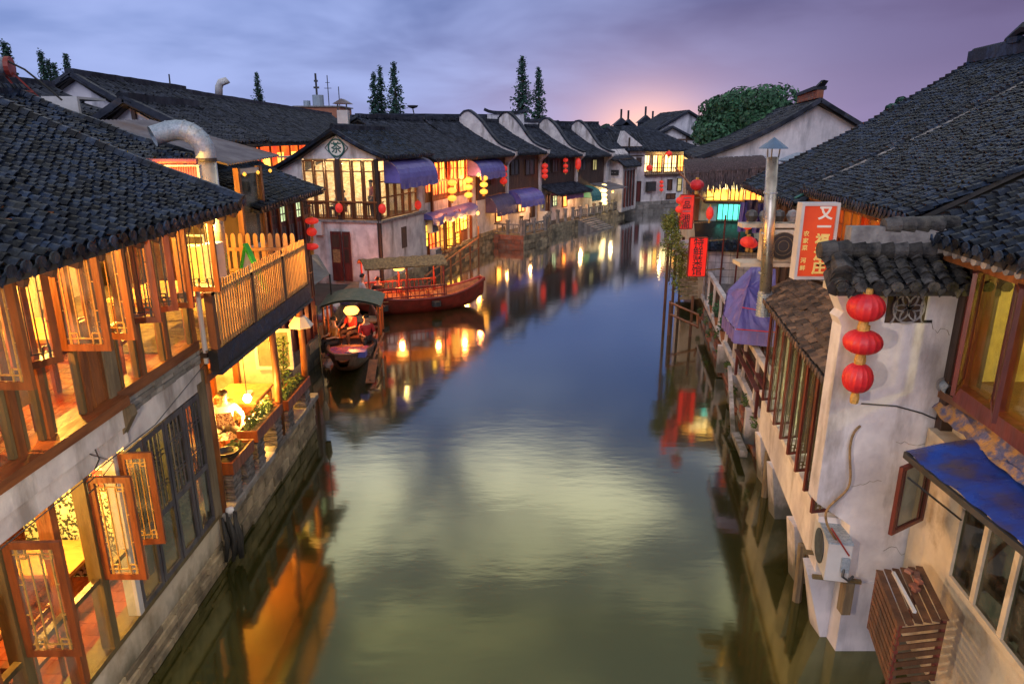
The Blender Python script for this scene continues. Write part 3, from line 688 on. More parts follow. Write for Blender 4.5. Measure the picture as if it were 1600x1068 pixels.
# pendant lamps
def pendant(x, y, z, top, label, mt_='g_lamp', r=.11, power=120, col=(1, .55, .18), group='lit pendant lamps of the restaurant'):
    t = T('pendant_lamp', label, 'lamp', (x, y, z), 0, group)
    m = MB(); m.tube([(x, y, z+r*.9), (x, y, top)], .008, 5); m.build('cord', MT['dark_metal'], t)
    m = MB(); m.lathe((x, y, z), [(.001, -r), (r*.6, -r*.8), (r, 0), (r*.6, r*.8), (.02, r)], 14); m.build('bulb', MT[mt_], t, smooth=True)
    if power: lamp((x, y, z-r-.12), power, col)
    return t
pendant(-6.3, 6.4, 5.75, 6.3, 'lit pendant lamp over the red table upstairs', power=520, col=(1, .36, .05))
pendant(-6.4, 8.9, 5.75, 6.3, 'lit pendant lamp over the bare table upstairs', power=520, col=(1, .52, .08))
pendant(-5.7, 7.75, 3.12, 3.42, 'bright pendant lamp under the lower ceiling by the patterned partition', 'g_lampw', .12, 280, (1, .55, .09))
pendant(-6.5, 5.7, 3.0, 3.42, 'lit pendant lamp over the lower laid table', power=320, col=(1, .52, .08))

# ================================================================ balcony and terrace beyond the restaurant
bal = T('balcony', 'timber balcony with close orange pickets on a black beam', 'balcony', (-4.8, 13, 3.4))
XB = -4.66
m = MB(); m.beam((XB, 10.28, 3.65), (XB, 15.45, 3.65), .14, .34); m.build('black_beam', MT['black_beam'], bal)
m = MB(); m.beam((XB+.03, 10.28, 3.45), (XB+.03, 15.45, 3.45), .16, .05); m.build('drip_strip', MT['dark_metal'], bal)
for k in range(24): block('deck_plank', MT['wood_gray'], bal, (-6.9, 10.40+k*.216, 3.80), (4.6, .205, .035))
m = MB(); m.b(-9.2, XB-.1, 10.28, 15.4, 3.70, 3.775); m.build('deck_frame', MT['wood_dark'], bal)
m = MB(); m.beam((XB+.01, 10.35, 4.70), (XB+.01, 15.35, 4.70), .10, .05); m.build('handrail', MT['wood_gray'], bal)
m = MB(); m.beam((XB+.01, 10.35, 3.90), (XB+.01, 15.35, 3.90), .06, .06); m.build('bottom_rail', MT['wood_red'], bal)
for k in range(50):
    y = 10.42+k*.1005
    if k not in (0, 16, 33, 49): bar('picket', MT['picket'], bal, (XB+.06, y, 3.84), (XB+.06, y, 4.86+RN.uniform(-.01, .02)), .016, .048, up=(0, 1, 0))
for y in (10.4, 12.05, 13.75, 15.36): 
    m = MB(); m.b(XB-.06, XB+.06, y-.06, y+.06, 3.8, 4.72); m.build('rail_post', MT['wood_brown'], bal)
# round-topped pickets of the return
pk = MB(); pr = [(-.5, -.5), (.5, -.5), (.5, .40), (.42, .46), (.22, .495), (0, .5), (-.22, .495), (-.42, .46), (-.5, .40)]
pk.prism([(a, -.5, b) for a, b in pr], (0, 1, 0)); pkm = pk.mesh('picket', MT['picket'])
for k in range(10):
    piece('picket', pkm, Matrix.Translation((XB-.22-k*.165, 15.38, 4.42)) @ Matrix.Diagonal((.10, .03, 1.1, 1)), bal)
m = MB(); m.beam((XB, 15.34, 4.62), (-6.4, 15.34, 4.62), .04, .07); m.beam((XB, 15.34, 4.15), (-6.4, 15.34, 4.15), .04, .07); m.build('return_rail', MT['picket'], bal)
table(-5.75, 11.35, 3.82, 1.3, 1.5, .74, 'wooden table on the balcony behind the last casement', group='balcony furniture', top='picket', leg='wood_orange')
# tall air conditioner cabinet
t = T('floor_air_conditioner', 'beige floor-standing air conditioner on the balcony beside the silver duct', 'air conditioner', (-6.0, 13.0, 3.82))
m = MB(); m.b(-6.25, -5.8, 12.85, 13.15, 3.82, 5.05); m.build('cabinet', MT['cloth_cream'], t)
m = MB(); m.b(-5.795, -5.52, 12.8, 13.2, 3.82, 5.1); m.build('side_panel', MT['white_metal'], t)
m = MB(); m.tube([(-6.1, 12.9, 5.05), (-6.1, 12.9, 5.25), (-5.75, 12.9, 5.25), (-5.75, 12.9, 5.05)], .025, 6); m.build('pipe', MT['white_metal'], t)
# green easel board
t = T('sign_easel', 'A-frame board with bright green edges standing on the balcony', 'sign', (-5.5, 14.3, 3.82))
a, b, c_ = V((-5.85, 14.4, 3.82)), V((-5.62, 14.55, 4.86)), V((-5.18, 14.4, 3.82))
m = MB(); m.beam(a, b, .07, .05); m.beam(b, c_, .13, .05); m.build('frame', MT['green_print'], t)
m = MB(); m.prism([a+V((.03, .01, .02)), c_+V((-.03, .01, .02)), b+V((0, .01, -.03))], (0, .02, 0)); bd = m.build('board', MT['paper'], t)
m = MB()
for q in range(5): m.b(-5.62+q*.05, -5.60+q*.05, 14.38, 14.395, 3.95, 4.15)
for q in range(3): m.b(-5.66, -5.38, 14.378, 14.39, 3.97+q*.08, 3.985+q*.08)
m.build('print', MT['print_dark'], bd)
pendant(-7.2, 11.6, 6.0, 6.6, 'lit lamp deep on the balcony behind the roof tip', power=760, col=(1, .46, .06), group='balcony lamps')
pendant(-6.0, 13.45, 5.7, 6.5, 'bright lamp hanging beside the silver duct', 'g_lampw', .13, 420, (1, .46, .08), group='balcony lamps')
# wall behind the balcony
bw = T('balcony_house', 'dark tiled house behind the timber balcony with yellow lit back wall', 'building', (-8.6, 13, 3.8))
m = MB(); m.b(-9.3, -9.1, 10.3, 15.4, .5, 7.4); m.build('wall', MT['plaster_warm'], bw)
m = MB(); m.b(-9.1, -8.9, 10.35, 10.45, 3.8, 6.9); m.b(-9.08, -8.9, 12.6, 12.72, 3.8, 6.8); m.build('post', MT['wood_orange'], bw)
m = MB(); m.b(-9.09, -9.02, 11.2, 12.2, 4.4, 5.9); m.build('window_frame', MT['wood_orange'], bw)
roof, S_ = tile_roof(bw, (-6.35, 11.1, 6.55), (-6.3, 14.2, 6.60), (-9.6, 11.1, 7.72), (-9.6, 14.2, 7.78), pitch=.2, expose=.13, sag=.10, jit=2.2, wav=.10, parts=160)
ridge(bw, roof, (-9.6, 11.0, 7.78), (-9.6, 14.4, 7.82), sagr=.05)
m = MB()
for k in range(24):
    p = S_(1.0, k/24); m.tube([p+V((.04, .02, .05)), p+V((.17, .02, -.01))], [.085, .10], 6)
m.build('verge_tiles', MT['tile'], roof, kind='stuff')
# pink corrugated canopy strip under that roof
t = T('pink_canopy', 'pink corrugated sheet strip with rolled ridge below the sagging tile roof', 'canopy', (-6.1, 12.4, 6.3))
y0 = 12.35
m = MB(); k = 40
for i in range(k):
    x0 = -7.15+i*.0425; m.prism([(x0, y0, 6.3), (x0+.02, y0-.015, 6.3), (x0+.0425, y0, 6.3), (x0+.0425, y0+.05, 6.52), (x0+.02, y0+.035, 6.52), (x0, y0+.05, 6.52)], (0, .01, 0))
m.build('corrugated_sheet', MT['sheet_pink'], t)
m = MB()
for i in range(42): 
    x0 = -7.15+i*.04; m.tube([(x0, y0+.06, 6.60), (x0+.034, y0+.06, 6.60)], [.055, .048], 8)
m.build('rolled_edge', MT['sheet_pink'], t)
m = MB(); m.b(-7.15, -5.42, y0-.01, y0+.1, 6.52, 6.545); m.b(-5.47, -5.43, y0, y0+.1, 6.2, 6.52); m.build('edge_trim', MT['white_metal'], t)
# silver duct
t = T('exhaust_duct', 'fat silver kitchen exhaust duct bending over at its top', 'duct', (-5.95, 14.0, 3.8))
x, y = -5.95, 13.9
m = MB(); m.tube([(x, y, 3.85), (x, y, 6.60)], .185, 20); m.build('lower_pipe', MT['steel'], t, smooth=True)
m = MB(); m.tube([(x, y, 6.56), (x, y, 6.62)], .20, 20); m.build('band', MT['dark_metal'], t)
path = [(x, y, 6.62), (x, y, 6.72)]
for q in range(1, 7):
    a = q/6*math.pi/2*1.05; path.append((x-.42*(1-math.cos(a)), y-.05*q/6, 6.72+.42*math.sin(a)))
path += [(x-.60, y-.10, 7.12), (x-.84, y-.28, 7.02)]
m = MB(); m.tube(path, .19, 20, cap=False); m.build('elbow', MT['galv'], t, smooth=True)
for i in (2, 3, 4, 5, 6, 8):
    m = MB(); d = (V(path[i+1 if i+1 < len(path) else i])-V(path[i-1])).normalized()*.012; m.tube([V(path[i])-d, V(path[i])+d], .198, 20); m.build('seam', MT['galv'], t)
# terrace: stone wall, floor, posts, planters
te = T('terrace', 'open waterside dining terrace on a stone wall under the balcony', 'terrace', (-4.9, 13, 0))
ft = Fac((-4.9, 10.3), (-4.95, 16.1))
m = MB(); ft.bx(m, 0, 5.8, -4.2, -.06, -.9, .80); m.build('wall_core', MT['joint'], te)
stone_course(te, ft, 0, 5.8, [-.2, .08, .32, .56, .8], dmax=.05, wmin=.35, wmax=.9, d0=-.12, seed=9)
for i in range(7): ft.blk('coping_stone', MT['stone_gray'], te, i*.83+.01, i*.83+.82, -.5, .10+RN.uniform(0, .04), .8, .92+RN.uniform(0, .015))
m = MB(); ft.bx(m, 0, 5.8, -4.2, -.45, .8, .9); m.build('floor', MT['floor_red'], te)
for (y, x_) in ((10.43, -4.92), (13.6, -4.92), (15.6, -4.95)):
    m = MB(); m.tube([(x_, y, .9), (x_+.02, y, 2.3), (x_, y, 3.68)], [.085, .078, .075], 10); m.build('post', MT['wood_orange'], te, smooth=True)
m = MB(); m.beam((-4.9, 10.35, 3.32), (-4.9, 15.7, 3.32), .12, .12); m.build('beam', MT['wood_orange'], te)
m = MB(); m.b(-8.4, -8.25, 10.3, 15.8, .9, 3.7); m.build('back_wall', MT['plaster_warm'], te)
m = MB(); m.b(-8.25, -5.6, 15.75, 15.85, .9, 3.4); m.build('end_wall', MT['plaster_warm'], te)
for x_ in (-7.2, -6.6): 
    m = MB(); m.b(x_-.06, x_+.06, 15.6, 15.72, .9, 3.6); m.build('inner_post', MT['wood_red'], te)
m = MB(); m.b(-8.2, -4.7, 10.4, 15.7, 3.63, 3.66); m.build('soffit', MT['wood_orange'], te)
t = T('framed_picture', 'dark landscape picture in a white frame at the far end of the terrace', 'picture', (-5.7, 15.6, 1.9))
m = MB()
for (x0, x1, z0, z1) in ((-6.1, -5.2, 2.62, 2.7), (-6.1, -5.2, 1.7, 1.78), (-6.1, -6.02, 1.78, 2.62), (-5.28, -5.2, 1.78, 2.62)): m.b(x0, x1, 15.62, 15.68, z0, z1)
m.build('frame', MT['white_metal'], t); m = MB(); m.b(-6.02, -5.28, 15.64, 15.66, 1.78, 2.62); m.build('picture_panel', MT['mat_green'], t)
# planters: slate-brick piers with red wood boxes of plants
def foliage(m, c, rx, ry, rz, n, sz=.05, seed=0):
    r = random.Random(seed)
    for _ in range(n):
        while 1:
            p = V((r.uniform(-1, 1), r.uniform(-1, 1), r.uniform(-1, 1)))
            if p.length < 1: break
        p = V((p.x*rx, p.y*ry, p.z*rz)) + V(c)
        d = V((r.gauss(0, 1), r.gauss(0, 1), r.gauss(0, .7))).normalized(); e = d.cross(V((r.gauss(0, 1), r.gauss(0, 1), r.gauss(0, 1)))).normalized(); s_ = sz*r.uniform(.6, 1.3)
        m.add([p-d*s_, p+e*s_*.45, p+d*s_, p-e*s_*.45], [(0, 1, 2, 3)])
    return m
nb = 0
for k, (y0, y1, zt, lb) in enumerate(((10.75, 11.75, 1.66, 'nearest red wood planter on slate brick piers, half empty'), (11.95, 13.4, 1.72, 'middle red wood planter full of trailing green plants'), (13.8, 15.45, 1.60, 'farthest red wood planter with low orange-lit plants'))):
    t = T('planter', lb, 'planter', (-4.95, (y0+y1)/2, .92), 0, 'planters along the terrace edge')
    for yy in (y0+.2, y1-.2):
        for j in range(int((zt-.24-.92)/.055)):
            if nb < 290:
                o_ = (j % 2)*.02
                block('brick', MT['brick_gray'], t, (-4.97+o_/2, yy-.09+o_/3, .947+j*.055), (.30, .17, .046)); block('brick', MT['brick_gray'], t, (-4.97+o_/2, yy+.09+o_/3, .947+j*.055), (.30, .17, .046)); nb += 2
    bx = MB()
    for (x0, x1, a, b_) in ((-4.82, -4.78, y0, y1), (-5.17, -5.13, y0, y1)): bx.b(x0, x1, a, b_, zt-.22, zt)
    for yy in (y0, y1-.04): bx.b(-5.13, -4.82, yy, yy+.04, zt-.22, zt)
    bx.b(-5.13, -4.82, y0+.04, y1-.04, zt-.22, zt-.18); bx.build('box', MT['wood_red'], t)
    m = MB(); m.b(-5.13, -4.82, y0+.04, y1-.04, zt-.18, zt-.05); m.build('soil', MT['soil'], t)
    f = MB()
    for q in range(2 if k == 0 else 7):
        yy = y0+.2+(y1-y0-.4)*(q/6 if k else .5+q*.3); foliage(f, (-4.99, yy, zt+(.08 if k == 1 else .03)), .13, .17, .17 if k == 1 else .10, 130 if k == 1 else 90, .034, seed=k*10+q)
    f.build('plants', MT['leaf'], t, kind='stuff')
t = T('potted_vine', 'thin leafy vine climbing a stake at the far terrace post', 'plant', (-5.3, 15.2, .92))
m = MB(); m.tube([(-5.3, 15.2, .92), (-5.33, 15.2, 1.6), (-5.25, 15.2, 2.5)], .02, 5); m.build('stem', MT['bark'], t)
f = MB()
for q in range(6): foliage(f, (-5.28, 15.2, 1.4+q*.22), .16, .14, .14, 50, .05, seed=60+q)
f.build('leaves', MT['leaf'], t, kind='stuff')
table(-5.95, 11.55, .9, .95, .95, .72, 'near terrace table glowing yellow under the lamp', group='terrace tables', top='picket', leg='wood_orange')
table(-5.95, 14.3, .9, 1.0, 1.15, .72, 'far terrace table glowing yellow behind the middle post', group='terrace tables', top='picket', leg='wood_orange')
for (x, y, rz, lb) in ((-6.65, 14.3, -1.57, 'wooden chair on the inner side of the far terrace table'), (-5.9, 13.45, 0, 'wooden chair between the two terrace tables'), (-5.95, 10.95, 3.14, 'wooden chair nearest the corner post on the terrace')):
    chair(x, y, .9, rz, lb, 'wood_orange', group='terrace chairs')
for (x_, y_, z_, lb) in ((-5.8, 11.4, 1.625, 'white bowl on the near terrace table'), (-6.1, 11.75, 1.625, 'second white bowl at the far side of the near terrace table'), (-5.75, 14.2, 1.625, 'white bowl on the far terrace table')): disc(x_, y_, z_, .08, 'bowl', 'ceramic', lb, 'bowl', [(.04, 0), (.08, .06), (.075, .06), (.03, .015), (.0005, .015)], 'bowls on the terrace tables')
m = MB(); m.lathe((-4.98, 11.05, 1.665), [(.10, 0), (.17, .07), (.19, .10), (.165, .10), (.1, .03), (.0005, .02)], 18); m.thing('basin', MT['dark_metal'], 'dark round basin sitting on the nearest planter', 'basin')
pendant(-5.3, 12.95, 2.0, 3.6, 'very bright bare lamp among the plants on the terrace', 'g_lampw', .09, 260, (1, .50, .09), group='terrace lamps')
pendant(-7.0, 11.2, 3.1, 3.6, 'lamp near the white inner wall of the terrace', 'g_lamp', .09, 420, (1, .50, .07), group='terrace lamps')
pendant(-6.6, 14.6, 3.1, 3.6, 'lamp at the far end of the terrace', 'g_lamp', .09, 420, (1, .48, .06), group='terrace lamps')
m = MB(); m.lathe((-4.93, 15.58, 2.9), [(.11, .12), (.26, -.1), (.25, -.13), (.10, .08)], 14, fr=lambda j: 1+.12*(j % 2)); m.thing('paper_shade', MT['paper'], 'small ruffled paper shade tied round the far terrace post', 'shade')
# mooring clutter at the restaurant corner
t = T('rope_bundle', 'black wet rope and net bundle hanging from the restaurant corner', 'rope', (-4.75, 10.3, .1))
m = MB(); r = random.Random(3)
for q in range(9):
    x_, y_ = -4.74+r.uniform(-.09, .09), 10.3+r.uniform(-.12, .12); m.tube([(x_, y_, .95), (x_+r.uniform(-.05, .08), y_+r.uniform(-.08, .08), .55), (x_+r.uniform(-.06, .1), y_, .12)], [.02, .05, .03], 6)
m.build('coils', MT['rubber'], t, smooth=True)
m = MB(); m.lathe((-4.78, 10.42, .95), [(.001, -.07), (.06, -.04), (.075, 0), (.06, .05), (.001, .07)], 12); m.build('float', MT['ceramic'], t, smooth=True)
t = T('hanging_broom', 'old broom head hanging on a line at the far terrace post', 'broom', (-4.6, 15.9, .5))
m = MB(); m.tube([(-4.62, 15.9, 3.2), (-4.60, 15.9, .75)], .014, 5); m.build('line', MT['rubber'], t)
m = MB(); m.tube([(-4.6, 15.9, .78), (-4.6, 15.9, .6), (-4.6, 15.9, .3)], [.03, .09, .07], 8); m.build('head', MT['wood_gray'], t)
# cable along the white fascia
m = MB(); m.tube([(XF+.16, 3.5, 3.42), (XF+.15, 5.5, 3.34), (XF+.16, 7.3, 3.36), (XF+.1, 8.6, 3.30), (XF+.12, 10.2, 3.62)], .008, 4)
m.tube([(XF+.12, 7.1, 3.60), (XF+.15, 7.5, 3.30), (XF+.14, 7.1, 3.18)], .007, 4); m.thing('cable', MT['dark_metal'], 'thin black cable drooping along the white restaurant fascia', 'cable')
m = MB(); x_ = XF+.155
for (y0_, z0_, y1_, z1_) in ((6.95, 3.30, 7.12, 3.30), (6.95, 3.18, 7.12, 3.18), (6.95, 3.18, 6.95, 3.30), (7.12, 3.18, 7.12, 3.30), (7.12, 3.38, 7.24, 3.46), (7.24, 3.46, 7.2, 3.60)): m.beam((x_, y0_, z0_), (x_, y1_, z1_), .01, .012)
m.thing('wall_bracket', MT['dark_metal'], 'small black iron bracket on the white fascia above the middle casement', 'bracket')
# ================================================================ left: houses behind and beyond
def poly_wall(parent, name, mt, pts, vec): return MB().prism(pts, vec).build(name, MT[mt], parent)
# long white-gabled hall far behind (two lengths of the same ridge)
def hall(label, Ya, Yb, X, zr, Xe, ze, XL, zL, gable='plaster_old', extra=0, mtw='plaster_old', pitch=.3, ex=.3, name='hall', cat='building', dX=0, parts=0):
    h = T(name, label, cat, (X, Ya, .5))
    poly_wall(h, 'gable_wall', gable, [(XL+.5, Ya, .5), (Xe-.5, Ya, .5), (Xe-.5, Ya, ze+.12), (X, Ya, zr-.18), (XL+.5, Ya, zL+.12)], (0, .3, 0))
    m = MB(); m.b(XL+.5, Xe-.5, Ya+.3, Yb, .5, min(ze, zL)); m.build('wall', MT[mtw], h)
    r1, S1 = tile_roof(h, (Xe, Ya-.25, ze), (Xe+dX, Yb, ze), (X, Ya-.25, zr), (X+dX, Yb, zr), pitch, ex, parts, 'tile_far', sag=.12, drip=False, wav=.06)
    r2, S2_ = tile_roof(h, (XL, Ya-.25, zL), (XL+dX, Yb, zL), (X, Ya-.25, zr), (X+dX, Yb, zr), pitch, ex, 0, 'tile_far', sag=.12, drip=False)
    ridge(h, r1, (X, Ya-.3, zr+.08), (X+dX, Yb, zr+.08), .3, .2, 'tile_far', caps=False)
    m = MB()
    for a, b in (((X, zr), (Xe, ze)), ((X, zr), (XL, zL))):
        m.beam((a[0], Ya-.22, a[1]+.03), (b[0], Ya-.22, b[1]+.03), .22, .16)
    m.build('verge', MT['tile_far'], h)
    return h, S1
hall('long hall with pale weathered gable and straight dark roof, upper left', 24, 31.7, -14.2, 8.95, -10.9, 7.0, -16.6, 7.6)
h, _ = hall('second long hall with grey gable and red lights under its eave', 31.9, 62, -14.3, 8.85, -11.0, 6.75, -17, 7.0, dX=-1.2)
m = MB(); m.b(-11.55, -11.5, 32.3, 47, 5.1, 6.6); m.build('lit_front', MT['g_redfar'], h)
for k in range(10): 
    m = MB(); m.b(-11.48, -11.42, 32.4+k*1.5, 32.55+k*1.5, 5.0, 6.6); m.build('post', MT['wood_red'], h)
for k in range(7):
    m = MB(); y = 32.9+k*2.1; m.b(-11.48, -11.45, y, y+.9, 5.3, 6.3); m.build('window', MT['g_yel'], h)
hall('small house with a white gable split by a dark post, behind the silver duct', 19.0, 22.9, -9.95, 7.92, -7.7, 6.85, -10.9, 7.35, 'plaster_old', ex=.2, pitch=.24, parts=0)
for o in list(C.objects)[-1:]: pass
pst = T('gable_post', 'dark timber post and thin gutter on the small white gable', 'post', (-9.8, 18.9, 6.5))
m = MB(); m.b(-9.9, -9.8, 18.9, 18.98, 6.9, 7.72); m.build('post', MT['wood_dark'], pst)
# left-most far roofs and white box
hall('low dark roof with a white plaster box at the far left edge', 17, 21.5, -13.5, 8.4, -11.0, 7.3, -15.5, 7.2)
m = MB(); m.b(-11.9, -11.0, 18.5, 18.6, 7.45, 8.0); m.b(-11.9, -11.0, 18.6, 19.8, 7.94, 8.0); m.thing('roof_cabinet', MT['white_metal'], 'pale boxy cabinet on the low roof at upper left', 'cabinet')
# solar water heater
t = T('solar_water_heater', 'solar water heater tank with round red end on the roof at the left edge', 'water heater', (-9.9, 14.2, 8.1))
m = MB(); m.tube([(-10.9, 13.8, 8.36), (-9.68, 14.2, 8.30)], .17, 14); m.build('tank', MT['galv'], t, smooth=True)
m = MB(); m.tube([(-9.68, 14.2, 8.30), (-9.60, 14.22, 8.30)], .19, 14); m.build('end_cap', MT['red_metal'], t)
m = MB(); 
for a, b in (((-9.6, 14.2, 8.2), (-9.3, 14.4, 7.75)), ((-9.75, 14.2, 8.15), (-9.6, 14.4, 7.75)), ((-9.35, 14.35, 7.85), (-9.95, 14.2, 7.95)), ((-10.6, 14, 8.2), (-10.6, 14.2, 7.75))): m.beam(a, b, .03, .03)
m.build('frame', MT['red_metal'], t)
m = MB(); m.tube([(-9.6, 14.1, 8.4), (-9.35, 14.2, 8.25), (-9.0, 14.3, 7.9), (-8.8, 14.3, 7.7)], .02, 5); m.build('pipe', MT['rubber'], t)
# grey sheet canopy and glazed porch with orange posts
t = T('sheet_canopy', 'grey corrugated sheet canopy behind the silver duct over orange posts', 'canopy', (-6.1, 16.5, 3.8))
m = MB(); E0, E1, R0, R1 = V((-6.0, 15.0, 6.45)), V((-5.98, 18.4, 6.55)), V((-9.3, 15.0, 7.33)), V((-9.2, 18.4, 7.42))
n = 44
m.grid(lambda a, b: R0.lerp(R1, a).lerp(E0.lerp(E1, a), b)+V((0, 0, .028*math.cos(a*n*math.pi))), n, 8); m.build('corrugated_sheet', MT['sheet_gray'], t)
for y, mt_ in ((15.9, 'wood_orange'), (17.3, 'wood_red')):
    m = MB(); m.b(-6.22, -6.10, y-.07, y+.07, .6, 6.35); m.build('post', MT[mt_], t)
m = MB(); m.b(-6.19, -6.13, 15.97, 17.23, 4.45, 4.55); m.b(-6.19, -6.13, 15.97, 17.23, 6.2, 6.32); m.build('rail', MT['white_metal'], t)
m = MB(); m.b(-6.165, -6.155, 15.97, 17.23, 4.55, 6.2); m.build('pane', MT['glass_dim'], t)
m = MB(); m.b(-9.2, -9.1, 15.0, 18.4, .6, 7.2); m.build('back_wall', MT['wood_h'], t)
for k in range(3):
    m = MB(); y = 15.8+k*.85; m.lathe((-5.95, y, 6.22), [(.001, -.05), (.04, -.02), (.04, .02), (.001, .05)], 10); m.thing('red_light', MT['g_lanw'], ('small orange light nearest the duct under the grey canopy', 'middle small orange light under the grey canopy', 'farthest small orange light under the grey canopy')[k], 'light', 'small lights under the grey canopy', smooth=True)
# maroon timber house
mh = T('timber_house', 'maroon timber house with lit panes and sagging tiled eave beyond the balcony', 'building', (-6.5, 20, .5))
fm = Fac((-6.55, 17.9), (-6.3, 21.6))
m = MB(); fm.bx(m, 0, 3.7, -3.5, 0, .4, 5.6); m.build('wall', MT['wood_maroon'], mh)
m = MB(); fm.bx(m, -.02, 3.72, -3.5, .05, -.8, .9); m.build('stone_base', MT['joint'], mh)
stone_course(mh, fm, 0, 3.7, [-.1, .2, .5, .85], dmax=.09, d0=0, seed=21)
for k in range(6):
    s = .12+k*.6
    m = MB(); fm.bx(m, s, s+.08, 0, .07, .9, 5.4); m.build('post', MT['wood_maroon'], mh)
    for (z0, z1, mt_) in ((4.75, 5.15, 'g_green' if k in (2, 4) else 'wood_dark'), (3.9, 4.6, 'wood_slate'), (2.2, 3.7, 'g_dimw' if k == 3 else 'wood_dark')):
        m = MB(); fm.bx(m, s+.14, s+.52, 0, .02, z0, z1); fr = m.build('window', MT[mt_], mh)
        m = MB(); 
        for q in range(3): fm.bx(m, s+.14+q*.18, s+.165+q*.18, .02, .035, z0, z1)
        fm.bx(m, s+.14, s+.52, .02, .032, (z0+z1)/2-.015, (z0+z1)/2+.015); m.build('glazing_bars', MT['wood_maroon'], fr)
roof, S_ = tile_roof(mh, (-6.0, 16.6, 5.38), (-5.85, 21.8, 5.46), (-8.6, 16.6, 6.55), (-8.45, 21.8, 6.62), .2, .15, 200, sag=.08)
ridge(mh, roof, (-8.6, 16.6, 6.6), (-8.45, 21.9, 6.68))
# front wall of that house towards the camera, with blue cloth
m = MB(); m.b(-8.6, -6.5, 17.75, 17.88, .5, 5.5); m.build('end_wall', MT['wood_dark'], mh)
m = MB(); m.grid(lambda a, b: (-6.95+.12*a+.05*math.sin(b*4), 17.6+.04*math.sin(a*9), 4.35-b*1.3), 8, 8); m.thing('blue_cloth', MT['tarp_blue'], 'strip of blue cloth hanging at the corner of the maroon timber house', 'cloth')

def lantern(c, r, h, label, group, mt='lantern_red', tassel=.12, ribs=12, cat='lantern', seg=48):
    t = T('lantern', label, cat, c, RN.uniform(0, 1), group)
    n = 12 if seg > 16 else 8; pr = []
    for i in range(n+1):
        a = -math.pi/2+math.pi*i/n; pr.append((max(.28*r, r*math.cos(a)**.8 if math.cos(a) > 0.001 else 0), h/2*math.sin(a)))
    m = MB(); m.lathe(c, pr, seg, fr=(lambda j: 1+.035*(1 if j % 3 else -1.6)) if seg > 20 else (lambda j: 1+.03*(1 if j % 2 else -1)) if seg > 12 else None); m.build('shade', MT[mt], t, smooth=seg > 20)
    m = MB(); m.lathe(V(c)+V((0, 0, h/2)), [(.26*r, -.01), (.28*r, .04*h/.3+.02)], 10); m.lathe(V(c)-V((0, 0, h/2)), [(.28*r, -.05*h/.3-.01), (.26*r, .01)], 10); m.build('caps', MT['gold'], t, kind='stuff')
    if tassel: m = MB(); m.lathe(V(c)-V((0, 0, h/2+tassel+.03)), [(.24*r, 0), (.27*r, tassel*.5), (.24*r, tassel)], 12, fr=lambda j: 1+.15*(j % 2)); m.build('tassel', MT['gold'], t)
    return t
pos = ('topmost', 'middle', 'lowest')
# lantern string beside the tea house left corner
P0 = P(480, 345, Y=21.9)
for k, v in enumerate((345, 362, 385)):
    p = P(487, v, Y=21.3); lantern(p, (.20, .15, .20)[k], (.2, .27, .2)[k], f'{pos[k]} red lantern of the string left of the carved tea house shutters', 'lantern string by the timber house', 'g_lanr')
m = MB(); m.tube([P(487, 322, Y=21.3), P(487, 392, Y=21.3)], .01, 4); m.beam(P(487, 322, Y=21.3), P(474, 320, Y=21.2), .03, .03); m.thing('lantern_hanger', MT['dark_metal'], 'thin hanger of the red lanterns beside the maroon timber house', 'hanger')
# small tarpaulin lean-to at the water
t = T('boat_shed_roof', 'small grey tarpaulin roof over the landing between balcony and tea house', 'canopy', (-6.0, 23, .5))
a, b, c_, d = P(484, 396, Y=24.5), P(497, 398, Y=25), P(515, 428, Y=23.2), P(487, 448, Y=22.0)
m = MB(); m.slab(a, b, c_, d, .05); m.build('tarpaulin', MT['sheet_gray'], t)
m = MB(); 
for p in (c_, d): m.tube([p, (p.x, p.y, .5)], .03, 6)
m.build('legs', MT['dark_metal'], t, kind='stuff')
m = MB(); m.add([(-6.3, 21.7, .9), (-5.0, 21.9, .9), (-4.9, 23.5, .9), (-6.3, 25.5, .9)], [(0, 1, 2, 3)]); 
m = MB(); m.prism([(-7.3, 21.6, .2), (-6.75, 21.6, .2), (-6.65, 26.8, .2), (-5.95, 28, .2), (-5.9, 31, .2), (-7.3, 31, .2)], (0, 0, .5)); m.thing('landing', MT['stone'], None, None, kind='structure')
for q in range(10):
    m = MB(); p = V((-6.85+RN.uniform(-.2, .15)+max(0, q-5)*.12, 23.9+q*.45, .72)); r_ = RN.uniform(.16, .28)
    m.lathe(p, [(r_, 0), (r_*1.1, r_*.5), (r_*.75, r_*.95), (.001, r_*1.2)], 9, fr=lambda j: 1+.2*noise.noise(V((j*1.3, p.y*3, 0))))
    m.thing('sack', MT['cloth_white' if q % 3 else 'tarp_dull'], f"{'pale' if q % 3 else 'dull purple'} crumpled bag on the landing, {('nearest', 'second', 'third', 'fourth', 'fifth', 'sixth', 'seventh', 'eighth', 'ninth', 'farthest')[q]} in the heap going back", 'bag', 'bags heaped on the landing' if q % 3 else 'dull bags heaped on the landing')

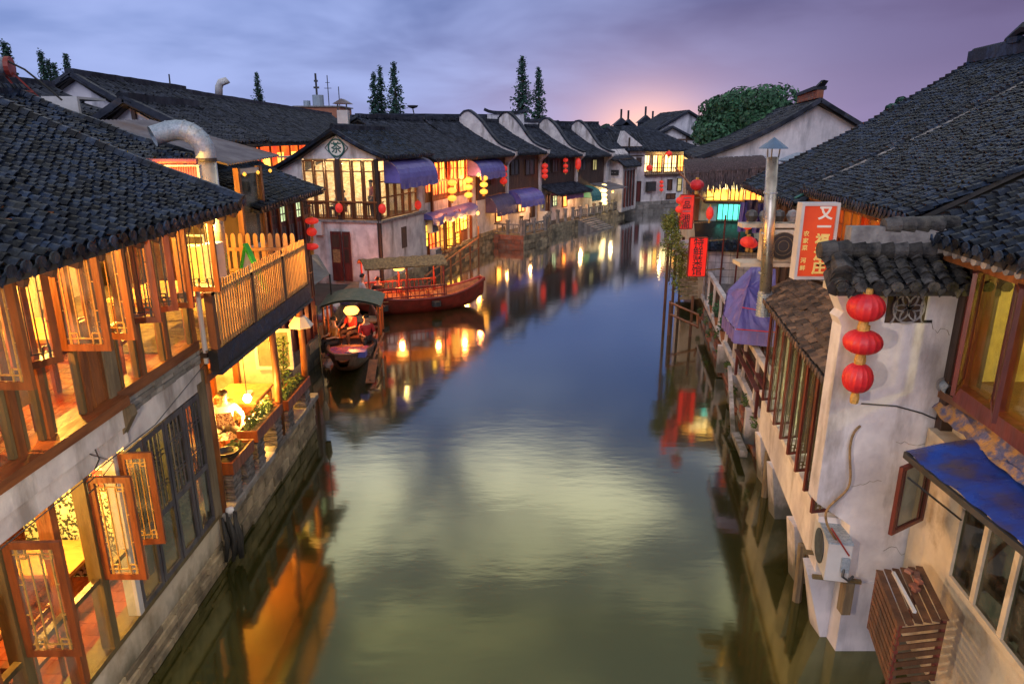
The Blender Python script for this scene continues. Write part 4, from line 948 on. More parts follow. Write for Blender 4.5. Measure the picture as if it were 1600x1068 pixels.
# ================================================================ tea house
CA, CB = (-10.9, 32.0), (-5.9, 31.0)
th = T('tea_house', 'white two-storey tea house with glowing upstairs windows and round tea sign', 'building', (-7.5, 33, .3))
ff = Fac(CA, CB)                         # front: normal towards the camera
fs_ = Fac(CB, (-4.45, 36.0))             # side to the canal
L0 = ff.len
pxs = lambda u, v: ff.px(u, v)
ap, az_ = pxs(525, 211)
e1s, e1z = pxs(597, 243); e0s, e0z = pxs(428, 266)
m = MB(); m.prism([ff.pt(0, 0, .2), ff.pt(L0, 0, .2), ff.pt(L0, 0, 3.42), ff.pt(0, 0, 3.42)], -ff.n*.25); 
m.build('lower_wall', MT['plaster'], th)
ws, wz1 = pxs(471, 250); 
m = MB(); m.prism([ff.pt(0, 0, 3.42), ff.pt(ws, 0, 3.42), ff.pt(ws, 0, 6.1), ff.pt(L0, 0, 6.1), ff.pt(L0, 0, 6.35), ff.pt(ap, 0, az_), ff.pt(0, 0, 5.55)], -ff.n*.25); m.build('gable_wall', MT['plaster'], th)
m = MB(); m.prism([fs_.pt(.0, 0, .2), fs_.pt(5.2, 0, .2), fs_.pt(5.2, 0, 3.4), fs_.pt(.0, 0, 3.4)], -fs_.n*.25); m.build('side_wall', MT['plaster'], th)
m = MB(); m.prism([fs_.pt(.2, 0, 6.0), fs_.pt(5.2, 0, 6.0), fs_.pt(5.2, 0, 6.25), fs_.pt(.2, 0, 6.25)], -fs_.n*.25); m.build('lintel_band', MT['plaster'], th)
m = MB(); fs_.bx(m, 4.2, 5.2, -.25, 0, 3.4, 5.995); m.build('side_pier', MT['plaster'], th)
# lit room behind glass
m = MB(); m.prism([ff.pt(.3, -.3, 3.3), ff.pt(L0-.1, -.3, 3.3), fs_.pt(5.0, -.3, 3.3), ff.pt(.3, -5, 3.3)], (0, 0, .1)); m.build('upper_floor', MT['wood_brown'], th)
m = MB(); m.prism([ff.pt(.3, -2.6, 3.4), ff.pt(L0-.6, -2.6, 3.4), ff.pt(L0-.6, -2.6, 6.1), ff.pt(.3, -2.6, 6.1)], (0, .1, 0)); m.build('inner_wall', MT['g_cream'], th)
m = MB(); ff.bx(m, .3, L0-.2, -4.5, -.3, 6.12, 6.2); m.build('ceiling', MT['plaster_warm'], th)
lamp(ff.pt(3.2, -1.4, 5.8), 110, (1, .66, .28)); lamp(ff.pt(4.8, -3.0, 5.8), 110, (1, .62, .22))
def glazed(F, s0, s1, z0, z1, n, parent, zmid=None, mt='wood_orange', gl='glass', rail=None, tr=.45, lit=None):
    st = (s1-s0)/n
    for k in range(n):
        a, b = s0+k*st+.02, s0+(k+1)*st-.02
        m = MB(); 
        for (p_, q_, c_, d_) in ((a, a+.06, z0, z1), (b-.06, b, z0, z1), (a+.06, b-.06, z0, z0+.06), (a+.06, b-.06, z1-.06, z1), (a+.06, b-.06, z1-tr-.05, z1-tr)): F.bx(m, p_, q_, -.05, .05, c_, d_)
        if zmid: F.bx(m, a+.06, b-.06, -.04, .04, zmid, zmid+.06)
        w_ = m.build('window', MT[mt], parent)
        m = MB(); F.bx(m, a+.06, b-.06, -.012, 0, z0+.06, z1-.06); m.build('pane', MT[gl], w_)
        if lit: m = MB(); F.bx(m, a+.06, b-.06, -.06, -.04, z0+.06, z1-.06); m.build('lit_pane', MT[lit], w_)
m1, _ = pxs(527, 300); m2, _ = pxs(534, 300)
glazed(ff, ws+.04, m1, 3.5, 6.05, 3, th, 4.2); glazed(ff, m2, L0-.12, 3.5, 6.05, 3, th, 4.2)
m = MB(); ff.bx(m, m1, m2, -.1, .06, 3.42, 6.1); m.build('post', MT['wood_dark'], th)
m = MB(); m.tube([ff.pt(L0, .03, .3), ff.pt(L0, .03, 6.1)], .10, 8); m.build('corner_post', MT['wood_dark'], th)
m = MB(); ff.bx(m, 0.0, L0+.1, 0, .12, 3.36, 3.46); m.build('string_course', MT['mortar'], th)
m = MB(); fs_.bx(m, .0, 5.2, 0, .12, 3.34, 3.44); m.build('string_course', MT['mortar'], th)
for k in range(34):
    s = ws+.1+k*(L0-ws-.2)/33; m = MB(); m.tube([ff.pt(s, .1, 3.5), ff.pt(s, .1, 4.25)], .013, 4); m.build('baluster', MT['wood_brown'], th)
m = MB(); ff.bx(m, ws, L0, .07, .13, 4.24, 4.3); m.build('handrail', MT['wood_orange'], th)
glazed(fs_, .15, 4.1, 3.5, 5.6, 5, th, 4.4)
# tea sign: octagon-like medallion in a diamond
s, z = pxs(526, 231)
c0 = ff.pt(s, .02, z)
def ring(m, c, R1, R2, e, n, th_, nseg, pts=None):
    for i in range(nseg):
        a0, a1 = 2*math.pi*i/nseg, 2*math.pi*(i+1)/nseg
        q = [c+e*math.cos(a0)*R1+V((0,0,math.sin(a0)*R1)), c+e*math.cos(a0)*R2+V((0,0,math.sin(a0)*R2)), c+e*math.cos(a1)*R2+V((0,0,math.sin(a1)*R2)), c+e*math.cos(a1)*R1+V((0,0,math.sin(a1)*R1))]
        m.prism(q, n*th_)
md = T('tea_medallion', 'round white tea medallion in a diamond on the gable', 'sign', c0, ff.rz)
m = MB(); ring(m, c0, 0.0005, .33, ff.e, ff.n, .02, 20); m.build('disc', MT['print_white'], md)
m = MB(); ring(m, c0+ff.n*.021, .33, .39, ff.e, ff.n, .03, 20); m.build('ring', MT['print_green'], md)
m = MB(); 
for a, b in (((0, .54), (.54, 0)), ((.54, 0), (0, -.54)), ((0, -.54), (-.54, 0)), ((-.54, 0), (0, .54))): m.beam(c0+ff.e*a[0]+V((0, 0, a[1]))+ff.n*.01, c0+ff.e*b[0]+V((0, 0, b[1]))+ff.n*.01, .025, .025)
m.build('diamond', MT['print_green'], md)
def text(body, c, size, e, n, mt, parent, name='lettering', ext=.006, bold=.0, vertical=False, sp=1.1, kind=None):
    """one mesh of lettering, centred at c on a plane with right vector e and outward normal n"""
    cu = bpy.data.curves.new('t', 'FONT'); cu.body = body; cu.size = size; cu.align_x = 'CENTER'; cu.align_y = 'CENTER'; cu.extrude = ext; cu.offset = bold; cu.resolution_u = 2
    if vertical: cu.body = '\n'.join(body); cu.space_line = sp
    ob = bpy.data.objects.new('t', cu); C.objects.link(ob); dg = bpy.context.evaluated_depsgraph_get(); me = bpy.data.meshes.new_from_object(ob.evaluated_get(dg))
    bpy.data.objects.remove(ob)
    e = V(e).normalized(); up = V((0, 0, 1)); up = (up-V(n)*up.dot(V(n))).normalized(); R_ = Matrix((e, up, V(n).normalized())).transposed().to_4x4()
    me.transform(W[root_of(parent)].inverted() @ Matrix.Translation(V(c)) @ R_); me.materials.clear(); me.materials.append(MT[mt]); me.name = name
    o = bpy.data.objects.new(name, me); C.objects.link(o); o.parent = parent; return o
text('茶', c0+ff.n*.03+V((0, 0, -.02)), .50, ff.e, ff.n, 'print_green', md, bold=.008)
# carved shutters leaning at the wall
for k, (u0, u1) in enumerate(((521, 537), (539, 551))):
    s0, _ = pxs(u0, 400); s1, _ = pxs(u1, 400)
    t = T('carved_shutter', ('left carved maroon door leaf leaning on the tea house wall' if k == 0 else 'right narrower maroon door leaf leaning on the tea house wall'), 'door leaf', ff.pt((s0+s1)/2, .2, .7), ff.rz, 'door leaves leaning on the tea house')
    m = MB(); ff.bx(m, s0, s1, .12, .18, .7, 2.95); m.build('board', MT['wood_maroon'], t)
    for (z0, z1, mt_) in ((2.25, 2.8, 'wood_dark'), (1.55, 2.15, 'mat_roof' if k == 0 else 'wood_dark'), (.8, 1.45, 'wood_maroon')):
        m = MB(); ff.bx(m, s0+.08, s1-.08, .18, .195, z0, z1); m.build('panel', MT[mt_], t)
t = T('meter_box', 'pale meter box on the tea house wall beside the lantern string', 'box', ff.pt(*[pxs(499, 362)[0], .1, pxs(499, 372)[1]]), ff.rz)
s, z = pxs(499, 356); m = MB(); ff.bx(m, s-.2, s+.2, .0, .2, z-.3, z+.3); m.build('box', MT['white_metal'], t)
for (u, v, lb) in ((478, 325, 'small red cylinder lantern at the left window corner of the tea house'), (534, 324, 'small red cylinder lantern on the middle post of the tea house'), (601, 325, 'small red lantern on the corner post of the tea house'), (645, 320, 'small red lantern at the far end of the tea house side wall')):
    F_ = ff if u < 605 else fs_; s, z = F_.px(u, v); lantern(F_.pt(s, .28, z), .16, .42, lb, 'small lanterns on the tea house', 'g_lanr', 0)
def awning(F, s0, s1, zt, zb, out, mt, label, name='awning', sag=.06, group=None, parent=None):
    t = T(name, label, 'awning', F.pt((s0+s1)/2, .1, zb), F.rz, group)
    m = MB(); m.grid(lambda a, b: F.pt(s0+(s1-s0)*a, .06+out*math.sin(b*math.pi/2*1.05), zb+(zt-zb)*math.cos(b*math.pi/2)+ (-sag*abs(math.sin(a*math.pi*4))*b)), 16, 7)
    n0 = len(m.v); m.grid(lambda a, b: F.pt(s0+(s1-s0)*a, .06+out+.02*math.sin(a*40), zb-.22*b-sag*abs(math.sin(a*math.pi*4))), 16, 2)
    m.build('canvas', MT[mt], t)
    for sx in (s0, s1):
        m = MB(); m.prism([F.pt(sx, .06, zt)]+[F.pt(sx, .06+out*math.sin(b*math.pi/8*1.05), zb+(zt-zb)*math.cos(b*math.pi/8)) for b in range(1, 5)]+[F.pt(sx, .06, zb)], F.e*.01); m.build('side_flap', MT[mt], t)
    m = MB(); m.beam(F.pt(s0, .06, zb), F.pt(s0, out, zb), .03, .03); m.beam(F.pt(s1, .06, zb), F.pt(s1, out, zb), .03, .03); m.build('arms', MT['dark_metal'], t, kind='stuff')
    return t
s0, zt = fs_.px(597, 254); s1, _ = fs_.px(660, 254); 
awning(fs_, max(s0, .05), s1-.1, 6.05, 5.05, .8, 'tarp_purple', 'big purple awning over the tea house side windows')
s, z = fs_.px(632, 365); m = MB(); fs_.bx(m, s-.35, s+.2, 0, .03, 1.9, 2.9); m.build('small_window', MT['wood_dark'], th)
# tea house roofs
Ap = ff.pt(ap, .35, az_+.22); Rf = Ap+V((.3, 4.6, .05)) - fs_.e*0
side = fs_.e
Apb = Ap + side*5.4
roof, S_ = tile_roof(th, fs_.pt(-.3, .55, 6.2), fs_.pt(5.0, .55, 6.2), Ap, Apb, .25, .2, 0, 'tile', sag=.10, drip=True)
ridge(th, roof, Ap+V((0, 0, .06)), Apb+V((0, 0, .06)), .25, .25, 'tile_far')
E0_ = ff.pt(-.4, .35, 5.30)
roof2, S2_ = tile_roof(th, E0_, E0_+side*5.4, Ap, Apb, .25, .2, 0, 'tile', sag=.14, drip=False)
m = MB()
for (p, q) in ((Ap, fs_.pt(-.3, .55, 6.2)), (Ap, E0_)):
    for k in range(8):
        a, b = p.lerp(q, k/8), p.lerp(q, (k+1)/8); dz_ = [-.10*math.sin(math.pi*x/8) for x in (k, k+1)]
        m.beam(a+V((0, 0, dz_[0]+.03)), b+V((0, 0, dz_[1]+.03)), .16, .14)
m.build('verge', MT['tile'], th)
t = T('chimney', 'grey square chimney with a small pitched cap behind the tea house ridge', 'chimney', P(537, 200, Y=37))
c = P(537, 190, Y=37)
m = MB(); m.b(c.x-.27, c.x+.27, 36.8, 37.3, 6.0, c.z+.55); m.build('stack', MT['white_metal'], t)
m = MB(); m.prism([(c.x-.45, 36.7, c.z+.85), (c.x+.45, 36.7, c.z+.85), (c.x, 36.7, c.z+1.1)], (0, .8, 0)); m.build('cap', MT['sheet_gray'], t)
m = MB()
for a in (-.22, .22): m.b(c.x+a-.03, c.x+a+.03, 36.85, 36.9, c.z+.55, c.z+.85)
m.build('cap_legs', MT['dark_metal'], t, kind='stuff')

# ================================================================ the row beyond
def row_house(A, B, label, zt=5.9, depth=7, rise=1.9, out=.7, upper='wood_dark', lower='plaster', zmid=3.2, zg=.8, firewall=True, roofmt='tile_far', jut=0, fw_h=.9):
    F = Fac(A, B); h = T('row_house', label, 'building', F.pt(F.len/2, 0, zg), F.rz, None)
    m = MB(); F.bx(m, 0, F.len, -depth, 0, -.5, zmid); m.build('wall', MT[lower], h)
    m = MB(); F.bx(m, 0.02, F.len-.02, -depth, jut, zmid, zt+.1); m.build('upper_wall', MT[upper], h)
    if upper.startswith('wood'):
        n = int(F.len/.24)
        for k in range(n):
            F.blk('board', MT[upper], h, .03+k*(F.len-.06)/n+.006, .03+(k+1)*(F.len-.06)/n-.006, jut-.01, jut+.03, zmid+.02, zt-.1)
    R0, R1 = F.pt(0, -depth/2, zt+rise), F.pt(F.len, -depth/2, zt+rise)
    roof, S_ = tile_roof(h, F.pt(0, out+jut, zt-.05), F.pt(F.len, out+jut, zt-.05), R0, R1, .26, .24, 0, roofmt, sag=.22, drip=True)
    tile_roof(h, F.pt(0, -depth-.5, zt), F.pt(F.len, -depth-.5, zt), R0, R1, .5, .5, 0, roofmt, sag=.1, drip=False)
    ridge(h, roof, R0+V((0, 0, .1)), R1+V((0, 0, .1)), .3, .28, roofmt, caps=False)
    if firewall:
        s = F.len-.15
        prof = []; n = 14
        for i in range(n+1):
            t_ = i/n; d = (out+jut+.15)*(1-t_)+(-depth/2+.9)*t_
            roofz = (zt-.05)+(rise)*((out+jut-d)/(out+jut+depth/2))
            bulge = .28 + fw_h*max(0, math.sin((t_-.32)/.68*math.pi*.5))**1.6 if t_ > .32 else .28 + .0*t_
            prof.append((d, roofz+bulge-.15*math.sin(math.pi*min(1, t_*1.4))))
        d1, z1 = prof[-1]; prof += [(d1-.35, z1-.05), (d1-.7, z1-.35), (d1-.8, zt+rise-.5)]
        low = [(-depth/2, zt-1), (.1+jut, zt-.9), (.32+jut, zt-.55), (out+jut+.12, zt-.12)]
        poly = [F.pt(s, d, z) for d, z in prof] + [F.pt(s, d, z) for d, z in low]
        MB().prism(poly, F.e*.3).build('fire_wall', MT['plaster'], h)
        m = MB()
        for (a, b) in zip(prof, prof[1:]): m.beam(F.pt(s+.15, a[0], a[1]+.05), F.pt(s+.15, b[0], b[1]+.05), .42, .12)
        m.build('fire_wall_coping', MT['tile_far'], h)
        m = MB(); F.bx(m, s, s+.3, -.3, .2+jut, zg, zt-.5); m.build('end_pier', MT['plaster'], h)
    return h, F
def win(F, h, u0, v0, u1, v1, mt='g_yel', frame='wood_dark', nx=2, nz=2, d=0.0, name='window'):
    s0, za = F.px(u0, (v0+v1)/2); s1, _ = F.px(u1, (v0+v1)/2); um = (u0+u1)/2; _, zt = F.px(um, v0); _, zb = F.px(um, v1)
    if s1 < s0: s0, s1 = s1, s0
    m = MB(); f = .06
    for (a, b, c_, e_) in ((s0-f, s0, zb-f, zt+f), (s1, s1+f, zb-f, zt+f), (s0, s1, zb-f, zb), (s0, s1, zt, zt+f)): F.bx(m, a, b, d, d+.09, c_, e_)
    w_ = m.build(name, MT[frame], h)
    m = MB(); F.bx(m, s0, s1, d, d+.03, zb, zt); m.build('pane', MT[mt], w_)
    m = MB()
    for k in range(1, nx): a = s0+(s1-s0)*k/nx; F.bx(m, a-.025, a+.025, d+.03, d+.07, zb, zt)
    for k in range(1, nz): a = zb+(zt-zb)*k/nz; F.bx(m, s0, s1, d+.03, d+.066, a-.02, a+.02)
    if m.v: m.build('glazing_bars', MT[frame], w_)
    return s0, s1, zb, zt
def lstring(F, u, vs, r, label, group, mt='g_lanr', d=.5, sq=.75):
    for k, v in enumerate(vs):
        s, z = F.px(u, v)
        t_ = lantern(F.pt(s, d, z), r, r*2*sq, f'{pos[k] if len(vs) == 3 else ("upper", "lower")[k] if len(vs) == 2 else "single"} {label}', group, mt, .08, seg=16)
        if k == 0: t0_ = t_
    s, za = F.px(u, vs[0]-10); _, zb = F.px(u, vs[-1])
    m = MB(); m.tube([F.pt(s, d, za), F.pt(s, d, zb)], .012, 4); m.build('cord', MT['dark_metal'], t0_)
# --- red-lit restaurant
hA, FA = row_house((-4.55, 36.2), (-2.25, 43.9), 'white canal house glowing red and yellow from both floors, next to the tea house', zt=5.95, upper='plaster', firewall=False, depth=7, rise=2.0)
F = FA
for (u0, v0, u1, v1, mt_, nx) in ((664, 247, 672, 285, 'g_hot', 1), (677, 246, 683, 280, 'g_red', 1), (685, 246, 693, 280, 'g_yel', 2), (697, 246, 712, 280, 'g_red', 3), (714, 247, 724, 278, 'g_yel', 2), (726, 248, 735, 277, 'g_red', 2)): win(F, hA, u0, v0, u1, v1, mt_, 'wood_red', nx, 2)
for (u0, v0, u1, v1, mt_, nx) in ((663, 282, 671, 300, 'g_red', 2), (675, 283, 682, 304, 'g_red', 2), (684, 283, 697, 302, 'g_red', 3), (703, 282, 712, 300, 'g_red', 2), (716, 281, 728, 298, 'g_red', 2)): win(F, hA, u0, v0, u1, v1, mt_, 'wood_red', nx, 1)
for (u0, v0, u1, v1, mt_, nx) in ((660, 352, 667, 385, 'g_hot', 1), (669, 345, 678, 400, 'g_red', 2), (680, 340, 692, 396, 'g_yel', 2), (694, 338, 706, 392, 'g_hot', 2), (708, 325, 716, 362, 'g_hot', 2), (717, 322, 728, 358, 'g_hot', 2), (711, 364, 719, 380, 'g_hot', 1)): win(F, hA, u0, v0, u1, v1, mt_, 'wood_red', nx, 3)
for u in (672, 700, 733): 
    s, z = F.px(u, 280); m = MB(); F.bx(m, s-.07, s+.07, 0, .14, 3.2 if u != 733 else 1.0, 5.9); m.build('post', MT['wood_red'], hA)
for (u, dr) in ((676, 1), (684, -1), (694, 1), (706, -1)):
    s, z = F.px(u, 370); hp = F.pt(s, .1, 0); sash(hA, (hp.x, hp.y), tuple((F.n+F.e*.35*dr)[:2]), .55, 1.15, 3.1, 'wood_red')
for (u0, u1, za_, zb_) in ((663, 737, 3.75, 5.88), (659, 729, 1.05, 3.05)):
    s0, s1 = F.px(u0, 300)[0], F.px(u1, 300)[0]; n_ = int((s1-s0)/.3)
    for k in range(n_): F.blk('board', MT['wood_orange'], hA, s0+k*(s1-s0)/n_+.01, s0+(k+1)*(s1-s0)/n_-.01, -.01, .02, za_, zb_)
lstring(F, 682, (285, 297, 309), .25, 'glowing yellow lantern, left string of the red-lit house', 'glowing lanterns on the red-lit house', 'g_lanw', .9, .62)
lstring(F, 709, (281, 292, 304), .25, 'glowing yellow lantern, middle string of the red-lit house', 'glowing lanterns on the red-lit house', 'g_lanw', .9, .62)
lstring(F, 734, (278, 288, 299), .25, 'glowing yellow lantern, right string of the red-lit house', 'glowing lanterns on the red-lit house', 'g_lanw', .9, .62)
s, z = F.px(656, 303); t = T('green_sign', 'small green shop board beside the big purple awning', 'sign', F.pt(s, .1, z), F.rz)
m = MB(); F.bx(m, s-.42, s+.42, .06, .12, z-.3, z+.3); m.build('board', MT['print_green'], t)
m = MB(); 
for q in range(4): F.bx(m, s-.34+q*.18, s-.22+q*.18, .12, .13, z-.22, z-.10)
F.bx(m, s-.25, s+.25, .12, .13, z+.05, z+.12); m.build('print', MT['g_green'], t)
s0, _ = F.px(728, 260); s1, _ = F.px(768, 260); awning(F, s0, s1, 5.75, 4.8, .9, 'tarp_purple', 'blue-purple awning at the right end of the red-lit house')
s0, _ = F.px(658, 335); s1, _ = F.px(731, 330); awning(F, s0, s1, 3.25, 2.95, .6, 'tarp_blue', 'long thin blue and red cloth awning over the lower red-lit windows', sag=.16)
for k, (v, lb) in enumerate(((358, 'upper white air conditioner box at the tea house end of the red-lit wall'), (402, 'lower white air conditioner box on the quay by the red boat'))):
    s, z = F.px(652+k*8, v); s = max(s, .1+k*.3); t = T('outdoor_unit', lb, 'air conditioner', F.pt(s, .25, z), F.rz, 'air conditioner boxes on the red-lit house')
    m = MB(); F.bx(m, s, s+.85, .05, .40, z-.32, z+.32); m.build('case', MT['white_metal'], t)
    m = MB()
    for q in range(6): F.bx(m, s+.05+q*.13, s+.10+q*.13, .40, .415, z-.27, z+.27)
    m.build('grille', MT['dark_metal'], t)
sq_ = MB(); F.bx(sq_, -.2, F.len, -.4, .0, -.6, .95); sq_.build('quay_wall', MT['joint'], hA)
stone_course(hA, F, 0, F.len+.2, [-.05, .25, .55, .82, 1.02], dmax=.12, d0=-.02, wmin=.4, wmax=.9, seed=33, mt='stone')
stone_course(th, fs_, 0, 5.2, [-.05, .25, .5, .75], dmax=.08, d0=-.02, wmin=.4, wmax=.9, seed=34)
def fill_lamp(p, power, col, label):  # adds an invented bulb and a fill light to brighten the house fronts
    m = MB(); m.lathe(p, [(.001, -.10), (.09, -.05), (.10, .02), (.04, .10), (.001, .12)], 12); m.thing('added_lamp', MT['g_lboat'], label, 'lamp', 'added fill lamps along the left bank', smooth=True)
    lamp(p-V((0, 0, .30)), power*.62, col, .10)
fill_lamp(F.pt(3.2, .9, 4.9), 190, (1, .26, .06), 'added orange fill lamp over the upper left windows of the red-lit house'); fill_lamp(F.pt(6.0, .9, 4.9), 190, (1, .26, .06), 'added orange fill lamp over the upper right windows of the red-lit house')
fill_lamp(F.pt(3.6, .9, 2.7), 190, (1, .36, .06), 'added orange fill lamp over the lower left doors of the red-lit house'); fill_lamp(F.pt(5.8, .9, 2.7), 130, (1, .40, .06), 'added orange fill lamp over the lower right windows of the red-lit house')
# --- timber house with purple awnings (u 745-790)
hB, FB = row_house((-2.2, 44.1), (-.45, 48.6), 'dark timber canal house with a purple awning over the quay steps', zt=5.95, upper='wood_brown', rise=2.1)
F = FB
lstring(F, 776, (263, 273, 283), .26, 'red lantern of the string on the first timber house', 'red lanterns on the first timber house')
s0, _ = F.px(757, 300); s1, _ = F.px(789, 300); awning(F, s0, s1, 3.35, 2.35, .8, 'tarp_dull', 'dull purple arched awning at the waterside door of the first timber house')
win(F, hB, 774, 309, 782, 345, 'g_yel', 'wood_red', 1, 2); win(F, hB, 751, 252, 765, 290, 'wood_brown', 'wood_dark', 2, 1)
stone_course(hB, F, 0, F.len, [-.05, .25, .55, .85, 1.1], dmax=.12, d0=-.02, seed=35)
m = MB(); F.bx(m, 0, F.len, -.3, 0, -.6, 1.0); m.build('quay_wall', MT['joint'], hB)
# --- (u 793-838)
hC, FC = row_house((-.3, 48.9), (2.0, 53.0), 'timber canal house with two dark upper windows and a big purple awning', zt=6.0, upper='wood_brown', rise=2.1)
F = FC
for (a, b) in ((797, 809), (820, 833)): win(F, hC, a, 250, b, 272, 'wood_slate', 'wood_dark', 2, 1, d=.03)
s0, _ = F.px(792, 295); s1, _ = F.px(829, 295); awning(F, s0, s1, 3.5, 2.6, 1.1, 'tarp_purple', 'big purple awning in the middle of the far row')
win(F, hC, 801, 310, 808, 331, 'wood_dark', 'wood_dark', 1, 1); win(F, hC, 809, 310, 819, 330, 'g_dimw', 'wood_brown', 2, 2); win(F, hC, 829, 308, 834, 338, 'wood_dark', 'wood_dark', 1, 1)
lstring(F, 842, (259, 267, 275), .24, 'red lantern, string on the white pier mid far row', 'red lanterns on the white pier')
# --- (u 842-897)
hD, FD = row_house((2.15, 53.2), (5.1, 57.6), 'dark timber canal house with a tiled pent roof above its shopfront', zt=5.7, upper='wood_dark', rise=2.1, zmid=3.3)
F = FD
pr_, _S = tile_roof(hD, F.pt(-.1, 1.6, 2.95), F.pt(F.len, 1.6, 2.95), F.pt(-.1, .05, 3.55), F.pt(F.len, .05, 3.55), .26, .2, 0, 'tile_far', sag=.03)
for (a, b) in ((849, 858), (862, 870), (878, 890)): win(F, hD, a, 250, b, 268, 'wood_slate', 'wood_dark', 2, 1, d=.03)
win(F, hD, 842, 305, 848, 325, 'g_dimw', 'wood_brown', 1, 2); win(F, hD, 853, 305, 857, 336, 'wood_maroon', 'wood_brown', 1, 1); win(F, hD, 863, 302, 869, 321, 'g_green', 'wood_slate', 2, 3); win(F, hD, 879, 300, 885, 322, 'g_red', 'wood_red', 1, 1)
lstring(F, 875, (250, 259, 267), .2, 'red lantern of the long string on the dark timber house', 'long red lantern string')
s, z = F.px(893, 256); lantern(F.pt(s, .6, z), .24, .9, 'tall red lantern at the far corner of the dark timber house', None, 'g_lanr', .08, seg=16)
s0, _ = F.px(861, 293); s1, _ = F.px(889, 293); awning(F, s0, s1, 3.2, 2.7, 1.3, 'tarp_pink', 'pink-purple awning of the shop in the far row')
fill_lamp(F.pt(4.4, 1.2, 2.6), 170, (1, .5, .2), 'added fill lamp under the tiled pent roof in the far row'); fill_lamp(FC.pt(2.2, .7, 2.6), 140, (1, .5, .18), 'added fill lamp under the big middle purple awning'); fill_lamp(FB.pt(3.6, .6, 2.6), 130, (1, .45, .12), 'added fill lamp under the dull purple awning'); 
# --- (u 900-943)
hE, FE = row_house((5.2, 57.8), (8.0, 61.6), 'dark timber canal house with a green awning at the far bend', zt=5.6, upper='wood_dark', rise=2.1, zmid=3.0)
F = FE
for (a, b) in ((905, 914), (925, 931)): win(F, hE, a, 250, b, 265, 'g_dimw' if a > 920 else 'wood_slate', 'wood_dark', 2, 1, d=.03)
s0, _ = F.px(889, 297); s1, _ = F.px(915, 297); awning(F, max(s0, 0), s1, 3.2, 2.3, 1.5, 'tarp_green', 'teal green awning near the far bend')
s0, z0, z1, _ = 0, 0, 0, 0
m = MB(); m.slab(F.pt(2.2, .05, 3.3), F.pt(5.5, .05, 3.3), F.pt(5.5, 2.0, 2.9), F.pt(2.2, 2.0, 2.9), .05); m.build('sheet_roof', MT['sheet_gray'], hE)
for k, v in enumerate((290, 297, 304, 311, 317)):
    s, z = F.px(932, v); lantern(F.pt(s, .7, z), .30, .34, ('topmost', 'second', 'middle', 'fourth', 'lowest')[k]+' pale glowing lantern of the stack at the far bend', 'pale glowing lantern stack', 'g_pale', 0, seg=14)
fill_lamp(F.pt(3.6, 1.5, 2.6), 90, (1, .7, .3), 'added fill lamp under the grey sheet roof at the far bend')
# --- small white house with tile cap (u 945-992)
hF, FF = row_house((8.1, 61.8), (10.3, 65.6), 'low white house with sloping dark roof and lattice bars by the far bend', zt=5.2, upper='plaster', depth=5, rise=1.6, firewall=False)
fg = Fac((6.6, 64.2), (10.4, 62.2)); gp = T('bend_house', 'white gable house with maroon doors at the far bend', 'building', (9.3, 63, .8), 0)
s0, z0 = fg.px(950, 300); s1, _ = fg.px(972, 300)
m = MB(); m.prism([fg.pt(s0, 0, .6), fg.pt(s1, 0, .6), fg.pt(s1, 0, 4.6), fg.pt(s0, 0, 6.0)], -fg.n*4); m.build('wall', MT['plaster'], gp)
s0b, zb = fg.px(941, 265); s1b, zc = fg.px(967, 274); m = MB(); fg.bx(m, s0b, s1b, .05, .12, zc, zb); m.build('name_board', MT['print_dark'], gp)
m = MB(); ws_ = (s1b-s0b)/6
for q in range(5): fg.bx(m, s0b+ws_*(q+.45), s0b+ws_*(q+1.0), .12, .13, zc+.2, zb-.2)
m.build('lettering', MT['mortar'], gp)
r_, _S = tile_roof(gp, fg.pt(s1+.4, .2, 4.55), fg.pt(s1+.4, -4, 4.55), fg.pt(s0-.8, .2, 6.5), fg.pt(s0-.8, -4, 6.5), .28, .26, 0, 'tile_far', drip=False)
for k in range(4):
    sx = s1+.05; m = MB(); p = fg.pt(sx, -.5-k*.8, 0); m.b(p.x-.02, p.x+.06, p.y-.3, p.y+.3, 1.0, 4.2); m.build('door', MT['wood_maroon'], gp)
# --- far two-storey lit house
A2, B2 = (12.6, 67.6), (17.6, 70.6)
fh = T('bend_restaurant', 'white two-storey restaurant with glowing upper gallery closing the canal view', 'building', (14, 70, 0))
F = Fac(A2, B2); G = Fac((9.9, 67.0), A2)
s_, z_ = F.px(1005, 274)
m = MB(); F.bx(m, 0, F.len+3, -7, 0, -.5, 3.55); m.build('lower_wall', MT['plaster'], fh)
m = MB(); F.bx(m, 0.05, F.len+3, -7, -.15, 3.55, 5.9); m.build('upper_wall', MT['plaster_warm'], fh)
m = MB(); G.bx(m, .05, G.len-.01, -1, .0, -.5, 6.0); m.prism([G.pt(.05, 0, 6.0), G.pt(G.len, 0, 6.0), G.pt(G.len*.2, 0, 7.6)], -G.n); m.build('side_wall', MT['plaster'], fh)
m = MB(); G.bx(m, 1.0, 1.15, 0, .08, 4.4, 7.0); G.bx(m, .1, 2.6, 0, .07, 5.3, 5.42); G.bx(m, .1, 2.4, 0, .07, 6.1, 6.22); m.build('timbers', MT['wood_dark'], fh)
for (u0, v0, u1, v1, mt_) in ((1008, 243, 1015, 268, 'g_pale'), (1021, 243, 1027, 268, 'g_pale'), (1029, 243, 1034, 268, 'g_yel'), (1039, 243, 1049, 268, 'g_pale'), (1051, 243, 1057, 268, 'g_pale'), (1060, 243, 1068, 267, 'g_yel')): win(F, fh, u0, v0, u1, v1, mt_, 'wood_red', 2, 2, d=-.12)
win(G, fh, 995, 247, 1001, 257, 'wood_dark', 'wood_dark', 1, 2); win(G, fh, 988, 284, 1000, 314, 'wood_maroon', 'wood_dark', 2, 1)
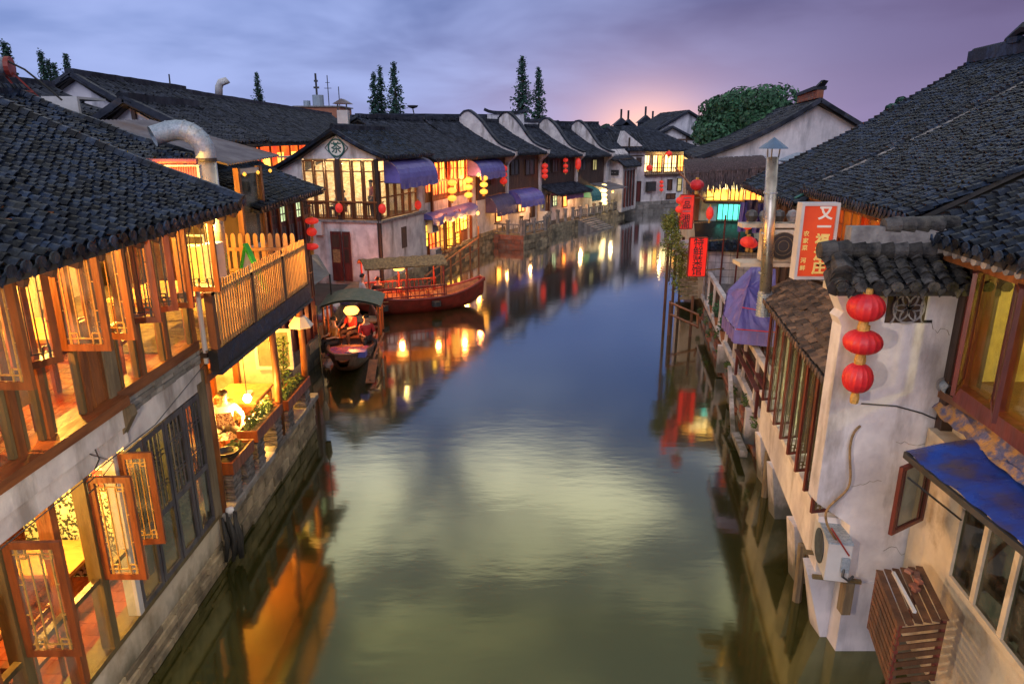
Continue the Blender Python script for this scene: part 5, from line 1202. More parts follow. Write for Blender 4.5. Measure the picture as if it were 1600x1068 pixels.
win(F, fh, 1043, 281, 1049, 296, 'wood_brown', 'wood_dark', 1, 1); win(F, fh, 1058, 279, 1064, 298, 'g_dimw', 'wood_dark', 1, 2); win(F, fh, 1041, 303, 1054, 310, 'wood_brown', 'wood_dark', 2, 1)
m = MB(); F.bx(m, 0, F.len+2, -.1, .35, 3.5, 3.62); F.bx(m, 0, F.len+2, .28, .33, 4.2, 4.26); m.build('gallery_rail', MT['wood_dark'], fh)
for k in range(30): m = MB(); s = .1+k*.25; m.tube([F.pt(s, .3, 3.6), F.pt(s, .3, 4.22)], .02, 4); m.build('baluster', MT['wood_dark'], fh)
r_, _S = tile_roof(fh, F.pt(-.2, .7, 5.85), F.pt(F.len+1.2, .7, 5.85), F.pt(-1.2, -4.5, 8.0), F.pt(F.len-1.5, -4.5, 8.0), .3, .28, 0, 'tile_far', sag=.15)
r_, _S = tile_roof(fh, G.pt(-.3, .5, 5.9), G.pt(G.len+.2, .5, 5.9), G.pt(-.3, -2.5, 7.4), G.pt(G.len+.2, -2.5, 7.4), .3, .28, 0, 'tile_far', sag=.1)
stone_course(fh, F, 0, F.len+2, [-.05, .35, .75, 1.1], dmax=.1, d0=-.02, wmin=.8, wmax=1.4, seed=36, mt='stone_gray'); stone_course(fh, G, 0, G.len, [-.05, .35, .75, 1.1], dmax=.1, d0=-.02, wmin=.8, wmax=1.4, seed=37, mt='stone_gray')
s, z = F.px(1014, 291); m = MB(); F.bx(m, s-.5, s+.5, .1, .45, z-.45, z+.45); m.thing('dark_box', MT['dark_metal'], 'dark box unit on the white wall of the bend restaurant', 'box')
lstring(F, 1028, (284, 290, 296), .2, 'tiny red lantern on the white wall of the bend restaurant', 'tiny red lanterns of the bend restaurant')
s, z = F.px(1036, 240); lantern(F.pt(s, .8, z), .3, .5, 'red glowing lantern under the eave of the bend restaurant', None, 'g_lanr', .1, seg=14)
s, z = F.px(1009, 262); lantern(F.pt(s, .5, z), .3, .55, 'red lantern at the left gallery window of the bend restaurant', None, 'g_lanr', .1, seg=14)
lamp(F.pt(2.0, .6, 5.3), 34, (1, .65, .25), .1); lamp(F.pt(5.5, .6, 5.3), 34, (1, .65, .25), .1)
# quay of the far row: jutting terrace with stone railing and steps
qt = T('quay', 'stone quay terrace with carved railings in front of the far timber houses', 'quay', (1, 47, 0))
qp = [(-1.4, 46.6), (.75, 45.7), (2.4, 48.3), (2.9, 51.6), (4.9, 55.0), (7.6, 59.2), (10.3, 64.2)]
m = MB(); m.prism([(x, y, -.5) for x, y in qp]+[(8.2, 62.2, -.5), (5, 58, -.5), (2, 53.2, -.5), (-.4, 49, -.5), (-2.0, 45.2, -.5)], (0, 0, 1.28)); m.build('fill', MT['joint'], qt)
for i, (a, b) in enumerate(zip(qp, qp[1:])):
    Fq = Fac(a, b); stone_course(qt, Fq, 0, Fq.len, [-.05, .22, .48, .80], dmax=.07, d0=-.03, wmin=.5, wmax=1.0, seed=50+i, mt='brick_red' if i < 1 else 'stone')
    n = max(1, round(Fq.len/1.3))
    for k in range(n+1):
        s = Fq.len*k/n; m = MB(); Fq.bx(m, s-.09, s+.09, -.22, -.04, .8, 1.62); Fq.bx(m, s-.12, s+.12, -.25, -.01, 1.62, 1.78); m.build('rail_post', MT['stone_gray'], qt)
        if k < n and i not in (3,):
            m = MB(); Fq.bx(m, s+.1, s+Fq.len/n-.1, -.17, -.09, 1.42, 1.52); Fq.bx(m, s+.1, s+Fq.len/n-.1, -.17, -.09, .92, 1.0); m.build('rail', MT['stone_gray'], qt)
            for q in (1, 2): m = MB(); c_ = s+Fq.len/n*q/3; Fq.bx(m, c_-.04, c_+.04, -.16, -.10, 1.0, 1.42); m.build('baluster', MT['stone_gray'], qt)
Fs = Fac(qp[4], qp[5])
for k in range(7): Fs.blk('step', MT['stone_gray'], qt, .6, 3.4, .05+k*.26, .33+k*.26, -.3, .72-k*.11)
for (u, v, lb) in ((793, 352, 'dark heap of tables on the near quay terrace'), (808, 340, 'stacked chairs and tables on the quay terrace'), (896, 322, 'tables and chairs before the green awning'), (960, 318, 'dark cafe furniture by the bend')):
    p = P(u, v, Z=.85); t = T('cafe_furniture', lb, 'furniture', p)
    for q in range(4):
        x, y = p.x+RN.uniform(-.9, .9), p.y+RN.uniform(-.5, 1.2)
        m = MB(); m.b(x-.35, x+.35, y-.35, y+.35, 1.5, 1.56); m.build('table_top', MT['wood_dark'], t)
        for a in (-.28, .28):
            m = MB(); m.b(x+a-.03, x+a+.03, y-.03, y+.03, .8, 1.5); m.build('leg', MT['wood_dark'], t)
            m = MB(); m.b(x+a*2.2-.2, x+a*2.2+.2, y-.2, y+.2, 1.2, 1.26); m.b(x+a*2.9-.03, x+a*2.9+.03, y-.2, y+.2, .8, 1.75); m.build('chair', MT['wood_dark'], t)
t = T('menu_board', 'tilted white menu board by the quay railing', 'board', P(852, 350, Z=.9))
c = P(852, 340, Y=52.6); m = MB(); m.slab(c+V((-.5, 0, -.5)), c+V((.4, .1, -.5)), c+V((.3, .3, .45)), c+V((-.55, .2, .45)), .04); m.build('board', MT['paper'], t)
# back-rank roofs, fire walls and skyline
def simple_house(u, v, Y, w_, ze, rise, depth, label, rz=0, wall='plaster_old', two=False, apex_front=False, win_=0):
    c = P(u, v, Y=Y); h = T('distant_house', label, 'building', (c.x, Y, .5), rz); M = W[h]
    def Lp(x, y, z): return M @ V((x, y, z-.5))
    zr = c.z; ze = zr-rise
    if apex_front:   # ridge runs away from the camera
        MB().prism([Lp(-w_/2, 0, .5), Lp(w_/2, 0, .5), Lp(w_/2, 0, ze), Lp(0, 0, zr-.1), Lp(-w_/2, 0, ze)], M.to_3x3() @ V((0, depth, 0))).build('wall', MT[wall], h)
        for s in (-1, 1): r_, _q = tile_roof(h, Lp(s*(w_/2+.5), -.4, ze-.25), Lp(s*(w_/2+.5), depth, ze-.25), Lp(0, -.4, zr), Lp(0, depth, zr), .4, .4, 0, 'tile_far', sag=.1, drip=False)
        m = MB()
        for s in (-1, 1): m.beam(Lp(0, -.42, zr+.05), Lp(s*(w_/2+.5), -.42, ze-.2), .3, .22)
        m.build('verge', MT['tile_far'], h)
    else:
        MB().prism([Lp(-w_/2, 0, .5), Lp(w_/2, 0, .5), Lp(w_/2, depth, .5), Lp(-w_/2, depth, .5)], (0, 0, ze-.5)).build('wall', MT[wall], h)
        r_, _q = tile_roof(h, Lp(-w_/2-.2, -.5, ze), Lp(w_/2+.2, -.5, ze), Lp(-w_/2-.2, depth/2, zr), Lp(w_/2+.2, depth/2, zr), .4, .4, 0, 'tile_far', sag=.15, drip=False)
        ridge(h, r_, Lp(-w_/2-.3, depth/2, zr+.12), Lp(w_/2+.3, depth/2, zr+.12), .35, .3, 'tile_far', caps=False)
    return h, Lp
simple_house(690, 181, 56, 9, 0, 1.8, 8, 'dark tiled roof rising behind the red-lit house', rz=.25)
simple_house(620, 184, 48, 7, 0, 1.6, 7, 'dark tiled roof directly behind the tea house ridge', rz=.25)
simple_house(855, 196, 74, 8, 0, 1.6, 7, 'blue-grey roof behind the middle of the far row', rz=.5)
simple_house(905, 192, 84, 9, 0, 2.4, 8, 'broad roof beyond the far row left of the sunset', rz=.4)
simple_house(870, 190, 90, 9, 0, 2.4, 8, 'distant gabled roof left of the sunset glow', rz=.2, apex_front=True)
simple_house(935, 207, 78, 7, 0, 1.6, 7, 'low roof under the sunset glow', rz=.5)
simple_house(960, 203, 96, 8, 0, 1.5, 7, 'distant low pink-lit roof under the sunset', rz=.1, wall='terracotta_far')
simple_house(1000, 203, 104, 10, 0, 1.8, 8, 'distant roofs with little turrets under the afterglow', rz=-.1)
for k, (u, v) in enumerate(((970, 196), (981, 198), (1008, 192), (1019, 199))):
    c = P(u, v, Y=103); m = MB(); m.b(c.x-.9, c.x+.9, 102, 104, 6, c.z); m.prism([(c.x-1.2, 101.8, c.z), (c.x+1.2, 101.8, c.z), (c.x, 101.8, c.z+1.0)], (0, 2.4, 0)); m.tube([(c.x, 103, c.z+.9), (c.x, 103, c.z+2.2)], .15, 5)
    m.thing('roof_turret', MT['tile_far'], ('leftmost dark turret under the afterglow', 'second dark turret under the afterglow', 'pointed dark turret right of the glow', 'rightmost low turret beside the glow')[k], 'turret', 'roof turrets on the skyline')
simple_house(1074, 174, 88, 10.5, 0, 2.9, 10, 'tall grey gabled house standing above the bend restaurant', rz=.12, apex_front=True)
h, Lp = simple_house(1051, 199, 80, 8, 0, 2.0, 8, 'pinkish timber-framed gable right behind the bend restaurant', rz=-.15, apex_front=True, wall='plaster')
c = Lp(0, -.02, 0)
m = MB()
for (x0, z0, x1, z1) in ((-3.9, 5.9, 3.9, 5.9), (-1.6, 4.0, -1.6, 7.3), (1.6, 4.0, 1.6, 7.3), (-3, 6.8, 3, 6.8)): m.beam(Lp(x0, -.06, z0), Lp(x1, -.06, z1), .14, .14)
m.build('timbers', MT['wood_brown'], h)
# stepped fire-wall heads
for k, (u, v, Y, w_, hh) in enumerate(((790, 178, 57, 2.9, 1.7), (832, 190, 60, 1.9, 1.6))):
    c = P(u, v, Y=Y); t = T('fire_wall_head', ('pale fire-wall head with upturned tiled cap left of the conifers' if k == 0 else 'pale fire-wall head in front of the tall conifer pair'), 'wall', (c.x, Y, c.z-hh))
    m = MB(); m.b(c.x-w_/2, c.x+w_/2, Y, Y+.4, c.z-hh, c.z); m.build('wall', MT['plaster_old'], t)
    m = MB(); n = 10
    for i in range(n):
        x0, x1 = -1+2*i/n, -1+2*(i+1)/n; f_ = lambda q: c.z+.1+.25*q**4
        m.beam((c.x+x0*w_*.58, Y+.2, f_(x0)), (c.x+x1*w_*.58, Y+.2, f_(x1)), .7, .22)
    m.build('cap', MT['tile_far'], t)
# orange block with water tanks and masts
c = P(497, 167, Y=82); t = T('rooftop_block', 'orange flat-roofed block with water tanks and thin masts on the skyline', 'building', (c.x, 82, 4))
m = MB(); m.b(c.x-2.6, c.x+2.4, 82, 88, 4, c.z); m.build('wall', MT['terracotta_far'], t)
m = MB(); m.b(c.x-2.8, c.x+2.6, 81.8, 88.2, c.z, c.z+.12); m.build('roof_slab', MT['mortar'], t)
m = MB(); m.tube([(c.x-.2, 83, c.z+.12), (c.x-.2, 83, c.z+1.3)], .65, 12); m.build('tank', MT['galv'], t); m = MB(); m.tube([(c.x-1.5, 83, c.z+.12), (c.x-1.5, 83, c.z+.7)], .4, 10); m.build('tank', MT['galv'], t)
m = MB(); m.tube([(c.x-.3, 83, c.z+1.3), (c.x-.3, 83, c.z+3.6)], .12, 5); m.b(c.x-.6, c.x, 82.9, 83.1, c.z+2.0, c.z+2.2); m.b(c.x-.5, c.x-.1, 82.9, 83.1, c.z+2.7, c.z+2.9); m.build('mast', MT['dark_metal'], t)
for dx, hh in ((1.0, 3.4), (2.2, 2.2)):
    m = MB(); m.tube([(c.x+dx, 83, c.z), (c.x+dx, 83, c.z+hh)], .05, 4)
    if dx < 2: m.b(c.x+dx-.4, c.x+dx+.4, 82.98, 83.02, c.z+2.0, c.z+2.06); m.b(c.x+dx-.25, c.x+dx+.25, 82.98, 83.02, c.z+2.6, c.z+2.66)
    m.build('mast', MT['dark_metal'], t)
# bent vent on the far ridge, thin aerial
c = P(347, 133, Y=30); m = MB(); m.tube([P(342, 148, Y=30), P(342, 136, Y=30), P(345, 129, Y=30), P(352, 127, Y=30), P(354, 131, Y=30)], .16, 8); m.thing('roof_vent', MT['white_metal'], 'white bent vent pipe on the long hall ridge', 'vent', smooth=True)
m = MB(); m.tube([P(266, 135, Y=29), P(264, 116, Y=29)], .03, 4); m.thing('aerial', MT['dark_metal'], 'thin aerial sticking up from the long hall ridge', 'aerial')
t = T('satellite_dish', 'small satellite dish on the roof between the conifers', 'dish', P(647, 172, Y=58)); c = P(645, 170, Y=58)
m = MB(); m.lathe(c, [(.05, 0), (.35, .1), (.45, .25)], 10); m.build('dish', MT['dark_metal'], t); m = MB(); m.tube([c, c-V((-.2, 0, 1))], .05, 5); m.build('mast', MT['dark_metal'], t)
# ================================================================ right bank, near: white lantern wall
lw = T('lantern_wall', 'tall white plaster end wall carrying three red lanterns and a tiled cap', 'wall', (4.9, 8.3, 0))
YW = 8.22
m = MB(); m.prism([(4.05, YW, 2.35), (4.55, YW, 2.0), (4.62, YW, 1.0), (5.45, YW, 1.0), (5.62, YW, 5.3), (3.90, YW, 5.32), (3.93, YW, 5.2), (4.06, YW, 4.95), (4.01, YW, 4.88), (4.06, YW, 4.78)], (0, .26, 0)); m.build('wall', MT['plaster'], lw)
m = MB(); m.b(4.60, 5.45, YW-.03, YW+.34, .0, 1.12); m.build('pillar_base', MT['plaster_old'], lw)
m = MB(); m.b(4.60, 5.45, YW-.045, YW+.34, -.9, -.002); m.build('footing', MT['stone'], lw)
m = MB(); m.b(3.9, 5.66, YW-.06, YW+.3, 5.20, 5.29); m.build('cornice', MT['plaster_warm'], lw)
# tiled cap: short courses running towards the camera
tile_roof(lw, (3.82, YW-.30, 5.34), (5.72, YW-.30, 5.34), (3.82, YW+.12, 5.62), (5.72, YW+.12, 5.62), .215, .085, 60, 'tile_gray', sag=0, jit=1.2, wav=0)
m = MB()
for k in range(12): m.tube([(3.72+k*.168, YW+.12, 5.70+RN.uniform(-.01, .01)), (3.72+k*.168+.18, YW+.12, 5.70)], [.10, .125], 16)
m.build('cap_roll', MT['tile_gray'], lw, kind='stuff')
m = MB(); m.b(4.05, 5.3, YW+.06, YW+.22, 5.74, 5.98); m.build('cap_mortar', MT['mortar'], lw)
m = MB()
for k in range(5): m.tube([(4.45+k*.17, YW+.12, 5.99+.01*k), (4.45+k*.17+.18, YW+.12, 6.0)], [.085, .105], 16)
m.build('top_roll', MT['tile_gray'], lw, kind='stuff')
m = MB()
for k in range(3): m.tube([(3.90-.03*k, YW-.02, 5.62-.09*k), (3.86-.02*k, YW-.28, 5.48-.08*k)], [.10, .13], 8)
m.build('corner_tiles', MT['tile_gray'], lw, kind='stuff')
# round-petal vent and slots
def wpt(u, v, dy=0): return P(u, v, Y=YW+dy)
a, b = wpt(1389, 456), wpt(1443, 504)
m = MB(); m.b(a.x, b.x, YW-.006, YW+.0, b.z, a.z); vt = m.build('vent', MT['wood_dark'], lw)
m = MB(); m.b(b.x, b.x+.22, YW-.007, YW-.001, a.z-.035, a.z); m.b(b.x, b.x+.1, YW-.007, YW-.001, b.z, b.z+.035); m.build('slots', MT['print_dark'], lw, kind='stuff')
a2, b2 = wpt(1489, 457), wpt(1513, 461); m = MB(); m.b(a2.x, b2.x, YW-.007, YW-.001, b2.z-.02, a2.z); m.build('slot', MT['print_dark'], lw)
m = MB(); cx, cz, R_ = (a.x+b.x)/2+.02, (a.z+b.z)/2, (a.z-b.z)/2*.98
for (ox, oz) in ((0, 0),): 
    for i in range(20):
        t0, t1 = 2*math.pi*i/20, 2*math.pi*(i+1)/20; m.beam((cx+R_*math.cos(t0), YW-.02, cz+R_*math.sin(t0)), (cx+R_*math.cos(t1), YW-.02, cz+R_*math.sin(t1)), .02, .018)
for i in range(6):
    a0 = math.pi/3*i; tip = V((cx+R_*math.cos(a0), YW-.022, cz+R_*math.sin(a0))); c0_ = V((cx, YW-.022, cz)); pr_ = V((-math.sin(a0), 0, math.cos(a0)))
    for sg in (-1, 1):
        q = [c0_.lerp(tip, t)+pr_*sg*R_*.2*math.sin(math.pi*t) for t in [k/6 for k in range(7)]]
        for x, y in zip(q, q[1:]): m.beam(x, y, .018, .016)
for sx in (-1, 1): 
    q = [V((cx+sx*R_*1.05, YW-.02, cz))+V((sx*-R_*.25*math.cos(t), 0, R_*math.sin(t))) for t in [(-1+k/4)*math.pi/2 for k in range(9)]]
    for x, y in zip(q, q[1:]): m.beam(x, y, .018, .016)
m.build('petal_tracery', MT['mortar'], vt)
rc = random.Random(12)
for (u0, v0, n, du, dv) in ((1400, 690, 9, 9, 3), (1455, 500, 7, 5, 7), (1330, 760, 8, 7, -2), (1380, 860, 8, 6, 4)):
    m = MB(); p = wpt(u0, v0, -.002); u, v = u0, v0
    for k in range(n):
        u += du*rc.uniform(.5, 1.3); v += dv*rc.uniform(-1.2, 2.0); q = wpt(u, v, -.002); m.beam(p, q, .004, rc.uniform(.002, .005)); p = q
    m.build('crack', MT['wood_gray'], lw, kind='stuff')
# pipe stub, cable
t = T('wall_pipe', 'short stub of vent pipe sticking out low on the lantern wall', 'pipe', wpt(1475, 600))
c = wpt(1474, 600); m = MB(); m.tube([c+V((0, .05, 0)), c+V((0, -.16, -.02))], .075, 14, cap=False); m.tube([c+V((0, -.16, -.02)), c+V((0, -.02, 0))], .06, 14, cap=False); m.build('pipe', MT['galv'], t, smooth=True)
m = MB(); m.lathe(c+V((0, -.02, 0)), [(.0005, -.0)]*2) if False else m.tube([c+V((0, -.0, 0)), c+V((0, -.03, 0))], .1, 12); m.build('collar', MT['mortar'], t)
m = MB(); m.tube([wpt(1346, 630, -.02), wpt(1400, 634, -.02), wpt(1440, 645, -.02), wpt(1480, 662, -.02), wpt(1500, 660, -.03)], .009, 5); m.thing('wall_cable', MT['dark_metal'], 'thin cable crossing the lantern wall below the lanterns', 'cable')
# three big lanterns
gl_ = 'three big red lanterns on the white wall'
for k, (u, v, r, h, lb) in enumerate(((1353, 480, .205, .33, 'topmost big red lantern with purple sheen on the white end wall'), (1348, 534, .215, .29, 'middle big red lantern, the flattest of the three on the white end wall'), (1340, 590, .17, .37, 'lowest big red lantern, crumpled and narrow, on the white end wall'))):
    lantern(P(u, v, Y=YW-.32), r, h, lb, gl_, 'lantern_red', .11, ribs=24)
m = MB(); q = P(1348, 440, Y=YW-.32); m.beam((q.x-.02, YW+.0, q.z), (q.x-.02, YW-.34, q.z+.02), .03, .03); m.beam((q.x-.08, YW-.01, q.z-.12), (q.x-.08, YW-.01, q.z+.02), .03, .02); m.tube([q, P(1340, 600, Y=YW-.32)], .008, 4); m.thing('lantern_bracket', MT['dark_metal'], 'iron bracket holding the three big lanterns on the white wall', 'bracket')
# ---- near facade right of the lantern wall
nr = T('right_house', 'maroon framed house with big tiled roof at the right edge', 'building', (5.6, 7, 0))
Fr = Fac((5.55, 8.2), (5.0, 4.2), out=-1)      # s runs towards the camera
def fr_(mm, *a): return Fr.bx(mm, *a)
Fr.n = V((-abs(Fr.n.x), Fr.n.y*(1 if Fr.n.x < 0 else -1), 0))
m = MB(); fr_(m, -.12, .16, -.25, .12, 2.2, 5.7); m.build('corner_post', MT['wood_dark'], nr)
m = MB(); fr_(m, .16, .34, -.1, .10, 4.05, 5.7); m.build('jamb', MT['wood_maroon'], nr)
m = MB(); fr_(m, .3, 4.2, -.1, .12, 3.92, 4.12); m.build('window_sill', MT['wood_maroon'], nr)
m = MB(); fr_(m, .3, 4.2, -.1, .10, 5.55, 5.75); m.build('head_beam', MT['wood_dark'], nr)
m = MB(); fr_(m, 0.1, 4.2, -.3, -.02, .5, 3.9); m.build('lower_wall', MT['plaster_warm'], nr)
m = MB(); fr_(m, 1.05, 1.15, -.05, .08, 4.12, 5.55); fr_(m, 2.2, 2.3, -.05, .08, 4.12, 5.55); m.build('mullions', MT['wood_maroon'], nr, kind='stuff')
m = MB(); fr_(m, .34, 4.2, -.02, -.01, 4.12, 5.55); m.build('pane', MT['glass_green'], nr)
hp = Fr.pt(.42, .1, 0); sash(nr, (hp.x, hp.y), (-.75, -.85), .62, 4.2, 5.6, 'wood_maroon', gl='glass_green', pattern=False, lat='wood_maroon', fr=.07)
hp = Fr.pt(1.1, .1, 0); sash(nr, (hp.x, hp.y), (-.55, -.85), .7, 4.2, 5.6, 'wood_maroon', gl='glass_green', pattern=False, lat='wood_maroon', fr=.07)
m = MB(); m.b(8.6, 8.7, 3.5, 8.6, 3.8, 5.8); m.build('inner_wall', MT['plaster_warm'], nr); m = MB(); m.b(5.4, 8.7, 8.5, 8.6, 3.8, 5.8); m.build('inner_wall', MT['plaster_warm'], nr)
m = MB(); m.b(5.4, 8.7, 3.5, 8.5, 3.85, 3.95); m.build('floor', MT['wood_brown'], nr); m = MB(); m.b(5.6, 8.7, 3.5, 8.5, 5.75, 5.8); m.build('ceiling', MT['plaster_warm'], nr)
lamp((7.0, 6.2, 5.2), 130, (1, .90, .52)); 
roof, S_ = tile_roof(nr, (4.72, 3.0, 5.83), (5.12, 8.72, 5.86), (9.9, 3.0, 8.5), (10.3, 8.72, 8.5), .20, .13, 300, sag=.14)
m = MB()
for k in range(38): p = S_(1.0, k/38); m.tube([p+V((.05, -.03, .05)), p+V((-.10, -.03, .0))], [.085, .10], 6)
m.build('verge_tiles', MT['tile'], roof, kind='stuff')
m = MB()
for k in range(30): p = S_((k+.5)/30, 1)+V((.02, 0, -.14)); m.tube([p+V((-.02, 0, 0)), p+V((.05, 0, 0))], .05, 8)
m.build('eave_discs', MT['mortar'], roof, kind='stuff')
m = MB(); m.beam(S_(0, 1)+V((.12, 0, -.2)), S_(1, 1)+V((.12, 0, -.2)), .05, .12); m.build('eave_board', MT['wood_orange'], roof)
m = MB(); m.b(5.2, 5.7, 3.0, 8.6, 5.70, 5.74); m.build('soffit', MT['wood_orange'], roof)
# mossy ledge under the sill
m = MB(); m.grid(lambda a, b: Fr.pt(-.05+4.0*a, -.06+.26*b+.05*noise.noise(V((a*14, b*3, 1))), 3.92-.24*b+.06*noise.noise(V((a*16, b*4, 5)))), 40, 6); 
t = m.thing('rubble_ledge', mat('rubble', (.42, .24, .09), (.10, .11, .22), 7, .9, 1.0, 22, lo=.42, hi=.58), 'uneven ochre rubble ledge with blue sheeting under the maroon window sill', 'ledge')
# ---- shed with blue roof
sh = T('blue_roof_shed', 'cream shed with a weathered bright blue sheet roof at the lower right', 'shed', (4.9, 6.6, 0))
Fh = Fac((5.32, 8.16), (4.72, 3.6)); Fh.n = V((-abs(Fh.n.x), Fh.n.y*(1 if Fh.n.x < 0 else -1), 0))
def hx(mm, *a): return Fh.bx(mm, *a)
S0, zT = Fh.px(1502, 805); S1, zB = Fh.px(1600, 1035)
_, zl = Fh.px(1502, 925)
m = MB(); hx(m, 0, 4.5, -.5, 0, .55, zl); m.build('lower_wall', MT['plaster_warm'], sh)
m = MB(); hx(m, 0, S0-.02, -.4, 0, zl, 3.45); hx(m, S0-.02, 4.5, -.4, 0, 3.32, 3.45); m.build('upper_wall', MT['plaster_warm'], sh)
m = MB(); hx(m, S0-.02, S0+.06, -.06, .035, zl, 3.32); hx(m, S0+.06, 4.5, -.05, .04, zl-.02, zl+.06); hx(m, S0+.06, 4.5, -.05, .035, 3.24, 3.32); wf = m.build('window_frame', MT['plaster_warm'], sh)
for k in range(1, 5): m = MB(); hx(m, S0+k*.56-.04, S0+k*.56+.04, -.05, .03, zl+.06, 3.24); m.build('mullion', MT['plaster_warm'], sh)
m = MB(); hx(m, S0+.06, 4.5, -.012, 0, zl+.06, 3.24); m.build('pane', MT['glass_dark'], sh)
m = MB(); hx(m, S0+.5, S0+.64, -.2, -.15, zl, 3.2); m.build('green_curtain', MT['tarp_green'], sh)
m = MB(); hx(m, .4, 4.5, -2.0, -1.9, .6, 3.3); m.build('inner_wall', MT['wood_dark'], sh)
A, B = P(1415, 704, Z=3.54), P(1610, 860, Z=3.50)
dirv = (B-A); B = A+dirv*2.0; up_ = V((1.0, .02, .20))
m = MB(); A2_, B2_ = A+up_*1.02, B+up_*1.0
def rf(a, b): 
    p = A.lerp(B, a).lerp(A2_.lerp(B2_, a), b); return p+V((0, 0, .03*noise.noise(V((p.x*2, p.y*2, 0)))+.012*math.sin(a*60)))
m.grid(rf, 60, 8); n0 = len(m.v); m.build('roof', MT['blue_sheet'], sh)
m = MB(); m.beam(A-V((0, 0, .05)), B-V((0, 0, .05)), .04, .07); m.beam(A-V((0, 0, .05)), A2_-V((0, 0, .05)), .04, .07); m.build('roof_edge', MT['dark_metal'], sh)
hp = Fh.pt(.35, .05, 0)
a0, a1 = P(1420, 830, Y=6.9), P(1488, 865, Y=7.3)
sa = sash(sh, (4.98, 7.45), (-.80, -.48), .66, 2.55, 3.42, 'wood_maroon', gl='glass_dim', pattern=False, lat='wood_maroon', fr=.05)
m = MB(); m.tube([P(1418, 745, Y=6.9), P(1502, 812, Y=6.75)], .012, 5); m.build('window_stay', MT['dark_metal'], sh)
# ---- slatted wooden crate hung on the wall
ck = T('slatted_crate', 'brown slatted wooden crate hung on the shed wall above the water', 'crate', (4.5, 7.0, 1.1))
cc = V((4.50, 7.18, 0)); ex = V((.8, .12, 0)).normalized(); ey = V((-.26, -.96, 0)).normalized()
def cp(a, b, z): return cc+ex*a+ey*b+V((0, 0, z))
za, zb_ = 1.25, 2.02
for k in range(9): bar('slat', MT['wood_brown'], ck, cp(-.13-.0*k, .0, za+.04+k*.088), cp(-.13, 1.0, za+.04+k*.088), .018, .062)
for k in range(6): bar('slat', MT['wood_brown'], ck, cp(-.10+k*.105, .0, zb_+.012), cp(-.10+k*.105, 1.0, zb_+.012), .075, .02)
for k in range(7): bar('slat', MT['wood_brown'], ck, cp(-.1, 1.0, za+.05+k*.11), cp(.44, 1.0, za+.05+k*.11), .018, .06)
for (a, b) in ((-.11, .03), (-.11, .97), (.42, .03), (.42, .97)):
    m = MB(); m.beam(cp(a, b, za-.02), cp(a, b, zb_), .045, .045, up=(0, 1, 0)); m.build('corner_post', MT['wood_maroon'], ck)
m = MB(); m.beam(cp(.05, .1, zb_+.04), cp(.1, .85, zb_+.04), .035, .03); m.build('white_strip', MT['white_metal'], ck)
for k in range(6):
    p = cp(.24+RN.uniform(-.05, .1), .12+k*.07, zb_+.045); block('brick_chip', MT['brick_red'], ck, p, (.06, .08, .04), RN.uniform(0, 3))
m = MB(); m.beam(cp(.0, 1.02, .45), cp(.02, .7, za), .06, .06); m.b(4.7, 5.0, 5.9, 6.3, .5, .72); m.build('props', MT['wood_olive'], ck, kind='stuff')

# ---- row of narrow windows behind the lantern wall
def lineF(A, B):
    f = Fac(A, B); f.n = V((-abs(f.n.x), f.n.y*(1 if f.n.x < 0 else -1), 0)); return f
rw = T('window_row_house', 'cream waterside house with a row of opened narrow maroon casements', 'building', (4.9, 11, 0))
Fw = lineF((4.60, 8.5), (5.50, 13.5))
m = MB(); Fw.bx(m, 0, Fw.len, -.5, .27, 1.05, 1.86); m.build('sill_wall', MT['plaster'], rw)
m = MB(); Fw.bx(m, -.02, Fw.len+.02, -.3, .33, 1.86, 1.95); m.build('sill', MT['plaster'], rw)
m = MB(); Fw.bx(m, 0, Fw.len, -3.2, -3.0, .6, 4.6); m.build('inner_wall', MT['plaster_warm'], rw)
m = MB(); Fw.bx(m, 0, Fw.len, -3.0, -.1, .95, 1.05); m.build('floor', MT['wood_brown'], rw)
for k in range(9):
    s = k*(Fw.len-.1)/8; m = MB(); Fw.bx(m, s, s+.1, -.12, .04, 1.95, 3.95); m.build('post', MT['plaster_warm' if k % 2 else 'wood_olive'], rw)
for k in range(8):
    s = .1+k*(Fw.len-.1)/8; e = s+(Fw.len-.1)/8-.1
    m = MB(); Fw.bx(m, s, e, -.01, 0, 2.0, 3.9); Fw_p = m.build('pane', MT['glass'], rw)
    m = MB()
    for q in (.3, .7): Fw.bx(m, s+(e-s)*q-.012, s+(e-s)*q+.012, -.02, .015, 1.95, 3.95)
    for q in (2.25, 2.8, 3.4): Fw.bx(m, s, e, -.02, .012, q, q+.02)
    m.build('lattice', MT['wood_olive'], rw, kind='stuff')
    hp = Fw.pt(s+.02, .06, 0); dv = Fw.n*.9-Fw.e*.35
    sash(rw, (hp.x, hp.y), (dv.x, dv.y), .38 if k else .42, 2.0, 3.85, 'wood_maroon', lat='wood_olive', fr=.038, pattern=k < 4)
lamp(Fw.pt(1.2, -1.2, 3.6), 190, (.88, 1, .55)); lamp(Fw.pt(3.6, -1.2, 3.6), 150, (.95, .95, .5)); lamp(Fw.pt(2.5, -1.0, 2.2), 60, (.9, 1, .6)); 
m = MB(); m.prism([(4.62, 8.48, -.4), (4.6, 8.9, -.4), (4.3, 8.9, 1.05), (4.2, 8.48, 1.05)], (.5, 0, 0)); m.build('bracket_pier', MT['plaster_old'], rw)
for (y, x, w_) in ((9.9, 4.72, .3), (11.9, 5.1, .3), (13.3, 5.35, .3)):
    m = MB(); m.prism([(x, y-.16, -.5), (x, y+.16, -.5), (x-.22, y+.16, 1.06), (x-.22, y-.16, 1.06)], (.5, 0, 0)); m.build('pier', MT['plaster'], rw)
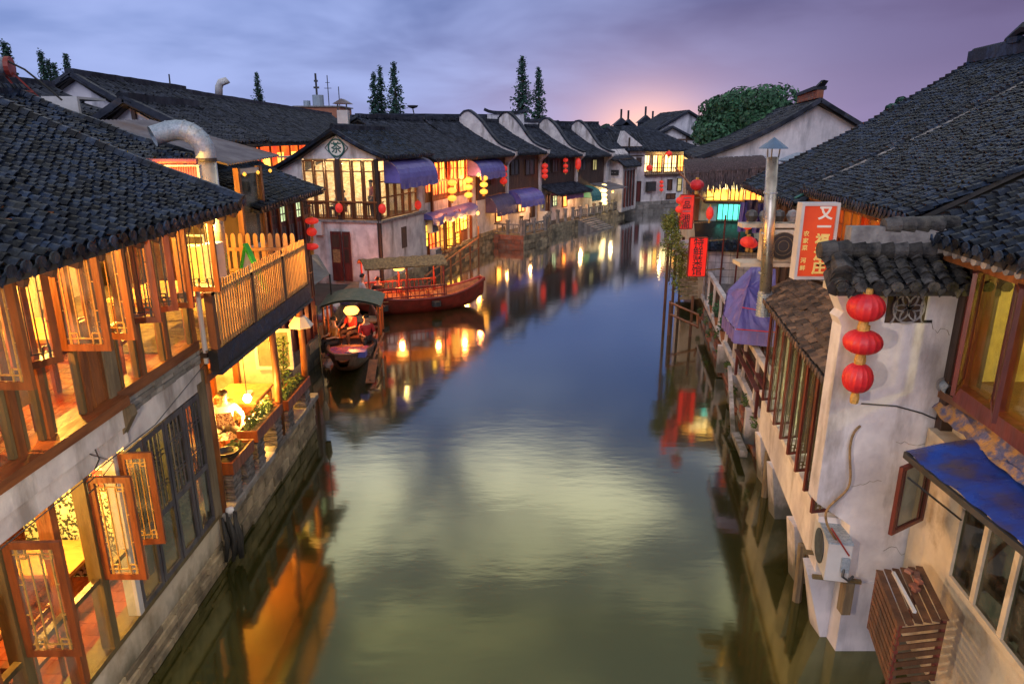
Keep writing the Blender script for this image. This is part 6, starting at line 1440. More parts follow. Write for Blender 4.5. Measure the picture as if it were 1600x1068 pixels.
m = MB(); m.prism([(4.9, 8.6, -.6), (5.9, 13.6, -.6), (5.9, 13.6, 1.0), (4.9, 8.6, 1.0)], (.3, 0, 0)); m.build('back_base', MT['stone_gray'], rw)
for y, x in ((9.3, 4.5), (12.6, 5.15)): 
    m = MB(); m.tube([(x, y, -.6), (x-.03, y+.02, 1.0)], .07, 7); m.build('pile', MT['wood_gray'], rw)
# brown tiled lean-to above the windows
roof, S_ = tile_roof(rw, Fw.pt(-.05, .46, 3.96), Fw.pt(Fw.len, .46, 3.96), Fw.pt(-.05, -.65, 4.75), Fw.pt(Fw.len, -.65, 4.75), .16, .11, 300, 'tile_warm', sag=.04, jit=1.3, drip=True)
# conduit and red pipe
m = MB(); cpts = [P(1346, 664, Y=8.2), P(1334, 672, Y=8.15), P(1326, 700, Y=8.15), P(1330, 740, Y=8.12), P(1328, 765, Y=8.1), P(1300, 785, Y=8.1), P(1288, 800, Y=8.1), P(1292, 822, Y=8.1), P(1308, 845, Y=8.1), P(1320, 862, Y=8.1)]
csm = [sum((cpts[max(0, min(9, int(i/5)+o))]*w for o, w in zip((-1, 0, 1, 2), ((1-f)**3/6, (3*f**3-6*f*f+4)/6, (-3*f**3+3*f*f+3*f+1)/6, f**3/6))), V()) for i in range(46) for f in [(i % 5)/5]]
m.tube(csm, .016, 6); m.thing('conduit', MT['mat_roof'], 'brown corrugated conduit snaking down the corner of the lantern wall', 'conduit', smooth=True)
m = MB(); m.beam(P(1300, 826, Y=8.05), P(1326, 866, Y=8.0), .07, .02); m.thing('red_batten', MT['red_metal'], 'short red batten hanging above the outdoor air conditioner', 'slat')
# outdoor air conditioner on bracket
ac = T('outdoor_air_conditioner', 'grimy white air conditioner hung over the water by the lantern wall pillar', 'air conditioner', (4.25, 8.35, 1.2))
exn = V((.20, .98, 0)).normalized(); nx_ = V((-.98, .2, 0)).normalized()
def ap_(a, d, z): return V((4.50, 7.98, 0))+exn*a+nx_*d+V((0, 0, z))
m = MB(); m.prism([ap_(0, 0, 1.28), ap_(.80, 0, 1.28), ap_(.80, .30, 1.28), ap_(0, .30, 1.28)], (0, 0, .56)); m.build('case', MT['white_metal'], ac)
m = MB(); m.prism([ap_(-.01, -.01, 1.84), ap_(.81, -.01, 1.84), ap_(.81, .31, 1.84), ap_(-.01, .31, 1.84)], (0, 0, .02)); m.build('lid', MT['galv'], ac)
m = MB(); m.prism([ap_(-.012, .02, 1.45), ap_(-.012, .12, 1.45), ap_(-.012, .12, 1.66), ap_(-.012, .02, 1.66)], -exn*.03); m.build('service_cover', MT['galv'], ac)
m = MB(); m.tube([ap_(-.03, .08, 1.5), ap_(-.09, .1, 1.42), ap_(-.08, .02, 1.36), ap_(-.02, -.05, 1.4)], .018, 6); m.build('hose', MT['dark_metal'], ac)
m = MB(); m.tube([ap_(.4, .302, 1.56), ap_(.4, .315, 1.56)], .24, 20); m.build('fan_guard', MT['dark_metal'], ac)
m = MB(); m.beam(ap_(.1, -.2, 1.25), ap_(.1, .42, 1.25), .05, .05); m.beam(ap_(.7, -.2, 1.25), ap_(.7, .42, 1.25), .05, .05); m.build('bracket_arms', MT['wood_olive'], ac, kind='stuff')
m = MB(); m.b(4.5, 4.62, 8.0, 8.15, .75, 1.24); m.build('strut', MT['wood_gray'], ac)

# ---- middle house: upper storey under roof 2
mr = T('eave_house', 'long tiled house with orange lit upper windows behind the red signboard', 'building', (6.2, 12, 0))
Fm = lineF((5.75, 8.9), (7.0, 15.4))
m = MB(); Fm.bx(m, 0, Fm.len, -4, -.05, .5, 4.85); m.build('lower_wall', MT['plaster_warm'], mr)
m = MB(); Fm.bx(m, 0, Fm.len, -4, -.08, 4.85, 5.8); m.build('upper_wall', MT['wood_maroon'], mr)
for k in range(11):
    s = .1+k*.58; m = MB(); Fm.bx(m, s, s+.08, -.06, .03, 4.85, 5.75); m.build('post', MT['wood_red'], mr)
    m = MB(); Fm.bx(m, s+.12, s+.54, -.06, -.02, 5.0, 5.6); w_ = m.build('window', MT['g_yel' if k % 3 else 'g_red'], mr)
    m = MB()
    for q in (.22, .33, .44): Fm.bx(m, s+q-.008, s+q+.008, -.02, .01, 5.0, 5.6)
    Fm.bx(m, s+.12, s+.54, -.02, .006, 5.28, 5.30); m.build('lattice', MT['wood_red'], w_)
m = MB(); Fm.bx(m, -.2, Fm.len, -.1, .12, 4.72, 4.86); m.build('string_beam', MT['wood_maroon'], mr)
roof, S_ = tile_roof(mr, (5.10, 8.95, 6.02), (6.42, 15.5, 5.90), (10.6, 8.95, 8.78), (11.6, 15.5, 8.62), .185, .125, 300, sag=.16, jit=1.1)
m = MB()
for k in range(46): p = S_(1.0, k/46)+V((0, .02, 0)); m.tube([p+V((.05, 0, .05)), p+V((-.10, 0, .0))], [.09, .105], 6)
m.build('verge_tiles', MT['tile'], roof, kind='stuff')
m = MB()
for k in range(24):
    t_ = .12+k*.034; p = S_(.985, t_); q = S_(.985, t_+.036); 
    if RN.random() < .8: m.beam(p+V((0, -.12, .06)), q+V((0, -.12, .06)), RN.uniform(.10, .2), .05)
m.build('mortar_streak', MT['mortar'], roof, kind='stuff')
m = MB()
for k in range(36): 
    p = S_((k+.5)/36, 1)
    m.beam(p+V((.05, 0, -.16)), p+V((.8, .1, .2)), .06, .08)
m.build('rafters', MT['wood_orange'], roof, kind='stuff')
# ---- farther house: roof 1
r1 = T('ridge_house', 'tiled house behind with the high dark ridge against the sky', 'building', (8.2, 18, 0))
F1 = lineF((7.15, 15.6), (7.8, 21.2))
m = MB(); F1.bx(m, 0, F1.len, -6, 0, .5, 5.5); m.build('wall', MT['wood_dark'], r1)
for k in range(8): m = MB(); s = .1+k*.72; F1.bx(m, s, s+.1, 0, .05, 1.0, 5.4); m.build('post', MT['wood_brown'], r1)
roof, S_ = tile_roof(r1, (6.15, 15.2, 5.62), (7.1, 21.6, 5.62), (12.7, 15.2, 9.1), (13.5, 21.6, 9.12), .22, .16, 300, sag=.22)
tile_roof(r1, (19.5, 15.2, 5.9), (20, 21.6, 5.9), (12.7, 15.2, 9.1), (13.5, 21.6, 9.12), .4, .4, 0, 'tile_far', drip=False)
ridge(r1, roof, (12.7, 15.2, 9.24), (13.45, 21.7, 9.24), .3, .32)
m = MB(); 
for k in range(6): m.b(13.25-.3-k*.02, 13.25+.4, 19.6-k*.9-.4, 19.6-k*.9, 9.35, 9.5+.05*(k % 2))
m.tube([(13.3, 20.1, 9.5), (13.2, 19.3, 9.72), (13.0, 18.2, 9.6)], [.08, .16, .1], 8); m.build('ridge_ornament', MT['tile'], roof, kind='stuff')
m = MB()
for k in range(40): p = S_(1.0, k/40); m.tube([p+V((.05, .02, .05)), p+V((-.12, .02, .0))], [.09, .105], 6)
m.build('verge_tiles', MT['tile'], roof, kind='stuff')
m = MB(); m.tube([S_(.03, 1)+V((0, 0, .12)), S_(.03, .75)+V((0, -.05, .12)), S_(.06, .5)+V((0, 0, .12))], .03, 5); m.thing('green_pipe', MT['tarp_green'], 'thin teal pipe lying along the gutter between the right roofs', 'pipe')
# ---- signboard
sg = T('signboard', 'tall lit red signboard with a white frame and yellow Chinese characters', 'sign', P(1270, 437, Y=10.6))
a, b, c_, d_ = P(1237, 436, Y=10.6), P(1283, 437, Y=10.6), P(1305, 320, Y=10.6), P(1252, 318, Y=10.6)
x0, z0 = a.x, a.z; sw, shh = .58, 1.17; xo = x0+.02; ys = 10.6
m = MB(); m.b(xo, xo+sw, ys, ys+.16, z0, z0+shh); bodyS = m.build('box', MT['white_metal'], sg)
m = MB(); m.b(xo+.05, xo+sw-.05, ys-.012, ys-.002, z0+.05, z0+shh-.05); pn = m.build('panel', MT['g_sign'], sg)
m = MB()
for (p, q, r_, s_) in ((0, .045, 0, shh), (sw-.045, sw, 0, shh), (.045, sw-.045, 0, .045), (.045, sw-.045, shh-.045, shh)): m.b(xo+p, xo+q, ys-.03, ys-.001, z0+r_, z0+s_)
m.build('frame', MT['white_metal'], sg)
ey_ = V((1, 0, 0)); ny_ = V((0, -1, 0))
for k, ch in enumerate('又一福渔庄'): text(ch, (xo+sw*.64, ys-.02, z0+shh*(.86-.178*k)), .215, ey_, ny_, 'print_white' if k < 2 else 'print_yellow', pn, 'character', bold=.007)
for k, ch in enumerate('农家菜'): text(ch, (xo+sw*.20, ys-.02, z0+shh*(.60-.092*k)), .085, ey_, ny_, 'print_yellow', pn, 'character', bold=.0015)
for k, ch in enumerate('河鲜'): text(ch, (xo+sw*.20, ys-.02, z0+shh*(.25-.10*k)), .085, ey_, ny_, 'print_yellow', pn, 'character', bold=.0015)
m = MB(); m.beam((xo+.3, ys+.1, z0-.01), (xo+.9, ys+.3, z0-.25), .05, .05); m.build('support', MT['dark_metal'], sg)
# ---- wall air conditioner near the pipe
ac = T('wall_air_conditioner', 'air conditioner with a big round fan grille between chrome pipe and signboard', 'air conditioner', P(1222, 400, Y=13.6))
c = P(1223, 384, Y=13.6)
m = MB(); m.b(c.x-.36, c.x+.36, 13.6, 13.95, c.z-.32, c.z+.30); m.build('case', MT['plaster_warm'], ac)
m = MB(); m.tube([(c.x, 13.6, c.z), (c.x, 13.57, c.z)], .27, 20); g_ = m.build('fan_opening', MT['dark_metal'], ac)
m = MB()
for r_ in (.1, .18, .26): ring(m, V((c.x, 13.565, c.z)), r_, r_+.012, V((1, 0, 0)), V((0, -1, 0)), .01, 18)
m.build('grille', MT['wood_gray'], g_)
m = MB(); m.b(c.x-.8, c.x+.8, 13.6, 14.1, c.z-.42, c.z-.34); m.b(c.x-.8, c.x+.8, 13.7, 14.0, c.z+.34, c.z+.42); m.build('shelf', MT['plaster_warm'], ac)
for q in range(5):
    m = MB(); p = V((c.x-.6+q*.27, 13.8, c.z+.45)); m.lathe(p, [(.07, 0), (.12, .12), (.09, .2), (.001, .24)], 8, fr=lambda j: 1+.2*RN.random()); m.thing('junk', MT['mortar' if q % 2 else 'dark_metal'], ('leftmost', 'second', 'middle', 'fourth', 'rightmost')[q]+' small grey bundle piled above the wall air conditioner', 'bundle', 'bundles above the wall air conditioner')
# ---- chrome pipe with cone cowl
cp_ = T('chrome_flue', 'tall chrome flue with a blue cone cowl rising above the eaves', 'flue', (5.2, 13.3, 3.4))
top = P(1207, 246, Y=13.6); bot = P(1192, 495, Y=13.2)
m = MB(); m.tube([bot+V((0, 0, .45)), top], .112, 18); m.build('pipe', MT['steel'], cp_, smooth=True)
m = MB()
for k in range(9): p = bot+V((0, .02, .02+k*.055)); m.tube([p, p+V((0, 0, .02))], .14, 14); m.tube([p+V((0, 0, .02)), p+V((0, 0, .055))], .122, 14)
m.build('ribbed_elbow', MT['galv'], cp_)
m = MB()
for k in range(1, 4): p = bot.lerp(top, k/4+.03); m.tube([p, p+V((0, 0, .03))], .132, 16)
m.build('joints', MT['galv'], cp_, kind='stuff')
m = MB(); m.lathe(top+V((0, 0, .16)), [(.27, 0), (.26, .02), (.02, .2), (.001, .21)], 16); m.build('cowl', MT['cowl_blue'], cp_)
m = MB()
for a in range(3): m.tube([top+V((.11*math.cos(a*2.1), .11*math.sin(a*2.1), -.05)), top+V((.13*math.cos(a*2.1), .13*math.sin(a*2.1), .18))], .012, 4)
m.build('cowl_struts', MT['dark_metal'], cp_, kind='stuff')

# ================================================================ right promenade
pm = T('promenade', 'raised waterside walkway with white concrete railing over a brick bank', 'walkway', (6.6, 20, 0))
Fp = lineF((5.35, 13.5), (7.45, 26.6)); n_ = Fp.len
m = MB(); Fp.bx(m, -.0, n_, -5, -.25, -.8, 1.0); m.build('fill', MT['joint'], pm)
rr_ = random.Random(8); nbk = 0
for j in range(5):
    s = -.1
    while s < n_:
        e = s+rr_.uniform(.35, .75)
        Fp.blk('stone', MT['brick_red' if rr_.random() < .65 else 'stone_gray'], pm, s+.01, e-.012, -.3, -.2+rr_.uniform(0, .08)-.06*(j-2), -.1+j*.2+.008, -.1+(j+1)*.2-.008); s = e
m = MB(); Fp.bx(m, 0, n_, -.3, .02, .95, 1.12); m.build('kerb', MT['plaster'], pm)
m = MB(); Fp.bx(m, 0, n_, -3, -.3, 1.0, 1.04); m.build('paving', MT['stone_gray'], pm)
for k in range(9):
    s = n_*k/8; s = min(max(s, .08), n_-.08)
    m = MB(); Fp.bx(m, s-.08, s+.08, -.18, -.02, 1.12, 2.2); m.build('rail_post', MT['plaster'], pm)
m = MB(); Fp.bx(m, 0, n_, -.17, -.03, 2.08, 2.22); m.build('top_rail', MT['plaster'], pm)
m = MB()
for k in range(int(n_/.14)): Fp.bx(m, k*.14, k*.14+.03, -.11, -.08, 1.12, 2.08)
m.build('railing_bars', MT['wood_dark'], pm, kind='stuff')
for k in range(3):
    s = 1.4+k*2.6; m = MB(); Fp.bx(m, s, s+.2, -.28, .14, .1, .95); m.build('buttress', MT['plaster'], pm)
m = MB(); m.beam(Fp.pt(1.6, .35, .2), Fp.pt(4.4, .12, 1.0), .1, .12); m.beam(Fp.pt(.4, .3, .3), Fp.pt(1.6, .3, .25), .16, .14); m.build('ledge_slabs', MT['plaster'], pm, kind='stuff')
f = MB()
for q in range(9): foliage(f, Fp.pt(1.0+q*1.4+RN.uniform(-.5, .5), .08, .85+RN.uniform(-.3, .2)), .1, .2, .18, 45, .05, seed=200+q)
f.thing('weeds', MT['leaf'], None, None, kind='stuff')
# dark bench-like slatted frame
t = T('slatted_bench', 'dark red slatted bench on the walkway below the purple tarpaulin', 'bench', Fp.pt(2.4, -.5, 1.04))
for k in range(5): bar('slat', MT['wood_maroon'], t, Fp.pt(.5, .12-.16*k, 1.75+.05*k), Fp.pt(3.6, .12-.16*k, 1.75+.05*k), .11, .035)
for s in (.6, 3.5): m = MB(); m.beam(Fp.pt(s, .1, 1.1), Fp.pt(s, .1, 1.75), .06, .06, up=(0, 1, 0)); m.beam(Fp.pt(s, -.5, 1.1), Fp.pt(s, -.5, 1.9), .06, .06, up=(0, 1, 0)); m.build('leg', MT['wood_maroon'], t)
# purple tarpaulin (folded big parasol roof)
t = T('purple_tarpaulin', 'blue-purple tarpaulin tent over the walkway behind the chrome flue', 'tarpaulin', (5.9, 17, 2))
q = [P(1131, 492, Y=17.6), P(1138, 452, Y=18.6), P(1178, 413, Y=19.0), P(1212, 420, Y=18.0), P(1212, 520, Y=15.4), P(1150, 515, Y=15.8)]
ctr = P(1168, 455, Y=17.4)+V((0, 0, .12))
m = MB()
ring_ = [q[0], q[1], q[2], q[3], q[4], q[5]]
for i in range(6):
    a, b = ring_[i], ring_[(i+1) % 6]
    m.grid(lambda s_, t_, a=a, b=b: (a.lerp(b, s_)).lerp(ctr, t_)+V((0, 0, -.10*math.sin(math.pi*t_)*(.4+.6*math.sin(math.pi*s_))+.03*noise.noise(V((s_*5+i, t_*5, 2))))), 8, 8)
m.build('canopy', MT['tarp_purple'], t, smooth=False)
m = MB()
for i in (0, 4, 5): 
    a, b = ring_[i], ring_[(i+1) % 6]
    m.grid(lambda s_, t_, a=a, b=b: a.lerp(b, s_)+V((-.02+.02*math.sin(s_*30), 0, -.34*t_)), 16, 3)
m.build('valance', MT['tarp_purple'], t)
m = MB(); m.tube([ring_[5]+V((0, -.01, .02)), ring_[4]+V((0, -.01, .02))], .012, 4); m.tube([ring_[5].lerp(ctr, .5), ring_[4].lerp(ctr, .45)], .012, 4); m.build('red_cord', MT['paper_red'], t, kind='stuff')
m = MB(); m.tube([ctr-V((0, 0, .1)), (ctr.x, ctr.y, 1.05)], .03, 6); m.build('pole', MT['dark_metal'], t)
# ---- straw roofed shop at the far end of the walkway
ss_ = T('straw_shop', 'shop with shaggy straw eave, yellow lit windows and teal balcony panel', 'building', (8.5, 29, 1))
Fs = Fac((6.6, 28.4), (11.5, 27.6))
def sp_(u, v): return Fs.px(u, v)
def sbox(u0, v0, u1, v1, d0, d1, name, mt, parent=None, kind=None):
    s0, _ = sp_(u0, (v0+v1)/2); s1, _ = sp_(u1, (v0+v1)/2); _, za = sp_((u0+u1)/2, v0); _, zb = sp_((u0+u1)/2, v1)
    m = MB(); Fs.bx(m, s0, s1, d0, d1, zb, za); return m.build(name, MT[mt], parent or ss_, kind=kind)
sbox(1074, 262, 1215, 470, -4, -.3, 'wall', 'plaster_warm')
sbox(1074, 290, 1094, 345, -.29, -.2, 'side_panel', 'wood_orange')
for (u0, u1) in ((1105, 1139), (1143, 1163), (1166, 1192)):
    w_ = sbox(u0, 281, u1, 313, -.28, -.2, 'window', 'g_pale'); w2 = sbox(u0, 296, u1, 313, -.19, -.17, 'lower_pane', 'g_yel', w_)
    for k in range(4): sbox(u0+(u1-u0)*k/3-.6, 279, u0+(u1-u0)*k/3+.6, 316, -.18, -.1, 'glazing_bar', 'wood_dark', w_)
sbox(1098, 272, 1195, 279, -.25, -.15, 'lit_valance', 'g_yel')
sbox(1100, 313, 1196, 317, -.3, .5, 'balcony_floor', 'wood_dark')
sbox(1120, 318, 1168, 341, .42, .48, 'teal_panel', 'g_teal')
for k in range(7): sbox(1118+k*8, 316, 1119.2+k*8, 343, .5, .53, 'baluster', 'wood_dark')
sbox(1104, 318, 1118, 345, .2, .3, 'side_board', 'plaster_old')
m = MB(); rs = random.Random(5)
s0, z0 = sp_(1068, 268); s1, z1 = sp_(1200, 252)
A0, A1 = Fs.pt(s0, 1.0, z0-.15), Fs.pt(s1, 1.0, z0+.12); B0, B1 = Fs.pt(s0+.1, -1.5, z0+.28), Fs.pt(s1, -1.5, z0+.45)
m = MB(); m.slab(A0, A1, B1, B0, .12); m.build('roof_deck', MT['straw'], ss_)
m = MB()
for k in range(3200):
    a = rs.random(); b = rs.random()**1.2; p = A0.lerp(A1, a).lerp(B0.lerp(B1, a), b)+V((0, 0, .17)); l_ = rs.uniform(.45, .8)*(1-b)+.12
    q_ = p+V((rs.gauss(0, .04), -.15-rs.uniform(0, .12)-b*.6, -l_)); w_ = .02
    m.add([p-V((w_, 0, 0)), p+V((w_, 0, 0)), q_+V((w_*.5, 0, 0)), q_-V((w_*.5, 0, 0))], [(0, 1, 2, 3)])
m.build('straw_fringe', MT['straw'], ss_, kind='stuff')
s0, zz = sp_(1083, 345); s1, _ = sp_(1172, 345); _, zb = sp_(1120, 372)
m = MB(); m.slab(Fs.pt(s0, 1.5, zb+.05), Fs.pt(s1, 1.5, zb+.05), Fs.pt(s1, .3, zz), Fs.pt(s0, .3, zz), .06); m.build('black_awning', MT['black_beam'], ss_)
# tile-capped white tiled wall below
tw = T('tiled_wall', 'white tiled wall with a dark tile coping behind the white railing', 'wall', (8.2, 25.5, 1))
Ft = Fac((7.5, 25.6), (10.6, 25.1))
sA, zA = Ft.px(1108, 386); sB, _ = Ft.px(1180, 386); _, zC = Ft.px(1140, 436)
m = MB(); Ft.bx(m, sA, sB+1, -.2, 0, 1.0, zA); m.build('wall', MT['mortar'], tw)
for i in range(9):
    for j in range(5): Ft.blk('tile', MT['plaster'], tw, sA+.02+i*.26, sA+.02+i*.26+.245, -.01, .012, zA-.28-j*.27, zA-.035-j*.27)
tile_roof(tw, Ft.pt(sA-.1, .3, zA+.0), Ft.pt(sB+1, .3, zA+.0), Ft.pt(sA-.1, -.1, zA+.28), Ft.pt(sB+1, -.1, zA+.28), .2, .12, 20, sag=0)
for u in (1134, 1158): 
    p = P(u, 336, Y=24.9); m = MB(); m.tube([p, (p.x, p.y, 1.1)], .03, 6); m.thing('thin_post', MT['wood_maroon'], ('thin dark post left of centre before the white tiled wall' if u == 1134 else 'thin dark post right of centre before the white tiled wall'), 'post')
t = T('hanging_clothes', 'purple clothes and cloth hanging beside the lit window of the straw shop', 'clothes', P(1170, 340, Y=22))
for k, (u0, v0, u1, v1) in enumerate(((1157, 316, 1164, 362), (1164, 312, 1182, 346), (1180, 318, 1190, 364))):
    a, b = P(u0, v0, Y=22+.1*k), P(u1, v1, Y=22+.1*k)
    m = MB(); m.grid(lambda s_, t_: (a.x+(b.x-a.x)*s_, 22+.1*k+.06*math.sin(s_*9+t_*2), a.z+(b.z-a.z)*t_), 10, 6); m.build('garment', MT['tarp_purple' if k != 1 else 'tarp_dull'], t)
# red vertical banners
def vsign(u0, v0, u1, v1, Y, label, chars, lean=0):
    a, b = P(u0, v0, Y=Y), P(u1, v1, Y=Y); t = T('red_banner', label, 'sign', ((a.x+b.x)/2, Y, b.z), 0, 'red vertical shop signs over the right bank')
    w_, hh = b.x-a.x, a.z-b.z
    m = MB(); m.b(a.x, b.x, Y, Y+.08, b.z, a.z); m.build('board', MT['g_lanr' if lean else 'g_sign2'], t) 
    m = MB()
    for (x0, x1, z0_, z1_) in ((a.x-.03, a.x, b.z, a.z), (b.x, b.x+.03, b.z, a.z), (a.x, b.x, a.z, a.z+.03), (a.x, b.x, b.z-.03, b.z)): m.b(x0, x1, Y-.02, Y+.1, z0_, z1_)
    m.build('rim', MT['red_metal'], t)
    for k, ch in enumerate(chars): text(ch, ((a.x+b.x)/2, Y-.012, a.z-hh*(k+.5)/len(chars)), w_*.62, V((1, 0, 0)), V((0, -1, 0)), 'print_dark' if ch != '一' else 'mortar', t, 'character', bold=.002)
    m = MB(); m.beam((b.x, Y+.04, a.z-.1), (b.x+.8, Y+.4, a.z-.1), .04, .04); m.beam((b.x, Y+.04, b.z+.2), (b.x+.8, Y+.4, b.z+.2), .04, .04); m.build('bracket', MT['mat_roof'], t, kind='stuff')
glow('g_sign2', (1, .02, .008), .42, (.8, .01, .01), 2, base=(.7, .03, .02))
vsign(1064, 305, 1081, 357, 25.6, 'upper red vertical shop sign with dark characters by the straw eave', '一品一湘阁', 1)
vsign(1079, 372, 1101, 431, 24.6, 'lower brighter red vertical shop sign with four dark characters', '特鲜菜馆')
for (u, v, r, h, lb) in ((1062, 313, .13, .24, 'upper small pink lantern left of the upper red sign'), (1061, 327, .13, .24, 'lower small pink lantern left of the upper red sign'), (1089, 289, .24, .38, 'dark red round lantern under the straw eave'), (1109, 333, .13, .45, 'small red cylinder lantern before the teal panel'), (1169, 378, .24, .34, 'round red lantern by the hanging purple clothes'), (1175, 381, .17, .26, 'smaller red lantern close behind the round red one'), (1168, 353, .15, .22, 'small red lantern at the foot of the purple clothes')):
    lantern(P(u, v, Y=25.2 if u < 1120 else 21.5), r, h, lb, None, 'g_lanr' if u != 1089 else 'lantern_red', .1, seg=16)
t = T('louvre_board', 'small white three-slat board on the vine posts', 'board', P(1065, 388, Y=25.4))
for k in range(3):
    a, b = P(1050, 380+k*8, Y=25.4), P(1076, 377+k*8, Y=25.6); bar('slat', MT['white_metal'], t, a, b, .03, .13)
# pole crossing
m = MB(); m.tube([P(1055, 262, Y=26), P(1100, 312, Y=25.2)], .035, 6); m.thing('slanted_pole', MT['wood_orange'], 'slanted bamboo pole beside the upper red sign', 'pole')
# vine posts and landing stage
vp = T('landing_stage', 'wooden landing stage with handrails below the hanging vines', 'landing', (6.6, 26, 0))
for (u, v, Y) in ((1045, 380, 25.3), (1057, 380, 26.2), (1048, 470, 24.6), (1083, 462, 24.4), (1068, 370, 26.4)):
    p = P(u, v, Y=Y); m = MB(); m.tube([p, (p.x, p.y, -.4)], .055, 6); m.build('post', MT['wood_brown'], vp)
for (a, b) in (((1046, 472), (1092, 492)), ((1046, 490), (1090, 510)), ((1090, 490), (1090, 512))):
    m = MB(); m.tube([P(*a, Y=24.6), P(*b, Y=24.2)], .045, 6); m.build('handrail', MT['wood_orange'], vp)
for k in range(5): 
    a, b = P(1062, 438+k*7, Y=24.9), P(1090, 436+k*7, Y=24.9); bar('plank', MT['wood_gray'], vp, a, b, .04, .12)
vn = T('vines', 'green vines trailing over the posts at the right bank corner', 'plant', P(1055, 420, Y=25.5))
m = MB(); m.tube([P(1045, 440, Y=25.3), P(1050, 380, Y=25.4), P(1048, 335, Y=25.5)], .03, 5); m.tube([P(1062, 440, Y=25.6), P(1060, 390, Y=25.7), P(1055, 350, Y=25.6)], .03, 5); m.build('stems', MT['bark'], vn, kind='stuff')
f = MB(); rv = random.Random(77)
for k in range(46):
    t_ = rv.random(); u = 1046+t_*12+rv.gauss(0, 5)+(16 if t_ > .4 else 0)*rv.random(); v = 336+t_*118
    foliage(f, P(u, v, Y=25.4+rv.gauss(0, .2)), .18+.12*t_, .2, .30, 80, .05, seed=300+k)
f.build('leaves', mat('leaf_vine', (.13, .19, .03), (.22, .22, .05), 3, .6, 0, var=.5), vn, kind='stuff')
for (u, v, lb) in ((1110, 395, 'dark leafy potted shrub at the start of the walkway'), (1118, 415, 'dark leafy potted shrub farther along the white railing'), (1128, 436, 'third dark potted shrub on the walkway by the tarpaulin')):
    p = P(u+14, v, Y=23.5-(v-395)*.08); t = T('potted_shrub', lb, 'plant', (p.x, p.y, 1.04), 0, 'potted shrubs on the walkway')
    m = MB(); m.lathe((p.x, p.y, 1.04), [(.12, 0), (.2, .35), (.17, .35), (.0005, .3)], 12); m.build('pot', MT['pot'], t); f = MB(); foliage(f, (p.x, p.y, 1.62), .26, .26, .32, 260, .06, seed=int(u)); f.build('leaves', MT['leaf_dark'], t, kind='stuff')
# big white gable house behind
bg = T('white_gable_house', 'big white gabled house with upturned ridge end behind the straw shop', 'building', (11.3, 30, .5))
Yg = 30.5
pp = lambda u, v: P(u, v, Y=Yg)
a, b, c_ = pp(1108, 240), pp(1276, 160), pp(1346, 198)
MB().prism([(a.x, Yg, .5), (c_.x+2.6, Yg, .5), (c_.x+2.6, Yg, c_.z-1.3), (b.x, Yg, b.z-.1), (a.x, Yg, a.z-.1)], (0, .3, 0)).build('gable_wall', MT['plaster_old'], bg)
m = MB(); m.prism([(a.x+.1, Yg+.3, .5), (a.x+2.4, Yg+12, .5), (a.x+2.4, Yg+12, a.z-.15), (a.x+.1, Yg+.3, a.z-.15)], (.3, 0, 0)); m.build('side_wall', MT['wood_brown'], bg)
m = MB(); m.prism([(a.x+.07, Yg+.5, 5.2), (a.x+.8, Yg+4, 5.2), (a.x+.8, Yg+4, a.z-.4), (a.x+.07, Yg+.5, a.z-.4)], (-.02, 0, 0)); m.build('lit_window', MT['g_red'], bg)
dv = V((2.4, 12, 0))
e0 = V((a.x-.6, Yg-.3, a.z-.22)); rt = V((b.x, Yg-.3, b.z+.05))
roof, S_ = tile_roof(bg, e0, e0+dv, rt, rt+dv, .3, .28, 0, 'tile_far', sag=.25)
r2, S_2 = tile_roof(bg, (c_.x+2.8, Yg-.3, c_.z-1.3), V((c_.x+2.8, Yg-.3, c_.z-1.3))+dv, rt, rt+dv, .3, .28, 0, 'tile_far', sag=.12, drip=False)
m = MB()
for k in range(14):
    m.beam(S_(0, k/14)+V((0, -.03, .03)), S_(0, (k+1)/14)+V((0, -.03, .03)), .25, .16); m.beam(S_2(0, k/14)+V((0, -.03, .03)), S_2(0, (k+1)/14)+V((0, -.03, .03)), .25, .16)
m.build('verge', MT['tile_far'], roof)
m = MB(); r0 = rt+V((0, 0, .1))
m.prism([r0+V((-.15, 0, 0)), r0+V((.12, 0, 0)), r0+dv*.35+V((.12, 0, .0)), r0+dv*.35+V((-.15, 0, .0))], (0, 0, .32)); rd = m.build('ridge_wall', MT['brick_red'], roof)
m = MB(); q0 = r0+V((0, -.1, .36))
m.beam(q0+V((0, .2, .05)), q0+dv*.35, .5, .14); m.prism([q0+V((-.2, .3, .0)), q0+V((.15, .3, .0)), q0+V((.20, -.05, .30)), q0+V((.0, -.05, .34))], (0, .25, 0)); m.build('ridge_cap', MT['tile_far'], roof)
m = MB(); m.slab(pp(1215, 250), pp(1245, 238), pp(1300, 240)+V((0, -1, 0)), pp(1275, 254)+V((0, -1, 0)), .06); m.thing('pale_sheet', MT['galv'], 'pale blue-grey sheet lying behind the chrome flue cowl', 'sheet')
